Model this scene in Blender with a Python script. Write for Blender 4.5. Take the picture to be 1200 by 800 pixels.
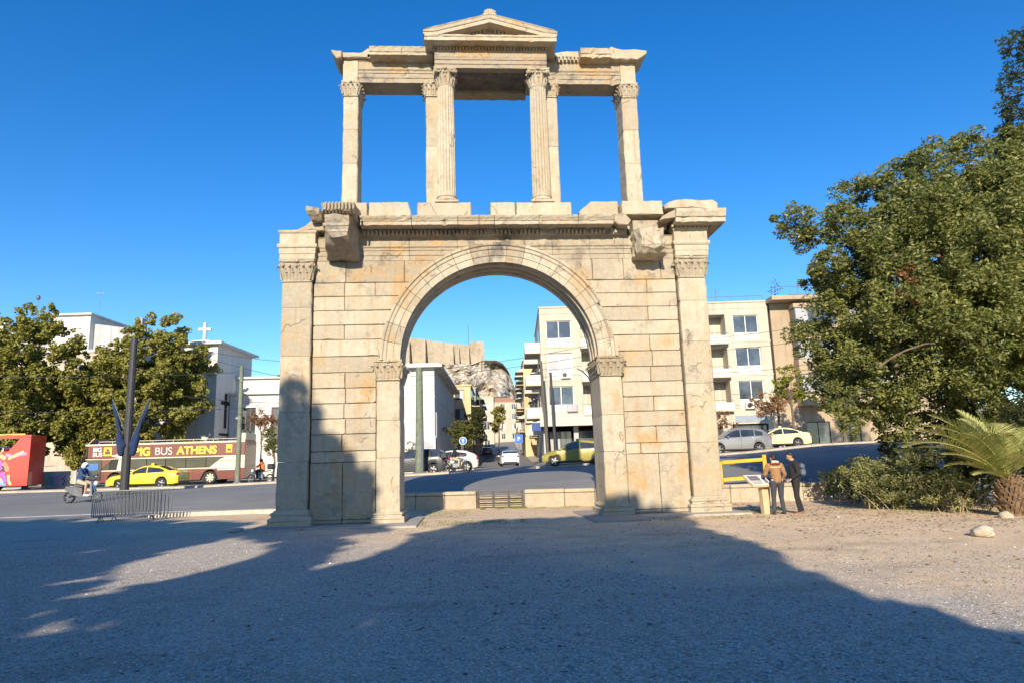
import bpy, bmesh, math, random
import numpy as np
from mathutils import Vector, Matrix
R = math.radians
random.seed(7); rng = np.random.default_rng(7)
for o in list(bpy.data.objects): bpy.data.objects.remove(o)
S = bpy.context.scene
COL = S.collection

# ------------------------------------------------------------ camera
cam_d = bpy.data.cameras.new("camera"); cam = bpy.data.objects.new("camera", cam_d); COL.objects.link(cam)
S.camera = cam
CAM = Vector((-1.03, -20.54, 1.65))
def cam_axes(pitch=10.04, roll=-1.70, yaw=3.91):
    a, b, c = R(pitch), R(roll), R(yaw)
    fw = Vector((math.sin(c)*math.cos(a), math.cos(c)*math.cos(a), math.sin(a)))
    rt = Vector((math.cos(c), -math.sin(c), 0)); up = rt.cross(fw)
    return rt*math.cos(b)+up*math.sin(b), up*math.cos(b)-rt*math.sin(b), fw
RT, UP, FW = cam_axes()
M = Matrix((RT, UP, -FW)).transposed().to_4x4(); M.translation = CAM
cam.matrix_world = M
cam_d.sensor_width = 36; cam_d.lens = 24.0; cam_d.clip_start = 0.1; cam_d.clip_end = 5000

# ------------------------------------------------------------ sky, sun, exposure
SUN_EL, SUN_AZ = 23.0, 10.0            # height; how far the shadows turn right of +Y
w = bpy.data.worlds.new("World"); S.world = w; w.use_nodes = True
nt = w.node_tree; bg = nt.nodes['Background']
sky = nt.nodes.new('ShaderNodeTexSky'); sky.sky_type = 'NISHITA'; sky.sun_disc = False
sky.sun_elevation = R(SUN_EL); sky.sun_rotation = R(180+SUN_AZ)
sky.air_density = 1.0; sky.dust_density = 0.15; sky.ozone_density = 3.3; sky.altitude = 200
hs = nt.nodes.new('ShaderNodeHueSaturation'); hs.inputs['Saturation'].default_value = 1.34; hs.inputs['Hue'].default_value = .507; hs.inputs['Value'].default_value = .95
nt.links.new(sky.outputs[0], hs.inputs['Color']); nt.links.new(hs.outputs[0], bg.inputs[0])
bg.inputs[1].default_value = 0.14
sd = bpy.data.lights.new("sun", 'SUN'); so = bpy.data.objects.new("sun", sd); COL.objects.link(so)
sd.energy = 4.8; sd.angle = R(0.5); sd.color = (1.0, 0.87, 0.68)
dirv = Vector((math.sin(R(SUN_AZ))*math.cos(R(SUN_EL)), math.cos(R(SUN_AZ))*math.cos(R(SUN_EL)), -math.sin(R(SUN_EL))))
so.rotation_euler = dirv.to_track_quat('-Z', 'Y').to_euler(); so.location = (-10, -60, 40)
S.view_settings.view_transform = 'Standard'; S.view_settings.look = 'None'
S.view_settings.exposure = 0.62; S.view_settings.gamma = 1

# ------------------------------------------------------------ helpers
def at(px, py, dep):                    # a point of the place from where it shows in the photo and its distance
    return CAM + (FW*800 + RT*(px-600) + UP*(400-py))*(dep/800)
def atY(px, py, Y):
    d = FW*800 + RT*(px-600) + UP*(400-py); return CAM + d*((Y-CAM.y)/d.y)
def lerp(a, b, t): return a+(b-a)*t

class MB:
    def __init__(s): s.v = []; s.f = []; s.m = []
    def add(s, vs, fs, mi=0, mtx=None):
        b = len(s.v)
        s.v += [tuple((mtx @ Vector(p)) if mtx else p) for p in vs]
        s.f += [tuple(i+b for i in f) for f in fs]; s.m += [mi]*len(fs)
    def box(s, x0, x1, y0, y1, z0, z1, mi=0, mtx=None):
        s.add([(x0,y0,z0),(x1,y0,z0),(x1,y1,z0),(x0,y1,z0),(x0,y0,z1),(x1,y0,z1),(x1,y1,z1),(x0,y1,z1)],
              [(3,2,1,0),(4,5,6,7),(0,1,5,4),(1,2,6,5),(2,3,7,6),(3,0,4,7)], mi, mtx)
    def cbox(s, x0, x1, y0, y1, z0, z1, c=.015, mi=0, mtx=None):   # box with chamfered edges all round
        vs = []; X = (x0, x1); Yy = (y0, y1); Z = (z0, z1)
        idx = {}
        for i in (0,1):
            for j in (0,1):
                for k in (0,1):
                    sx, sy, sz = (1-2*i)*c, (1-2*j)*c, (1-2*k)*c
                    idx[i,j,k,0] = len(vs); vs.append((X[i], Yy[j]+sy, Z[k]+sz))
                    idx[i,j,k,1] = len(vs); vs.append((X[i]+sx, Yy[j], Z[k]+sz))
                    idx[i,j,k,2] = len(vs); vs.append((X[i]+sx, Yy[j]+sy, Z[k]))
        f = []
        for i in (0,1):
            q = [idx[i,0,0,0], idx[i,1,0,0], idx[i,1,1,0], idx[i,0,1,0]]; f.append(q if i else q[::-1])
            q = [idx[0,i,0,1], idx[1,i,0,1], idx[1,i,1,1], idx[0,i,1,1]]; f.append(q[::-1] if i else q)
            q = [idx[0,0,i,2], idx[1,0,i,2], idx[1,1,i,2], idx[0,1,i,2]]; f.append(q if i else q[::-1])
        for i in (0,1):
            for j in (0,1):
                f.append([idx[i,j,0,0], idx[i,j,0,1], idx[i,j,1,1], idx[i,j,1,0]])
                f.append([idx[i,0,j,0], idx[i,0,j,2], idx[i,1,j,2], idx[i,1,j,0]])
                f.append([idx[0,i,j,1], idx[0,i,j,2], idx[1,i,j,2], idx[1,i,j,1]])
                for k in (0,1): f.append([idx[i,j,k,0], idx[i,j,k,1], idx[i,j,k,2]])
        s.add(vs, f, mi, mtx)
    def prism(s, poly, y0, y1, mi=0, mtx=None, ch=0):      # polygon in x,z pushed along y (ch: chamfered front edge)
        n = len(poly)
        if ch:
            c = (sum(p[0] for p in poly)/n, sum(p[1] for p in poly)/n)
            inn = []
            for p in poly:
                d = math.hypot(p[0]-c[0], p[1]-c[1]) or 1
                inn.append((p[0]-(p[0]-c[0])/d*ch, p[1]-(p[1]-c[1])/d*ch))
            vs = [(p[0], y0, p[1]) for p in inn]+[(p[0], y0+ch, p[1]) for p in poly]+[(p[0], y1, p[1]) for p in poly]
            fs = [tuple(range(n)), tuple(range(3*n-1, 2*n-1, -1))]
            for i in range(n):
                j = (i+1) % n; fs += [(j, i, n+i, n+j), (n+j, n+i, 2*n+i, 2*n+j)]
        else:
            vs = [(p[0], y0, p[1]) for p in poly]+[(p[0], y1, p[1]) for p in poly]
            fs = [tuple(range(n)), tuple(range(2*n-1, n-1, -1))]
            for i in range(n):
                j = (i+1) % n; fs.append((j, i, n+i, n+j))
        s.add(vs, fs, mi, mtx)
    def loft(s, rings, mi=0, cap=True, closed=True, mtx=None):
        n = len(rings[0]); vs = [p for r in rings for p in r]; fs = []
        for i in range(len(rings)-1):
            for j in range(n if closed else n-1):
                k = (j+1) % n; fs.append((i*n+j, i*n+k, (i+1)*n+k, (i+1)*n+j))
        if cap: fs += [tuple(range(n))[::-1], tuple(range((len(rings)-1)*n, len(rings)*n))]
        s.add(vs, fs, mi, mtx)
    def lathe(s, prof, n=20, mi=0, mtx=None, cap=True):     # prof: (radius, z)
        s.loft([[(r*math.cos(2*math.pi*k/n), r*math.sin(2*math.pi*k/n), z) for k in range(n)] for r, z in prof], mi, cap, True, mtx)
    def tube(s, pts, rad, n=8, mi=0, mtx=None):
        pts = [Vector(p) for p in pts]; rings = []
        if not hasattr(rad, '__len__'): rad = [rad]*len(pts)
        prev = None
        for i, p in enumerate(pts):
            d = (pts[min(i+1, len(pts)-1)]-pts[max(i-1, 0)]).normalized()
            if prev is None:
                a = Vector((0,0,1)) if abs(d.z) < .9 else Vector((1,0,0))
                u = d.cross(a).normalized()
            else: u = (prev - d*prev.dot(d)).normalized()
            prev = u; v = d.cross(u)
            rings.append([tuple(p+(u*math.cos(2*math.pi*k/n)+v*math.sin(2*math.pi*k/n))*rad[i]) for k in range(n)])
        s.loft(rings, mi, True, True, mtx)
    def ball(s, c, r, n=10, m=7, mi=0, mtx=None):
        if not hasattr(r, '__len__'): r = (r, r, r)
        rings = []
        for i in range(m+1):
            a = math.pi*(i/m); a = min(max(a, .02), math.pi-.02)
            rings.append([(c[0]+r[0]*math.sin(a)*math.cos(2*math.pi*k/n), c[1]+r[1]*math.sin(a)*math.sin(2*math.pi*k/n), c[2]-r[2]*math.cos(a)) for k in range(n)])
        s.loft(rings, mi, True, True, mtx)
    def sweepx(s, prof, x0, x1, step=.14, jit=.006, chip=.12, mi=0):   # moulding profile (y,z) run along x with worn edges
        n = max(2, int(round((x1-x0)/step))+1); rings = []; np_ = len(prof)
        ym = min(p[0] for p in prof)
        for i in range(n):
            x = lerp(x0, x1, i/(n-1)); c = random.random() < chip; k = random.randrange(np_)
            r = []
            for j, (y, z) in enumerate(prof):
                dy = random.uniform(-jit, jit); dz = random.uniform(-jit, jit)
                if c and abs(j-k) < 2 and y < ym+.25: dy += random.uniform(.02, .06); dz += random.uniform(-.03, .02)
                r.append((x, y+dy, z+dz))
            rings.append(r)
        s.loft(rings, mi)
    def build(s, name, mats, parent=None, smooth=False, loc=None, fix=True):
        me = bpy.data.meshes.new(name); me.from_pydata(s.v, [], s.f)
        if not isinstance(mats, (list, tuple)): mats = [mats]
        for m in mats: me.materials.append(m)
        if len(mats) > 1: me.polygons.foreach_set('material_index', s.m)
        if smooth: me.polygons.foreach_set('use_smooth', [True]*len(me.polygons))
        if fix:
            b = bmesh.new(); b.from_mesh(me); bmesh.ops.recalc_face_normals(b, faces=b.faces); b.to_mesh(me); b.free()
        me.update()
        return link(name, me, parent, loc)
def link(name, me, parent=None, loc=None):
    o = bpy.data.objects.new(name, me); COL.objects.link(o)
    if parent: o.parent = parent
    if loc is not None: o.location = loc
    return o
def thing(name, label, cat, loc=(0,0,0), rz=0, group=None, scale=None):
    o = bpy.data.objects.new(name, None); COL.objects.link(o)
    o.location = loc; o.rotation_euler = (0, 0, rz); o.empty_display_size = .3
    if scale: o.scale = scale
    return tag(o, label, cat, group)
def tag(o, label, cat, group=None):
    o['label'] = label; o['category'] = cat
    if group: o['group'] = group
    return o
def kind(o, k): o['kind'] = k; return o
def copy_tree(o, parent=None):
    c = o.copy(); COL.objects.link(c); c.parent = parent
    for ch in o.children: copy_tree(ch, c)
    return c
def box_poly(x0, x1, z0, z1): return [(x0,z0),(x1,z0),(x1,z1),(x0,z1)]
def smooth_angle(o, a=35):
    me = o.data; me.polygons.foreach_set('use_smooth', [True]*len(me.polygons))
    try: me.set_sharp_from_angle(angle=R(a))
    except Exception: pass
    return o

# ------------------------------------------------------------ materials
class NT:
    def __init__(s, name):
        s.m = bpy.data.materials.new(name); s.m.use_nodes = True; s.t = s.m.node_tree
        s.b = s.t.nodes['Principled BSDF']; s.out = s.t.nodes['Material Output']
    def n(s, typ, **kw):
        nd = s.t.nodes.new(typ)
        for k, v in kw.items():
            if k.startswith('i_'):
                nd.inputs[k[2:].replace('_', ' ')].default_value = v
            else: setattr(nd, k, v)
        return nd
    def l(s, a, b): s.t.links.new(a, b)
    def noise(s, scale, detail=4, rough=.55, vec=None, dist=0):
        nd = s.n('ShaderNodeTexNoise'); nd.inputs['Scale'].default_value = scale; nd.inputs['Detail'].default_value = detail
        nd.inputs['Roughness'].default_value = rough; nd.inputs['Distortion'].default_value = dist
        if vec is not None: s.l(vec, nd.inputs['Vector'])
        return nd.outputs['Fac']
    def ramp(s, fac, stops):
        r = s.n('ShaderNodeValToRGB'); s.l(fac, r.inputs[0]); e = r.color_ramp.elements
        while len(e) < len(stops): e.new(.5)
        for i, (p, c) in enumerate(stops):
            e[i].position = p
            if not hasattr(c, '__len__'): c = (c, c, c)
            e[i].color = (*c[:3], 1)
        return r.outputs[0]
    def mix(s, fac, a, b, mode='MIX'):
        m = s.n('ShaderNodeMix', data_type='RGBA', blend_type=mode)
        for sock, v in ((0, fac), (6, a), (7, b)):
            if isinstance(v, bpy.types.NodeSocket): s.l(v, m.inputs[sock])
            elif sock == 0: m.inputs[0].default_value = v
            else: m.inputs[sock].default_value = (*v[:3], 1)
        return m.outputs[2]
    def math(s, op, a, b=0, clamp=False):
        m = s.n('ShaderNodeMath', operation=op); m.use_clamp = clamp
        for i, v in enumerate((a, b)):
            if isinstance(v, bpy.types.NodeSocket): s.l(v, m.inputs[i])
            else: m.inputs[i].default_value = v
        return m.outputs[0]
    def pos(s): return s.n('ShaderNodeNewGeometry').outputs['Position']
    def map(s, vec, scale=(1,1,1), loc=(0,0,0)):
        m = s.n('ShaderNodeMapping'); s.l(vec, m.inputs[0]); m.inputs['Scale'].default_value = scale; m.inputs['Location'].default_value = loc
        return m.outputs[0]
    def bump(s, h, strength=.3, dist=.02):
        b = s.n('ShaderNodeBump'); b.inputs['Strength'].default_value = strength; b.inputs['Distance'].default_value = dist
        s.l(h, b.inputs['Height']); s.l(b.outputs[0], s.b.inputs['Normal']); return b
    def base(s, c):
        if isinstance(c, bpy.types.NodeSocket): s.l(c, s.b.inputs['Base Color'])
        else: s.b.inputs['Base Color'].default_value = (*c[:3], 1)
    def set(s, **kw):
        for k, v in kw.items(): s.b.inputs[k.replace('_', ' ')].default_value = v
        return s.m

MATS = {}
def plain(name, col, rough=.6, metal=0, var=.12, scale=3, bump=.1, bdist=.01, coat=0, spec=.5):
    if name in MATS: return MATS[name]
    t = NT(name); v = t.noise(scale, 5, .6, t.pos()); v2 = t.noise(scale*9, 3, .6, t.pos())
    c = t.mix(t.ramp(v, [(.3, 0), (.7, 1)]), tuple(x*(1-var) for x in col), tuple(min(1, x*(1+var)) for x in col))
    t.base(t.mix(t.math('MULTIPLY', v2, var), c, tuple(x*.4 for x in col)))
    t.set(Roughness=rough, Metallic=metal); t.b.inputs['Specular IOR Level'].default_value = spec
    if coat: t.b.inputs['Coat Weight'].default_value = coat
    if bump: t.bump(t.math('ADD', v, v2), bump, bdist)
    MATS[name] = t.m; return t.m

def marble_mat(name, light, tan, ochre, ochre_amt=.5, patina=.35, streak=.5, bumpd=.03, spots=()):
    t = NT(name); P = t.pos()
    rnd = t.n('ShaderNodeObjectInfo').outputs['Random']
    big = t.noise(.55, 5, .6, P); mid = t.noise(2.6, 7, .65, P); fine = t.noise(22, 5, .7, P); vfine = t.noise(90, 3, .7, P)
    st = t.noise(1.0, 6, .62, t.map(P, (5.0, 5.0, .38)), .6)            # runs of dirt down the face
    vein = t.noise(1.0, 5, .6, t.map(P, (1.2, 1.2, 6.0)), 1.3)          # veins along the bed
    c = t.mix(t.ramp(mid, [(.34, 0), (.68, 1)]), tan, light)
    c = t.mix(t.math('MULTIPLY', t.ramp(rnd, [(.25, 0), (1, 1)]), .75), c, tuple(x*.80 for x in tan))
    c = t.mix(t.math('MULTIPLY', t.ramp(vein, [(.54, 0), (.62, 1)]), .12), c, (.45, .40, .33))
    och = t.math('MULTIPLY', t.ramp(big, [(.50, 0), (.62, 1)]), t.ramp(mid, [(.40, 0), (.62, 1)]))
    c = t.mix(t.math('MULTIPLY', och, ochre_amt), c, ochre)
    s2 = t.math('MULTIPLY', t.ramp(st, [(.53, 0), (.66, 1)]), streak)
    c = t.mix(t.math('MULTIPLY', s2, .6), c, (.42, .25, .12))
    dk = t.math('MULTIPLY', t.ramp(t.noise(1.5, 8, .72, t.map(P, (1,1,1), (7,3,5))), [(.54, 0), (.68, 1)]), patina, True)
    c = t.mix(dk, c, (.17, .15, .13))
    c = t.mix(t.math('MULTIPLY', t.ramp(fine, [(.50, 0), (.72, 1)]), .30), c, (.30, .24, .17))
    n5 = t.noise(1.7, 7, .7, t.map(P, (1,1,.75), (2,8,1)))
    for (cx, cz, rx, rz_, cl_, k_) in spots:              # individual stains with a place of their own
        vm = t.n('ShaderNodeVectorMath', operation='DISTANCE'); t.l(t.map(P, (1/rx, 0, 1/rz_)), vm.inputs[0]); vm.inputs[1].default_value = (cx/rx, 0, cz/rz_)
        q = t.math('SUBTRACT', 1.0, vm.outputs['Value']); q = t.math('ADD', q, t.math('MULTIPLY', t.math('SUBTRACT', n5, .5), 5.0))
        c = t.mix(t.math('MULTIPLY', t.ramp(q, [(.25, 0), (.95, 1)]), k_), c, cl_)
    # hairline cracks and fine dark runs of dirt
    vo = t.n('ShaderNodeTexVoronoi', feature='DISTANCE_TO_EDGE'); vo.inputs['Scale'].default_value = 1.0
    wv = t.n('ShaderNodeVectorMath', operation='ADD'); t.l(t.map(P, (.9,.9,.62)), wv.inputs[0])
    nv = t.n('ShaderNodeTexNoise'); nv.inputs['Scale'].default_value = 2.2; nv.inputs['Detail'].default_value = 6; t.l(P, nv.inputs['Vector'])
    sc_ = t.n('ShaderNodeVectorMath', operation='SCALE'); t.l(nv.outputs['Color'], sc_.inputs[0]); sc_.inputs['Scale'].default_value = .45; t.l(sc_.outputs[0], wv.inputs[1]); t.l(wv.outputs[0], vo.inputs['Vector'])
    crk = t.math('MULTIPLY', t.ramp(vo.outputs['Distance'], [(.0, 1), (.014, 0)]), t.ramp(n5, [(.53, 0), (.60, 1)]))
    c = t.mix(t.math('MULTIPLY', crk, .28), c, (.12,.09,.065))
    runs = t.noise(1.0, 7, .7, t.map(P, (16, 16, .9)), .3); mot = t.noise(7.5, 6, .72, P)
    c = t.mix(t.math('MULTIPLY', t.math('MULTIPLY', t.ramp(runs, [(.56, 0), (.70, 1)]), t.ramp(n5, [(.42, 0), (.60, 1)])), .55), c, (.20,.15,.11))
    c = t.mix(t.math('MULTIPLY', t.ramp(mot, [(.52, 0), (.68, 1)]), .24), c, (.30,.25,.19))
    c = t.mix(t.math('MULTIPLY', t.ramp(mot, [(.32, 1), (.46, 0)]), .22), c, (.72,.68,.60))
    t.base(c); t.set(Roughness=.82); t.b.inputs['Specular IOR Level'].default_value = .25
    pit = t.ramp(t.noise(5, 6, .75, P), [(.26, 0), (.40, 1)])
    h = t.math('ADD', t.math('MULTIPLY', fine, .35), t.math('ADD', t.math('MULTIPLY', mid, 1.0), t.math('MULTIPLY', pit, .12)))
    h = t.math('ADD', h, t.math('ADD', t.math('MULTIPLY', vfine, .12), t.math('MULTIPLY', crk, -.5)))
    t.bump(h, .95, bumpd); return t.m
OC_, DK_ = (.44,.27,.11), (.13,.115,.10)
SPOTS = [(-4.1,3.9,.8,.7,OC_,.75),(-4.4,7.5,1.3,.35,OC_,.6),(-2.9,7.0,.6,.7,OC_,.6),(4.6,7.2,.8,.4,OC_,.6),(5.3,5.3,.4,.8,OC_,.6),(4.6,2.25,1.3,.35,OC_,.85),(5.5,2.0,.3,1.4,OC_,.7),(4.1,1.0,.5,.8,OC_,.6),(-4.9,.7,.5,.5,DK_,.35),(-3.4,4.0,.3,1.2,OC_,.6),(3.5,3.9,.25,1.1,OC_,.6),(2.6,7.2,.5,.5,OC_,.5),(-.5,15.0,1.0,.35,OC_,.7),(1.0,14.9,.9,.4,OC_,.7),(3.2,14.8,.9,.35,OC_,.7),(-3.5,14.8,1.1,.35,OC_,.6),(4.7,6.9,.35,.25,DK_,.6),(-6.3,7.9,.5,.3,DK_,.4),(5.95,5.3,.2,.3,DK_,.5),(-6.3,3.3,.2,1.6,DK_,.25),(1.55,12,.2,1.5,OC_,.4)]
SPOTS2 = SPOTS+[(-.9,8.5,.7,.35,DK_,.9),(.3,8.45,.6,.4,DK_,.85),(1.6,8.35,.8,.35,DK_,.7),(2.6,8.1,.5,.4,DK_,.6),(.0,8.0,.5,.4,DK_,.7),(-3.0,8.3,.7,.3,OC_,.6),(4.7,8.1,.5,.5,OC_,.5)]
M_marble = marble_mat('pentelic_marble', (.53,.475,.36), (.45,.39,.285), (.46,.32,.16), .75, .45, .70, .05, SPOTS)
M_marble2 = marble_mat('pentelic_marble_patinated', (.50,.45,.345), (.39,.335,.245), (.42,.28,.14), .9, 1.15, .85, .06, SPOTS2)
M_marbledark = marble_mat('marble_soffit_shade_crust', (.20,.17,.14), (.10,.085,.07), (.22,.13,.06), .3, .6, .3)  # shade under the centre bay put into the colour, along with black crust
M_carved = marble_mat('carved_weathered_marble', (.52,.46,.345), (.40,.335,.235), (.40,.26,.13), .4, .5, .5, .05)
M_joint = plain('joint_dark_mortar', (.17,.13,.09), .95, var=.3)  # dark mortar tone of the core, showing in the open joints
M_slab = marble_mat('paving_marble', (.48,.45,.40), (.37,.34,.29), (.45,.33,.2), .3, .35, .2)
M_limestone = marble_mat('low_wall_limestone', (.52,.46,.36), (.42,.36,.27), (.5,.36,.2), .25, .45, .4)

def foliage_mat(name, a, b, c2, trans=.25, rough=.55, clump=.9):
    t = NT(name); isl = t.n('ShaderNodeNewGeometry').outputs['Random Per Island']
    n1 = t.noise(clump, 4, .6, t.pos())
    col = t.mix(t.ramp(n1, [(.35, 0), (.65, 1)]), a, b)
    col = t.mix(t.ramp(isl, [(.55, 0), (1, 1)]), col, c2)
    t.base(col); t.set(Roughness=rough); t.b.inputs['Specular IOR Level'].default_value = .35
    tr = t.n('ShaderNodeBsdfTranslucent'); t.l(t.mix(.5, col, (.25,.32,.04)), tr.inputs[0])
    mx = t.n('ShaderNodeMixShader'); mx.inputs[0].default_value = trans
    t.l(t.b.outputs[0], mx.inputs[1]); t.l(tr.outputs[0], mx.inputs[2]); t.l(mx.outputs[0], t.out.inputs[0])
    return t.m
M_leaf_plane = foliage_mat('plane_tree_leaves', (.18,.20,.036), (.29,.28,.055), (.34,.26,.08))
M_leaf_dark = foliage_mat('broad_evergreen_leaves', (.080,.095,.024), (.135,.145,.038), (.19,.185,.055))
M_leaf_carob = foliage_mat('near_evergreen_leaves', (.08,.105,.030), (.195,.21,.055), (.30,.29,.09), .25, .5, .8)
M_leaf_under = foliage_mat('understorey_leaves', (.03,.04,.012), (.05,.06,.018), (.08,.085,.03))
M_leaf_hedge = foliage_mat('hedge_leaves', (.14,.165,.05), (.23,.235,.075), (.36,.32,.17), .2, .6, 2.2)
M_leaf_rust = foliage_mat('dry_rusty_leaves', (.24,.11,.05), (.34,.16,.07), (.16,.10,.04))
M_leaf_yellow = foliage_mat('yellow_green_leaves', (.20,.22,.02), (.30,.28,.03), (.14,.16,.03))
M_palm = foliage_mat('palm_leaflets', (.32,.36,.10), (.48,.47,.17), (.54,.50,.22), .2, .45, 1.5)
M_grass = foliage_mat('grass_blades', (.12,.16,.03), (.2,.22,.05), (.3,.27,.1), .2, .6, 3)
M_bark = plain('bark', (.16,.12,.085), .9, var=.4, scale=6, bump=.6, bdist=.03)
M_palmbark = plain('palm_trunk_fibre', (.24,.155,.085), .9, var=.4, scale=9, bump=.6, bdist=.03)

def asphalt():
    t = NT('asphalt'); P = t.pos(); a = t.noise(.35, 5, .6, P); b = t.noise(60, 3, .8, P); c = t.noise(.9, 4, .6, t.map(P, (.15, 2.5, 1)))
    col = t.mix(t.ramp(a, [(.35, 0), (.7, 1)]), (.17,.17,.165), (.235,.23,.22))
    col = t.mix(t.math('MULTIPLY', t.ramp(c, [(.45, 0), (.65, 1)]), .35), col, (.115,.115,.115))
    col = t.mix(t.math('MULTIPLY', t.ramp(b, [(.4, 0), (.8, 1)]), .5), col, (.28,.27,.25))
    t.base(col); t.set(Roughness=.82); t.bump(b, .3, .01); return t.m
M_asphalt = asphalt()
def gravel_ground():
    t = NT('gravel_earth'); P = t.pos()
    v = t.n('ShaderNodeTexVoronoi'); v.inputs['Scale'].default_value = 42; t.l(P, v.inputs['Vector'])
    v2 = t.n('ShaderNodeTexVoronoi'); v2.inputs['Scale'].default_value = 95; t.l(P, v2.inputs['Vector'])
    sep = t.n('ShaderNodeSeparateColor'); t.l(v.outputs['Color'], sep.inputs[0])
    grav = t.ramp(sep.outputs[0], [(0, (.33,.30,.255)), (.45, (.50,.46,.395)), (.8, (.62,.58,.51)), (1, (.78,.74,.66))])
    grav = t.mix(t.ramp(v.outputs['Distance'], [(.25, 0), (.75, .60)]), grav, (.19,.175,.155))
    n = t.noise(.22, 5, .62, P); n2 = t.noise(1.3, 6, .65, P); n3 = t.noise(30, 4, .75, P)
    sx = t.n('ShaderNodeSeparateXYZ'); t.l(P, sx.inputs[0])
    earth = t.mix(t.ramp(n2, [(.35, 0), (.65, 1)]), (.66,.48,.30), (.80,.61,.40))
    earth = t.mix(t.ramp(n3, [(.45, 0), (.8, .6)]), earth, (.34,.26,.18))
    # trodden earth near the monument and to the right, loose grey gravel elsewhere
    k = t.math('ADD', t.math('MULTIPLY', sx.outputs['X'], .075), t.math('MULTIPLY', sx.outputs['Y'], .085))
    k = t.math('ADD', k, t.math('ADD', t.math('MULTIPLY', n, 1.3), t.math('MULTIPLY', n2, .35)))
    fac = t.ramp(k, [(-.0, .16), (.45, 1)])
    col = t.mix(fac, grav, earth)
    damp = t.noise(.5, 5, .6, t.map(P, (.5, 1.2, 1), (3, 9, 0)))
    col = t.mix(t.math('MULTIPLY', t.ramp(damp, [(.56, 0), (.68, 1)]), .45), col, (.27,.21,.15))
    t.base(col); t.set(Roughness=.95); t.b.inputs['Specular IOR Level'].default_value = .2
    h = t.math('ADD', t.math('MULTIPLY', v.outputs['Distance'], -1.0), t.math('MULTIPLY', n3, .5))
    h = t.math('ADD', h, t.math('MULTIPLY', v2.outputs['Distance'], -.4))
    t.bump(h, .45, .02); return t.m
M_ground = gravel_ground()
M_pave = plain('pavement_slabs', (.46,.40,.31), .85, var=.2, scale=1.5, bump=.2)
M_soil = plain('far_ground', (.30,.25,.17), .95, var=.3, scale=.3)
M_white = plain('painted_marking', (.70,.68,.63), .7, var=.15)
M_kerb = plain('kerb_stone', (.5,.45,.37), .85, var=.2, scale=4)
M_dark = plain('dark_interior', (.012,.012,.014), .6, var=.2, bump=0)
M_black = plain('black_plastic', (.02,.02,.022), .45, var=.1, bump=0)
M_rubber = plain('tyre_rubber', (.025,.025,.026), .8, var=.1)
M_alloy = plain('alloy_rim', (.55,.56,.58), .3, .9, var=.1, bump=0)
M_chrome = plain('chrome', (.7,.7,.7), .15, 1, var=.05, bump=0)
M_steel = plain('galvanised_steel', (.22,.23,.24), .5, .6, var=.15, scale=8, bump=.05)
M_red = plain('red_lamp', (.45,.02,.02), .25, var=.1, bump=0, coat=.5)
M_amber = plain('amber_lens', (.8,.30,.03), .25, var=.1, bump=0)
M_lampw = plain('headlamp_lens', (.75,.77,.8), .15, .2, var=.05, bump=0)
def glass_mat(name, col=(.03,.035,.04), rough=.06):
    t = NT(name); v = t.noise(.8, 3, .5, t.pos())
    t.base(t.mix(t.ramp(v, [(.4, 0), (.6, 1)]), col, tuple(x*1.8 for x in col))); t.set(Roughness=rough)
    t.b.inputs['Specular IOR Level'].default_value = .9; return t.m
M_glass = glass_mat('window_glass', (.05,.06,.07)); M_carglass = glass_mat('car_glass', (.02,.024,.028))
M_curtain = plain('pale_curtain', (.36,.37,.38), .5, var=.15, scale=.7, bump=0)
def paint(name, col, coat=.6, rough=.35, metal=0): return plain(name, col, rough, metal, var=.04, scale=2, bump=0, coat=coat)
# ------------------------------------------------------------ the ground: plaza, avenue, pavements, side street
def y_near(x): return 6.15-.15*x if x > -9.5 else lerp(7.57, 7.2, min(1, (-9.5-x)/5))
def y_med(x): return 20.9-.12*x if x < 6 else 20.18+.22*(x-6)
def y_far(x): return float(np.interp(x, [-80,-20,0,15,60], [41,37.2,34.2,33.5,37]))
def zfar(x): return float(np.interp(x, [-80,-29,-18,-4,3.4,17,22,60], [.6,.74,.74,1.12,1.36,1.85,2.2,3.0]))
def zt(x, y):
    s = y-y_near(x)
    z = 0 if s <= 0 else zfar(x)*(1-math.exp(-s/5.0))
    if y > 58: z += (y-58)*.040 + max(0, y-150)*.06
    return z
def strip(name, ya, yb, xs, ny, mat, dz=0, zf=None, lab=None):
    m = MB(); zf = zf or zt
    for x in xs:
        a = ya(x) if callable(ya) else ya; b = yb(x) if callable(yb) else yb
        for j in range(ny+1):
            t = j/ny; y = lerp(a, b, t); m.v.append((x, y, zf(x, y)+dz))
    n = ny+1
    for i in range(len(xs)-1):
        for j in range(ny): m.f.append((i*n+j, (i+1)*n+j, (i+1)*n+j+1, i*n+j+1)); m.m.append(0)
    return kind(m.build(name, mat, smooth=True), 'structure')
XS = [-220,-140,-90,-60]+[x*1.5 for x in range(-33, 34)]+[60,90,140,220]
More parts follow.
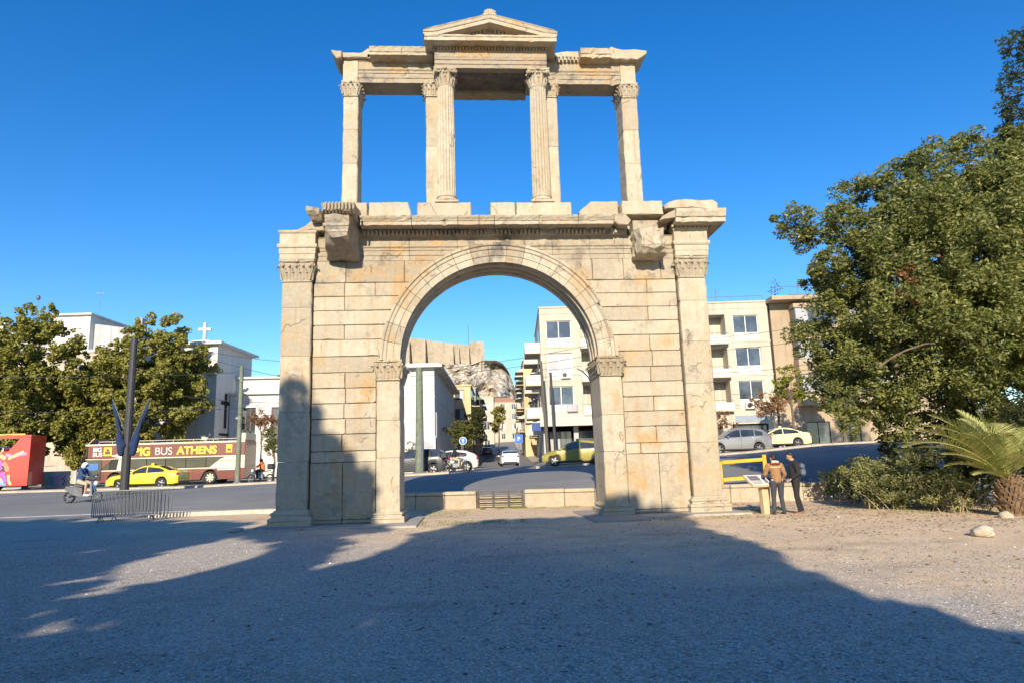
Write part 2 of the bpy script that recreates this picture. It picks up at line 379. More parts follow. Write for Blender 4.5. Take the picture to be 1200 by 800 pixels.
# plaza with a little unevenness
def plaza_z(x, y):
    if y > 5 or abs(x) > 45: return 0
    f = min(1, (5-y)/3)*.02
    if -7.5 < x < 7.5 and -2.2 < y < 3: f *= .15
    return f*(math.sin(x*.9+y*.4)+math.sin(y*1.3-x*.3)*.7)-.0
m = MB(); ys = [-220,-140,-90,-60,-45,-35]+[-30+.6*i for i in range(0, 59)]
for x in XS:
    yn = y_near(x)
    for y in ys+[None]:
        yy = yn if y is None else min(y, yn-.01*(1))
        m.v.append((x, yy, plaza_z(x, yy)))
n = len(ys)+1
for i in range(len(XS)-1):
    for j in range(n-1): m.f.append((i*n+j, (i+1)*n+j, (i+1)*n+j+1, i*n+j+1)); m.m.append(0)
kind(m.build('ground', M_ground, smooth=True, fix=False), 'structure')
strip('road', y_near, y_far, XS, 26, M_asphalt)
SL = lambda y: -1.2+.05*(y-34); SR = lambda y: 6.0+.05*(y-34)-.9       # sides of the side street
def xstrip(name, xa, xb, y0, y1, nx, ny, mat, dz=0):
    m = MB()
    for j in range(ny+1):
        y = lerp(y0, y1, j/ny)
        for i in range(nx+1):
            x = lerp(xa(y), xb(y), i/nx); yy = max(y, y_far(x)) if j == 0 else y
            m.v.append((x, yy, zt(x, yy)+dz))
    for j in range(ny):
        for i in range(nx): m.f.append((j*(nx+1)+i, j*(nx+1)+i+1, (j+1)*(nx+1)+i+1, (j+1)*(nx+1)+i)); m.m.append(0)
    return kind(m.build(name, mat, smooth=True), 'structure')
xstrip('street', SL, SR, 33.9, 320, 3, 40, M_asphalt)
# pavements of the far side with a real kerb step
def pave(name, xa, xb, yend, dz=.13):
    xs = [x for x in np.linspace(xa, xb, 30)]
    m = MB()
    for x in xs:
        a = y_far(x)
        for (y, z) in ((a, zt(x, a)-.05), (a, zt(x, a)+dz), (yend, zt(x, yend)+dz), (yend, zt(x, yend)-.05)): m.v.append((x, y, z))
    for i in range(len(xs)-1):
        for j in range(3): m.f.append((i*4+j, (i+1)*4+j, (i+1)*4+j+1, i*4+j+1)); m.m.append(0)
    m.f += [(0,1,2,3), tuple(len(m.v)-k for k in (1,2,3,4))]; m.m += [0,0]
    return kind(m.build(name, M_pave), 'structure')
pave('pavement', -80, -1.25, 47); pave('pavement', 5.15, 60, 42)
# side-street pavements and the land behind the houses
m = MB()
for j in range(31):
    y = lerp(42, 320, j/30)
    for x in (SR(y), SR(y), SR(y)+2.2): m.v.append((x, y, zt(x, y)+(.12 if len(m.v) % 3 else -.05)))
for j in range(30):
    for i in range(2): m.f.append((j*3+i, j*3+i+1, (j+1)*3+i+1, (j+1)*3+i)); m.m.append(0)
kind(m.build('pavement', M_pave), 'structure')
m = MB()
for j in range(31):
    y = lerp(47, 320, j/30)
    for x in (SL(y), SL(y), SL(y)-1.6): m.v.append((x, y, zt(x, y)+(.12 if len(m.v) % 3 else -.05)))
for j in range(30):
    for i in range(2): m.f.append((j*3+i, j*3+i+1, (j+1)*3+i+1, (j+1)*3+i)); m.m.append(0)
kind(m.build('pavement', M_pave), 'structure')
def sheet(name, x0, x1, y0, y1, mat, n=20, extra=lambda x, y: 0):
    m = MB()
    for j in range(n+1):
        for i in range(n+1):
            x = lerp(x0, x1, i/n); y = lerp(y0, y1, j/n); m.v.append((x, y, zt(x, y)-.12+extra(x, y)))
    for j in range(n):
        for i in range(n): m.f.append((j*(n+1)+i, j*(n+1)+i+1, (j+1)*(n+1)+i+1, (j+1)*(n+1)+i)); m.m.append(0)
    return kind(m.build(name, mat, smooth=True), 'structure')
sheet('terrain', -260, -1.0, 41.5, 330, M_soil); sheet('terrain', 4.9, 260, 37, 330, M_soil)
m = MB(); m.box(-3000, 3000, -3000, 3000, -1.2, -1.0); kind(m.build('terrain', M_soil), 'structure')
# raised strip between the two carriageways
for (xa, xb) in ((-34, -2.2), (3.0, 30)):
    xs = list(np.linspace(xa, xb, 26)); m = MB()
    rings = []
    for x in xs:
        a = y_med(x)
        rings.append([(x, a, zt(x, a)-.05), (x, a, zt(x, a)+.11), (x, a+.12, zt(x, a)+.13), (x, a+1.3, zt(x, a+1.3)+.13), (x, a+1.42, zt(x, a+1.4)+.11), (x, a+1.42, zt(x, a+1.4)-.05)])
    m.loft(rings); kind(m.build('traffic_island', M_pave), 'structure')
# lane dashes and edge lines
def line_mark(pts, wd=.12):
    m = MB(); L = []
    for i in range(len(pts)-1):
        (xa, ya), (xb, yb) = pts[i], pts[i+1]
        nseg = max(1, int(abs(xb-xa)/1.5))
        for k in range(nseg):
            x0, y0 = lerp(xa, xb, k/nseg), lerp(ya, yb, k/nseg); x1, y1 = lerp(xa, xb, (k+1)/nseg), lerp(ya, yb, (k+1)/nseg)
            q = [(x0, y0-wd/2), (x1, y1-wd/2), (x1, y1+wd/2), (x0, y0+wd/2)]
            m.add([(x, y, zt(x, y)+.012) for x, y in q], [(0,1,2,3)])
    return m
mk = MB()
for x0 in np.arange(-30, 34, 6.0):
    for off in (9.5, 5.5):
        q = line_mark([(x0, y_med(x0)-off+3.5), (x0+2.6, y_med(x0+2.6)-off+3.5)]); mk.add(q.v, q.f)
q = line_mark([(-30, y_near(-30)+.7), (-12, y_near(-12)+.7), (-9.5, y_near(-9.5)+.5), (30, y_near(30)+.5)], .14); mk.add(q.v, q.f)
o = kind(mk.build('road_markings', M_white), 'structure')
# left kerb of the plaza
xs = list(np.linspace(-13.2, -6.9, 9)); rings = []
for x in xs:
    y = y_near(x)-.02-(.9 if x < -12.6 else 0)*0
    rings.append([(x, y-.32, -.02), (x, y-.30, .15), (x, y, .17), (x, y+.01, .0)])
m = MB(); m.loft(rings); kind(m.build('kerb', M_kerb), 'structure')

# ------------------------------------------------------------ low stone wall behind the arch
wall = thing('low_stone_wall', 'low wall of pale limestone blocks along the avenue behind the arch, with a rusty grating let into it', 'wall')
x = -5.6
while x < 12.4:
    L = random.uniform(1.1, 1.5)
    if -.75 < x+L and x < 1.05:
        if x < -.75: L = -.75-x
        else: x = 1.05; continue
    if L > .2:
        a = math.atan(-.15); mt = Matrix.Translation((x, y_near(x)-.42, 0)) @ Matrix.Rotation(a, 4, 'Z')
        m = MB(); Lc = L/math.cos(a)
        m.cbox(.008, Lc-.008, random.uniform(-.012,.012), .40, -.05, .50+random.uniform(-.01,.01), .02, 0, mt)
        m.build('stone_block', M_limestone, wall)
        m = MB(); m.cbox(.006, Lc-.006, -.04, .44, .508, .64+random.uniform(-.008,.008), .025, 0, mt)
        m.build('coping_stone', M_limestone, wall)
    x += L
a = math.atan(-.15); mt = Matrix.Translation((-.72, y_near(-.72)-.36, 0)) @ Matrix.Rotation(a, 4, 'Z')
m = MB(); m.box(0, 1.76, .2, .42, -.05, .46, 0, mt); m.build('recess_panel', M_limestone, wall)
M_rust = plain('weathered_iron', (.13,.11,.095), .8, .3, var=.4, scale=8)
m = MB()
for z in (.08, .24, .40, .56): m.box(0, 1.74, -.05, -.02, z, z+.05, 0, mt)
for xx in (0, .58, 1.16, 1.68): m.box(xx, xx+.06, -.02, .03, 0, .64, 0, mt)
m.build('iron_grating', M_rust, wall)

# ------------------------------------------------------------ THE ARCH
arch = thing('monumental_arch', 'two-storey weathered marble arch with Corinthian columns and a small pediment on the plaza', 'arch')
ZC, RI, RO = 4.78, 3.02, 3.62
DEP = 1.5; WY = .14
CZ = [1.81, 2.13, 2.63, 3.09, 3.54, 4.0, 4.47, 4.96, 5.465, 5.915, 6.365, 6.81, 7.24, 7.94]
def circ_x(z, r=RI+.2):
    if z <= ZC: return r
    d = r*r-(z-ZC)**2
    return math.sqrt(d) if d > 0 else 0
def wall_stone(x0, x1, z0, z1, mat=None, name='stone_block'):
    """one block of the wall face; the end towards the arch follows its curve"""
    g = .0072; pr = random.uniform(-.010, .012)
    sg = 1 if x0 >= 0 else -1
    if sg < 0: x0, x1 = -x1, -x0                         # work on the right-hand side
    z0 += g; z1 -= g; x1 -= g; x0 += g
    n = 4; zz = [lerp(z0, z1, i/n) for i in range(n+1)]
    inner = [(max(x0, circ_x(z)), z) for z in zz]
    if max(p[0] for p in inner) >= x1-.03: 
        inner = [(min(p[0], x1-.02), p[1]) for p in inner if p[0] < x1-.02]
        if len(inner) < 2: return
        z0 = inner[0][1]
    if all(abs(p[0]-inner[0][0]) < 1e-4 for p in inner): inner = [inner[0], inner[-1]]
    poly = inner[::-1]+[(x1, z0), (x1, z1)]
    poly = [(sg*p[0]+random.uniform(-.004,.004), p[1]+random.uniform(-.003,.003)) for p in poly]
    out = []; n_ = len(poly); cx_ = sum(p[0] for p in poly)/n_; cz_ = sum(p[1] for p in poly)/n_
    for i in range(n_):
        a, b = poly[i], poly[(i+1) % n_]; L = math.hypot(b[0]-a[0], b[1]-a[1]); k = max(1, int(L/.22))
        if random.random() < .38 and L > .2:            # knocked-off corner
            c_ = random.uniform(.02, .07); d_ = random.uniform(.02, .05)
            p_ = poly[i-1]; Lp = math.hypot(p_[0]-a[0], p_[1]-a[1]) or 1
            if Lp > .2: out.append((a[0]+(p_[0]-a[0])/Lp*d_, a[1]+(p_[1]-a[1])/Lp*d_)); out.append((a[0]+(b[0]-a[0])/L*c_, a[1]+(b[1]-a[1])/L*c_))
            else: out.append(a)
        else: out.append(a)
        for j in range(1, k):
            t_ = j/k; e = random.uniform(0, .008)*(3.0 if random.random() < .12 else 1); x_, z_ = lerp(a[0], b[0], t_), lerp(a[1], b[1], t_)
            dd = math.hypot(cx_-x_, cz_-z_) or 1; out.append((x_+(cx_-x_)/dd*e, z_+(cz_-z_)/dd*e))
    poly = out
    if sg < 0: poly = poly[::-1]
    m = MB(); m.prism(poly, WY+pr, .62, ch=.014)
    m.build(name, mat or M_marble, arch)
# courses between the pilasters
XW = 5.66; XI = 3.75
def course(i, sg, cuts, mat=None):
    z0, z1 = CZ[i], CZ[i+1]
    inner = XI if z1 < 4.9 else max(0.0, circ_x(z1)-.02)
    xs = [inner]+[c for c in cuts if c > inner+.15]+[XW]
    for a, b in zip(xs, xs[1:]):
        if sg > 0: wall_stone(a, b, z0, z1, mat)
        else: wall_stone(-b, -a, z0, z1, mat)
# joints read off the photograph (left pier, then right pier)
LJ = {0:[], 1:[4.75], 2:[4.65], 3:[4.7], 4:[4.66], 5:[4.68], 6:[], 7:[], 8:[4.72], 9:[], 10:[4.73], 11:[3.8,4.73], 12:[2.9,4.70]}
RJ = {0:[4.2], 1:[4.72], 2:[], 3:[4.7], 4:[], 5:[4.66], 6:[4.75], 7:[4.7], 8:[], 9:[4.7], 10:[], 11:[4.72], 12:[3.0,4.0,5.2]}
for i in range(13):
    mt_ = M_marble2 if i in (12,) else None
    course(i, -1, LJ[i], mt_); course(i, 1, RJ[i], mt_)
# tall orthostats at the foot
for a, b in ((-5.66,-4.72), (-4.72,-3.75), (3.75,4.74), (4.74,5.66)):
    sg = 1 if a > 0 else -1
    wall_stone(a, b, .16, 1.81, M_marble)
    m = MB(); m.cbox(a+.01, b-.01, WY-.05, .6, .06, .16, .02); m.build('plinth_course', M_marble2, arch)
# core behind the faces (rear face and body of the two piers and the spandrels)
poly = [(XW, .05), (XW, 8.7), (-XW, 8.7), (-XW, .05), (-RI-.05, .05), (-RI-.05, ZC)]
poly += [(-(RI+.05)*math.cos(math.pi*k/24), ZC+(RI+.05)*math.sin(math.pi*k/24)) for k in range(1, 24)]
poly += [(RI+.05, ZC), (RI+.05, .05)]
m = MB(); n = len(poly)
def quad_fill(m, y0, y1):
    # body built as convex pieces so the opening stays open
    m.box(-XW, -RI-.06, y0, y1, .05, ZC); m.box(RI+.06, XW, y0, y1, .05, ZC)
    for sg in (-1, 1):
        for k in range(12):
            a0, a1 = math.pi/2*k/12, math.pi/2*(k+1)/12
            z0, z1 = ZC+(RI+.06)*math.sin(a0), ZC+(RI+.06)*math.sin(a1); x0, x1 = (RI+.06)*math.cos(a0), (RI+.06)*math.cos(a1)
            q = [(sg*x0, z0), (sg*XW, z0), (sg*XW, z1), (sg*x1, z1)]
            m.prism(q if sg > 0 else q[::-1], y0, y1)
    m.box(-XW, XW, y0, y1, ZC+RI+.06, 8.72)
quad_fill(m, WY+.045, DEP-WY); m.build('rubble_core', M_joint, arch)
m = MB(); quad_fill(m, DEP-WY-.001, DEP-WY+.05); m.build('rear_facing', M_marble, arch)
# ring of voussoirs, each running through the depth of the arch, with three bands and a moulding in front
NV = 19
for k in range(NV):
    a0 = math.pi*k/NV+.0018; a1 = math.pi*(k+1)/NV-.0018
    worn = random.uniform(-.008, .008); outer = RO+(random.uniform(-.02, .01) if random.random() < .4 else 0)
    broken = k in (1, 2)                                   # lower right: the moulding has broken away
    prof = [(RI, .0), (RI+.005, -.02+worn), (RI+.21, -.022+worn), (RI+.215, -.05+worn), (RI+.40, -.052+worn), (RI+.41, -.085+worn)]
    prof += ([(RI+.45, -.05), (RI+.50, .05), (outer-.02, .10)] if broken else [(RI+.44, -.095), (RI+.50, -.10), (RI+.53, -.15+worn), (outer, -.16+worn)])
    prof += [(outer, WY+.02), (outer-.05, WY+.10), (RI+.25, DEP+.02), (RI, DEP)]
    rings = []
    for t in np.linspace(0, 1, 5):
        a = lerp(a0, a1, t)
        rings.append([(r*math.cos(a), y, ZC+r*math.sin(a)) for r, y in prof])
    m = MB(); m.loft(rings)
    m.build('voussoir', M_marble2 if k in (8, 9, 10) else M_marble, arch)
# the two raised ribs under the vault
for y0, y1 in ((.22, .42), (.64, .84), (1.06, 1.26)):
    m = MB(); rings = []
    for k in range(37):
        a = math.pi*k/36; c, s_ = math.cos(a), math.sin(a)
        rings.append([(RI*c*1.002, y0, ZC+RI*s_*1.002), ((RI-.045)*c, y0+.02, ZC+(RI-.045)*s_), ((RI-.045)*c, y1-.02, ZC+(RI-.045)*s_), (RI*c*1.002, y1, ZC+RI*s_*1.002)])
    m.loft(rings); m.build('vault_rib', M_marble, arch)

def leafy_capital(name, cx, y0, x0, x1, zb, zt_, parent, round_=False, depth=None, mat=None):
    """Corinthian capital: bell, two rows of curling acanthus leaves, corner volutes and a concave abacus"""
    m = MB(); H = zt_-zb; hw = (x1-x0)/2; dp = depth if depth else hw*2
    yc = y0+dp/2
    # bell
    if round_:
        m.lathe([(hw*.74, zb), (hw*.74, zb+H*.2), (hw*.80, zb+H*.6), (hw*.98, zb+H*.84)], 20, 0, Matrix.Translation((cx, yc, 0)))
    else:
        rr = []
        for t, f in ((0, .84), (.05, .86), (.5, .86), (.84, .98)):
            a, b = hw*f, dp/2-(1-f)*hw
            rr.append([(cx-a, yc-b, zb+H*t), (cx+a, yc-b, zb+H*t), (cx+a, yc+b, zb+H*t), (cx-a, yc+b, zb+H*t)])
        m.loft(rr)
    m.box(cx-hw*.9, cx+hw*.9, yc-(dp/2-.1*hw), yc+(dp/2-.1*hw), zb-.03, zb+.03) if not round_ else m.lathe([(hw*.8, zb-.03), (hw*.84, zb), (hw*.8, zb+.03)], 20, 0, Matrix.Translation((cx, yc, 0)))
    # abacus with concave sides
    rr = []
    for z, f in ((zb+H*.84, 1.0), (zb+H*.90, 1.1), (zb+H*.93, 1.06), (zt_, 1.10)):
        ring = []
        for (sx, sy, ex, ey) in ((-1,-1,1,-1), (1,-1,1,1), (1,1,-1,1), (-1,1,-1,-1)):
            for t in (0, .12, .35, .5, .65, .88):
                px_ = lerp(sx, ex, t); py_ = lerp(sy, ey, t); dent = .12*math.sin(math.pi*t)
                nx_, ny_ = (0, -1) if sy == ey == -1 else (1, 0) if sx == ex == 1 else (0, 1) if sy == ey == 1 else (-1, 0)
                ring.append((cx+px_*hw*f-nx_*dent*hw, yc+py_*(dp/2+(f-1)*hw)-ny_*dent*hw, z+random.uniform(-.006,.006)))
        rr.append(ring)
    m.loft(rr)
    # leaves
    def leaf(x, y, nx, ny, z, h, w_):
        tx, ty = -ny, nx; rings = []
        for t, wf, out, th in ((0, .8, 0, .03), (.35, 1.0, .05, .04), (.7, .85, .10, .04), (.92, .6, .17, .035), (1.0, .4, .24, .03), (.86, .3, .27, .015)):
            o = out*h*1.6; ww = w_*wf/2
            c = (x+nx*o, y+ny*o, z+h*t)
            rings.append([(c[0]-tx*ww, c[1]-ty*ww, c[2]), (c[0]+nx*th*.6-tx*ww*.35, c[1]+ny*th*.6-ty*ww*.35, c[2]+.012), (c[0]+nx*th, c[1]+ny*th, c[2]-.012), (c[0]+nx*th*.6+tx*ww*.35, c[1]+ny*th*.6+ty*ww*.35, c[2]+.012), (c[0]+tx*ww, c[1]+ty*ww, c[2]), (c[0]-nx*.02, c[1]-ny*.02, c[2])])
        m.loft(rings)
    if round_:
        for row, (z, h, nn, ph) in enumerate(((zb+.01, H*.42, 8, 0), (zb+.03, H*.70, 8, .5))):
            for k in range(nn):
                a = 2*math.pi*(k+ph)/nn
                leaf(cx+hw*.74*math.cos(a), yc+hw*.74*math.sin(a), math.cos(a), math.sin(a), z, h, hw*.46)
    else:
        nf = max(3, int(round(hw*2*.86/.23)))
        for row, (z, h, off) in enumerate(((zb+.01, H*.40, 0), (zb+.02, H*.68, .5))):
            for (nx_, ny_, half, base) in ((0,-1,hw*.84,dp/2-.15*hw), (1,0,dp/2-.16*hw,hw*.85), (-1,0,dp/2-.16*hw,hw*.85)):
                nn = nf if nx_ == 0 else max(1, int(round(half*2/.25)))
                for k in range(nn+ (1 if off else 0)):
                    t = (k+.5-off)/nn*2-1
                    x = cx+(t*half if nx_ == 0 else nx_*base); y = yc+(ny_*base if nx_ == 0 else t*half)
                    leaf(x, y, nx_, ny_, z, h, half*2/nn*.95)
    # volutes on the corners and small flower in the middle
    for sx in (-1, 1):
        for sy in (-1, 1):
            for rr_ in (1.0, .55):
                c = (cx+sx*hw*(.92+.12*(1-rr_)), yc+sy*(dp/2-hw*.06), zb+H*.74)
                mt_ = Matrix.Translation(c) @ Matrix.Rotation(math.atan2(sy, sx)+math.pi/2, 4, 'Z') @ Matrix.Rotation(math.pi/2, 4, 'X')
                m.lathe([(H*.02, -H*.10*rr_-.012*(rr_ < 1)), (H*.12*rr_, -H*.09), (H*.13*rr_, 0), (H*.12*rr_, H*.09), (H*.02, H*.10*rr_+.012*(rr_ < 1))], 10, 0, mt_)
            pts = [(cx+sx*hw*t, yc+sy*(dp/2-.16*hw), zb+H*z_) for t, z_ in ((.30,.50), (.45,.72), (.75,.83), (.95,.80))]
            m.tube(pts, [.02,.028,.03,.03], 6)
    for sx in (-1, 1):
        pts = [(cx+sx*hw*t, yc-dp/2+.05, zb+H*z_) for t, z_ in ((.32,.5), (.2,.72), (.08,.80))]
        m.tube(pts, [.018,.022,.026], 6)
        m.ball((cx+sx*hw*.12, yc-dp/2+.03, zb+H*.74), H*.07, 7, 5)
    m.ball((cx, yc-dp/2-.02, zt_-H*.07), (H*.10, .05, H*.10), 8, 6)
    for v in range(len(m.v)):
        x, y, z = m.v[v]; m.v[v] = (x+random.uniform(-.006,.006), y+random.uniform(-.006,.006), z+random.uniform(-.006,.006))
    return smooth_angle(m.build(name, mat or M_carved, parent), 50)

def moulded_base(x0, x1, y0, y1, z0, z1, parent, name='base'):
    """attic base of a pilaster: plinth, torus, scotia, torus"""
    m = MB(); H = z1-z0
    prof = [(.15, 0), (.155, .28), (.13, .30), (.15, .34), (.155, .42), (.13, .50), (.08, .54), (.065, .62), (.08, .68), (.10, .72), (.10, .80), (.07, .86), (.03, .90), (.0, 1.0)]
    rr = []
    for e, t in prof:
        z = z0+H*t; j = random.uniform(-.004,.004)
        rr.append([(x0-e, y0-e+j, z), ((x0+x1)/2, y0-e, z), (x1+e, y0-e-j, z), (x1+e, (y0+y1)/2, z), (x1+e, y1+e, z), (x0-e, y1+e, z), (x0-e, (y0+y1)/2, z)])
    m.loft(rr); return m.build(name, M_marble, parent)

def shaft(x0, x1, y0, y1, zs, parent, name='shaft_block', worn=0, mat=None):
    for a, b in zip(zs, zs[1:]):
        m = MB(); g = .005; c = .02+random.uniform(0,.012); n = 6; rr = []
        dx = random.uniform(-.006,.006)
        for k in range(n+1):
            z = lerp(a+g, b-g, k/n); e = c if k in (0, n) else 0
            def jx(): return random.uniform(-.006,.006)*(2.5 if random.random() < .15 else 1)
            rr.append([(x0+e*.5+dx+jx()+c, y0+e*.5, z), (x1-e*.5+dx+jx()-c, y0+e*.5, z), (x1-e*.5+dx+jx(), y0+c, z), (x1-e*.5+dx, y1, z), (x0+e*.5+dx, y1, z), (x0+e*.5+dx+jx(), y0+c, z)])
        m.loft(rr); m.build(name, mat or M_marble, parent)
def part(name, parent, label=None):
    o = bpy.data.objects.new(name, None); COL.objects.link(o); o.parent = parent
    if label: o['label'] = label
    return o
# outer pilasters (full depth of the monument)
for sg in (-1, 1):
    x0, x1 = (-6.58, -5.69) if sg < 0 else (5.69, 6.58)
    p = part('corner_pilaster', arch)
    shaft(x0, x1, -.02, DEP+.02, [.50, 1.86, 3.3, 4.97, 6.45, 7.24] if sg < 0 else [.50, 2.1, 3.9, 5.2, 6.5, 7.24], p)
    moulded_base(x0-.02, x1+.02, -.04, DEP+.04, .05, .50, p)
    leafy_capital('capital', (x0+x1)/2, -.10, x0-.04, x1+.04, 7.27, 7.93, p, depth=DEP+.2)
# inner pilasters carrying the arch
for sg in (-1, 1):
    x0, x1 = (-3.72, -3.03) if sg < 0 else (3.03, 3.72)
    p = part('arch_pilaster', arch)
    shaft(x0, x1, 0, DEP, [.36, 1.9, 3.0, 4.20], p)
    moulded_base(x0+.02, x1-.02, .02, DEP-.02, .05, .38, p)
    leafy_capital('capital', (x0+x1)/2, -.09, x0-.04, x1+.04, 4.22, 4.80, p, depth=DEP+.18)
# marble pavement slabs on which the piers stand
for (x0, x1, y0, y1) in ((-7.15,-5.6,-1.15,2.2), (-5.59,-4.1,-.95,2.2), (-4.09,-2.45,-1.3,2.2), (2.35,3.9,-1.85,2.2), (3.91,5.3,-1.1,2.2), (5.31,7.1,-.9,2.2)):
    m = MB(); m.cbox(x0, x1-.01, y0, y1, -.2, .052, .02); m.build('paving_slab', M_slab, arch)

# lower entablature: architrave and frieze in long blocks
def fascia_profile(y0, z0, z1, yb=1.2):
    H = z1-z0
    return [(yb, z0), (y0+.05, z0), (y0+.05, z0+H*.20), (y0+.025, z0+H*.21), (y0+.025, z0+H*.40), (y0+.0, z0+H*.41), (y0-.005, z0+H*.50), (y0-.045, z0+H*.55), (y0-.045, z0+H*.60), (y0+.03, z0+H*.62), (y0+.035, z0+H*.95), (y0-.01, z1), (yb, z1)]
cuts = [-5.66, -4.95, -3.35, -2.75, -1.25, .25, 1.75, 2.95, 4.05, 5.0, 5.66]
for a, b in zip(cuts, cuts[1:]):
    m = MB(); m.sweepx(fascia_profile(WY-.02, 7.945, 8.70), a+.006, b-.006, .16, .004, .05)
    m.build('architrave_block', M_marble2, arch)
# ressauts over the outer pilasters
for sg in (-1, 1):
    x0, x1 = (-6.66, -5.62) if sg < 0 else (5.66, 6.70)
    for (za, zb_, e) in ((7.95, 8.42, .0), (8.43, 8.86, .03)):
        rr = []
        for t, ee in ((0, 0), (.02, .01), (.35, .01), (.36, .03), (.72, .03), (.76, .06), (.86, .08), (1, .07)) if e == 0 else ((0, .02), (.75, .02), (.86, .05), (1, .06)):
            z = lerp(za, zb_, t); q = ee+random.uniform(-.004,.004)
            rr.append([(x0-q, -.06-q, z), (lerp(x0,x1,.5), -.06-q, z), (x1+q, -.06-q, z), (x1+q, DEP+.06, z), (x0-q, DEP+.06, z)])
        m = MB(); m.loft(rr); m.build('entablature_block', M_marble, arch)
# dentils and cornice between the projections
m = MB()
m.box(-4.7, 4.15, .0, 1.0, 8.70, 8.92)
for x in np.arange(-4.15, 3.75, .125):
    if random.random() < .9: m.box(x, x+.075, -.12, .02, 8.715, 8.83)
m.build('dentil_course', M_marble2, arch)
def cornice_profile(yf, z0, z1, yb=1.0):
    H = z1-z0
    return [(yb, z0), (0.0, z0), (yf+.25, z0+H*.03), (yf+.10, z0+.0), (yf+.10, z0+H*.38), (yf+.075, z0+H*.40), (yf+.06, z0+H*.52), (yf+.02, z0+H*.70), (yf, z0+H*.88), (yf+.01, z1-.02), (yf+.10, z1), (.0, z1+.18), (yb, z1+.22)]
segs = [(-4.18,-2.63), (-2.62,-1.22), (-1.21,-.1), (-.09,1.28), (1.29,2.5), (2.51,3.62)]
for i, (a, b) in enumerate(segs):
    m = MB(); m.sweepx(cornice_profile(-.62, 8.86, 9.15), a+.004, b-.004, .10, .007, .22)
    m.build('cornice_block', M_marble, arch)
# right corner cornice with the broken slab on it
m = MB(); m.sweepx([(DEP+.4, 8.90), (.0, 8.90), (-.5, 8.92), (-.5, 9.06), (-.55, 9.08), (-.60, 9.22), (-.62, 9.32), (-.5, 9.36), (DEP+.4, 9.40)], 5.60, 7.20, .12, .008, .1)
m.build('cornice_block', M_marble, arch)
m = MB()
for x in np.arange(5.55, 6.85, .14): m.box(x, x+.08, -.2, .1, 8.86, 8.93)
m.box(5.55, 6.85, -.05, DEP+.05, 8.862, 8.90); m.build('dentil_course', M_marble2, arch)
poly = [(5.05, 8.95), (5.2, 9.0), (5.62, 9.06), (5.62, 9.32), (5.45, 9.26), (5.2, 9.12)]
m = MB(); m.prism(poly, -.5, 1.6, ch=.03); m.build('broken_cornice_block', M_carved, arch)

def rough_block(name, pts_poly, y0, y1, parent, mat=M_marble, sub=2, amp=.02, ch=.03):
    """a worn block: polygon outline with irregular edges and a rounded, pitted face"""
    pts = []
    n = len(pts_poly)
    for i in range(n):
        a, b = pts_poly[i], pts_poly[(i+1) % n]; L = math.hypot(b[0]-a[0], b[1]-a[1]); k = max(1, int(L/.16))
        for j in range(k):
            t = j/k; e = amp if 0 < j < k else amp*.5
            pts.append((lerp(a[0], b[0], t)+random.uniform(-e, e)*.7, lerp(a[1], b[1], t)+random.uniform(-e, e)))
    m = MB(); m.prism(pts, y0, y1, ch=ch); return m.build(name, mat, parent)
def slab(x0, x1, z0, z1, y0=.0, y1=1.5, left=0, right=0, name='plinth_block', mat=None):
    c = .05
    poly = [(x0+left*.15, z0), (x1-right*.15, z0), (x1-c*.3, z0+.1), (x1-(right*1.0 if right else c*.4), z1), (x0+(left*1.0 if left else c*.4), z1), (x0+c*.2, z0+.1)]
    rough_block(name, poly, y0, y1, arch, mat or M_marble, amp=.012)
slab(-5.28, -4.03, 9.34, 9.80, .02); slab(-4.01, -2.66, 9.34, 9.80, right=.12)
slab(-2.50, -.78, 9.30, 9.78); slab(-.20, .62, 9.30, 9.78); slab(.63, 2.42, 9.30, 9.78)
slab(2.62, 3.93, 9.34, 9.80, left=.42); slab(3.94, 5.28, 9.22, 9.68, -.35, .34); slab(3.95, 5.27, 9.22, 9.80, .345)
rough_block('plinth_block', [(5.32,9.38),(7.02,9.36),(7.04,9.55),(6.9,9.66),(6.2,9.70),(5.7,9.68),(5.45,9.62),(5.30,9.50)], -.45, 1.5, arch, M_carved, amp=.025, ch=.06)
m = MB(); m.box(-5.2, -.8, .15, 1.4, 8.9, 9.31); m.box(-.79, 5.5, .15, 1.4, 8.9, 9.29); m.build('bedding_course', M_marble2, arch)
m = MB(); m.box(5.6, 6.9, .0, 1.45, 9.33, 9.45); m.build('bedding_course', M_marble2, arch)

# projecting bracket stumps where columns once stood
def noise_mesh(o, amp, sc=3.0, seed=0):
    from mathutils import noise
    for v in o.data.vertices:
        p = v.co*sc+Vector((seed, seed*2, 0)); n_ = noise.noise_vector(p)
        v.co += n_*amp
    o.data.update(); return o
def dense(o, cuts=2):
    b = bmesh.new(); b.from_mesh(o.data); bmesh.ops.subdivide_edges(b, edges=b.edges, cuts=cuts, use_grid_fill=True); b.to_mesh(o.data); b.free(); return o
pL = part('bracket', arch, 'left projecting entablature stump with a broken carved underside')
rings = []   # left bracket: stepped front face, right side broken back towards the wall
def ring_rect(x0, x1, z0, z1, y, n=1): return [(x0,y,z0),((x0+x1)/2,y,z0),(x1,y,z0),(x1,y,(z0+z1)/2),(x1,y,z1),((x0+x1)/2,y,z1),(x0,y,z1),(x0,y,(z0+z1)/2)]
m = MB()
m.loft([ring_rect(-5.22,-4.28,7.9,9.0,.4), ring_rect(-5.2,-4.30,7.92,9.0,-.2), ring_rect(-5.15,-4.36,8.14,8.98,-.8), [(-5.12,-1.2,8.46),(-4.85,-1.2,8.26),(-4.42,-1.2,8.30),(-4.42,-1.2,8.6),(-4.42,-1.2,8.95),(-4.75,-1.22,8.95),(-5.1,-1.2,8.95),(-5.1,-1.2,8.6)]])
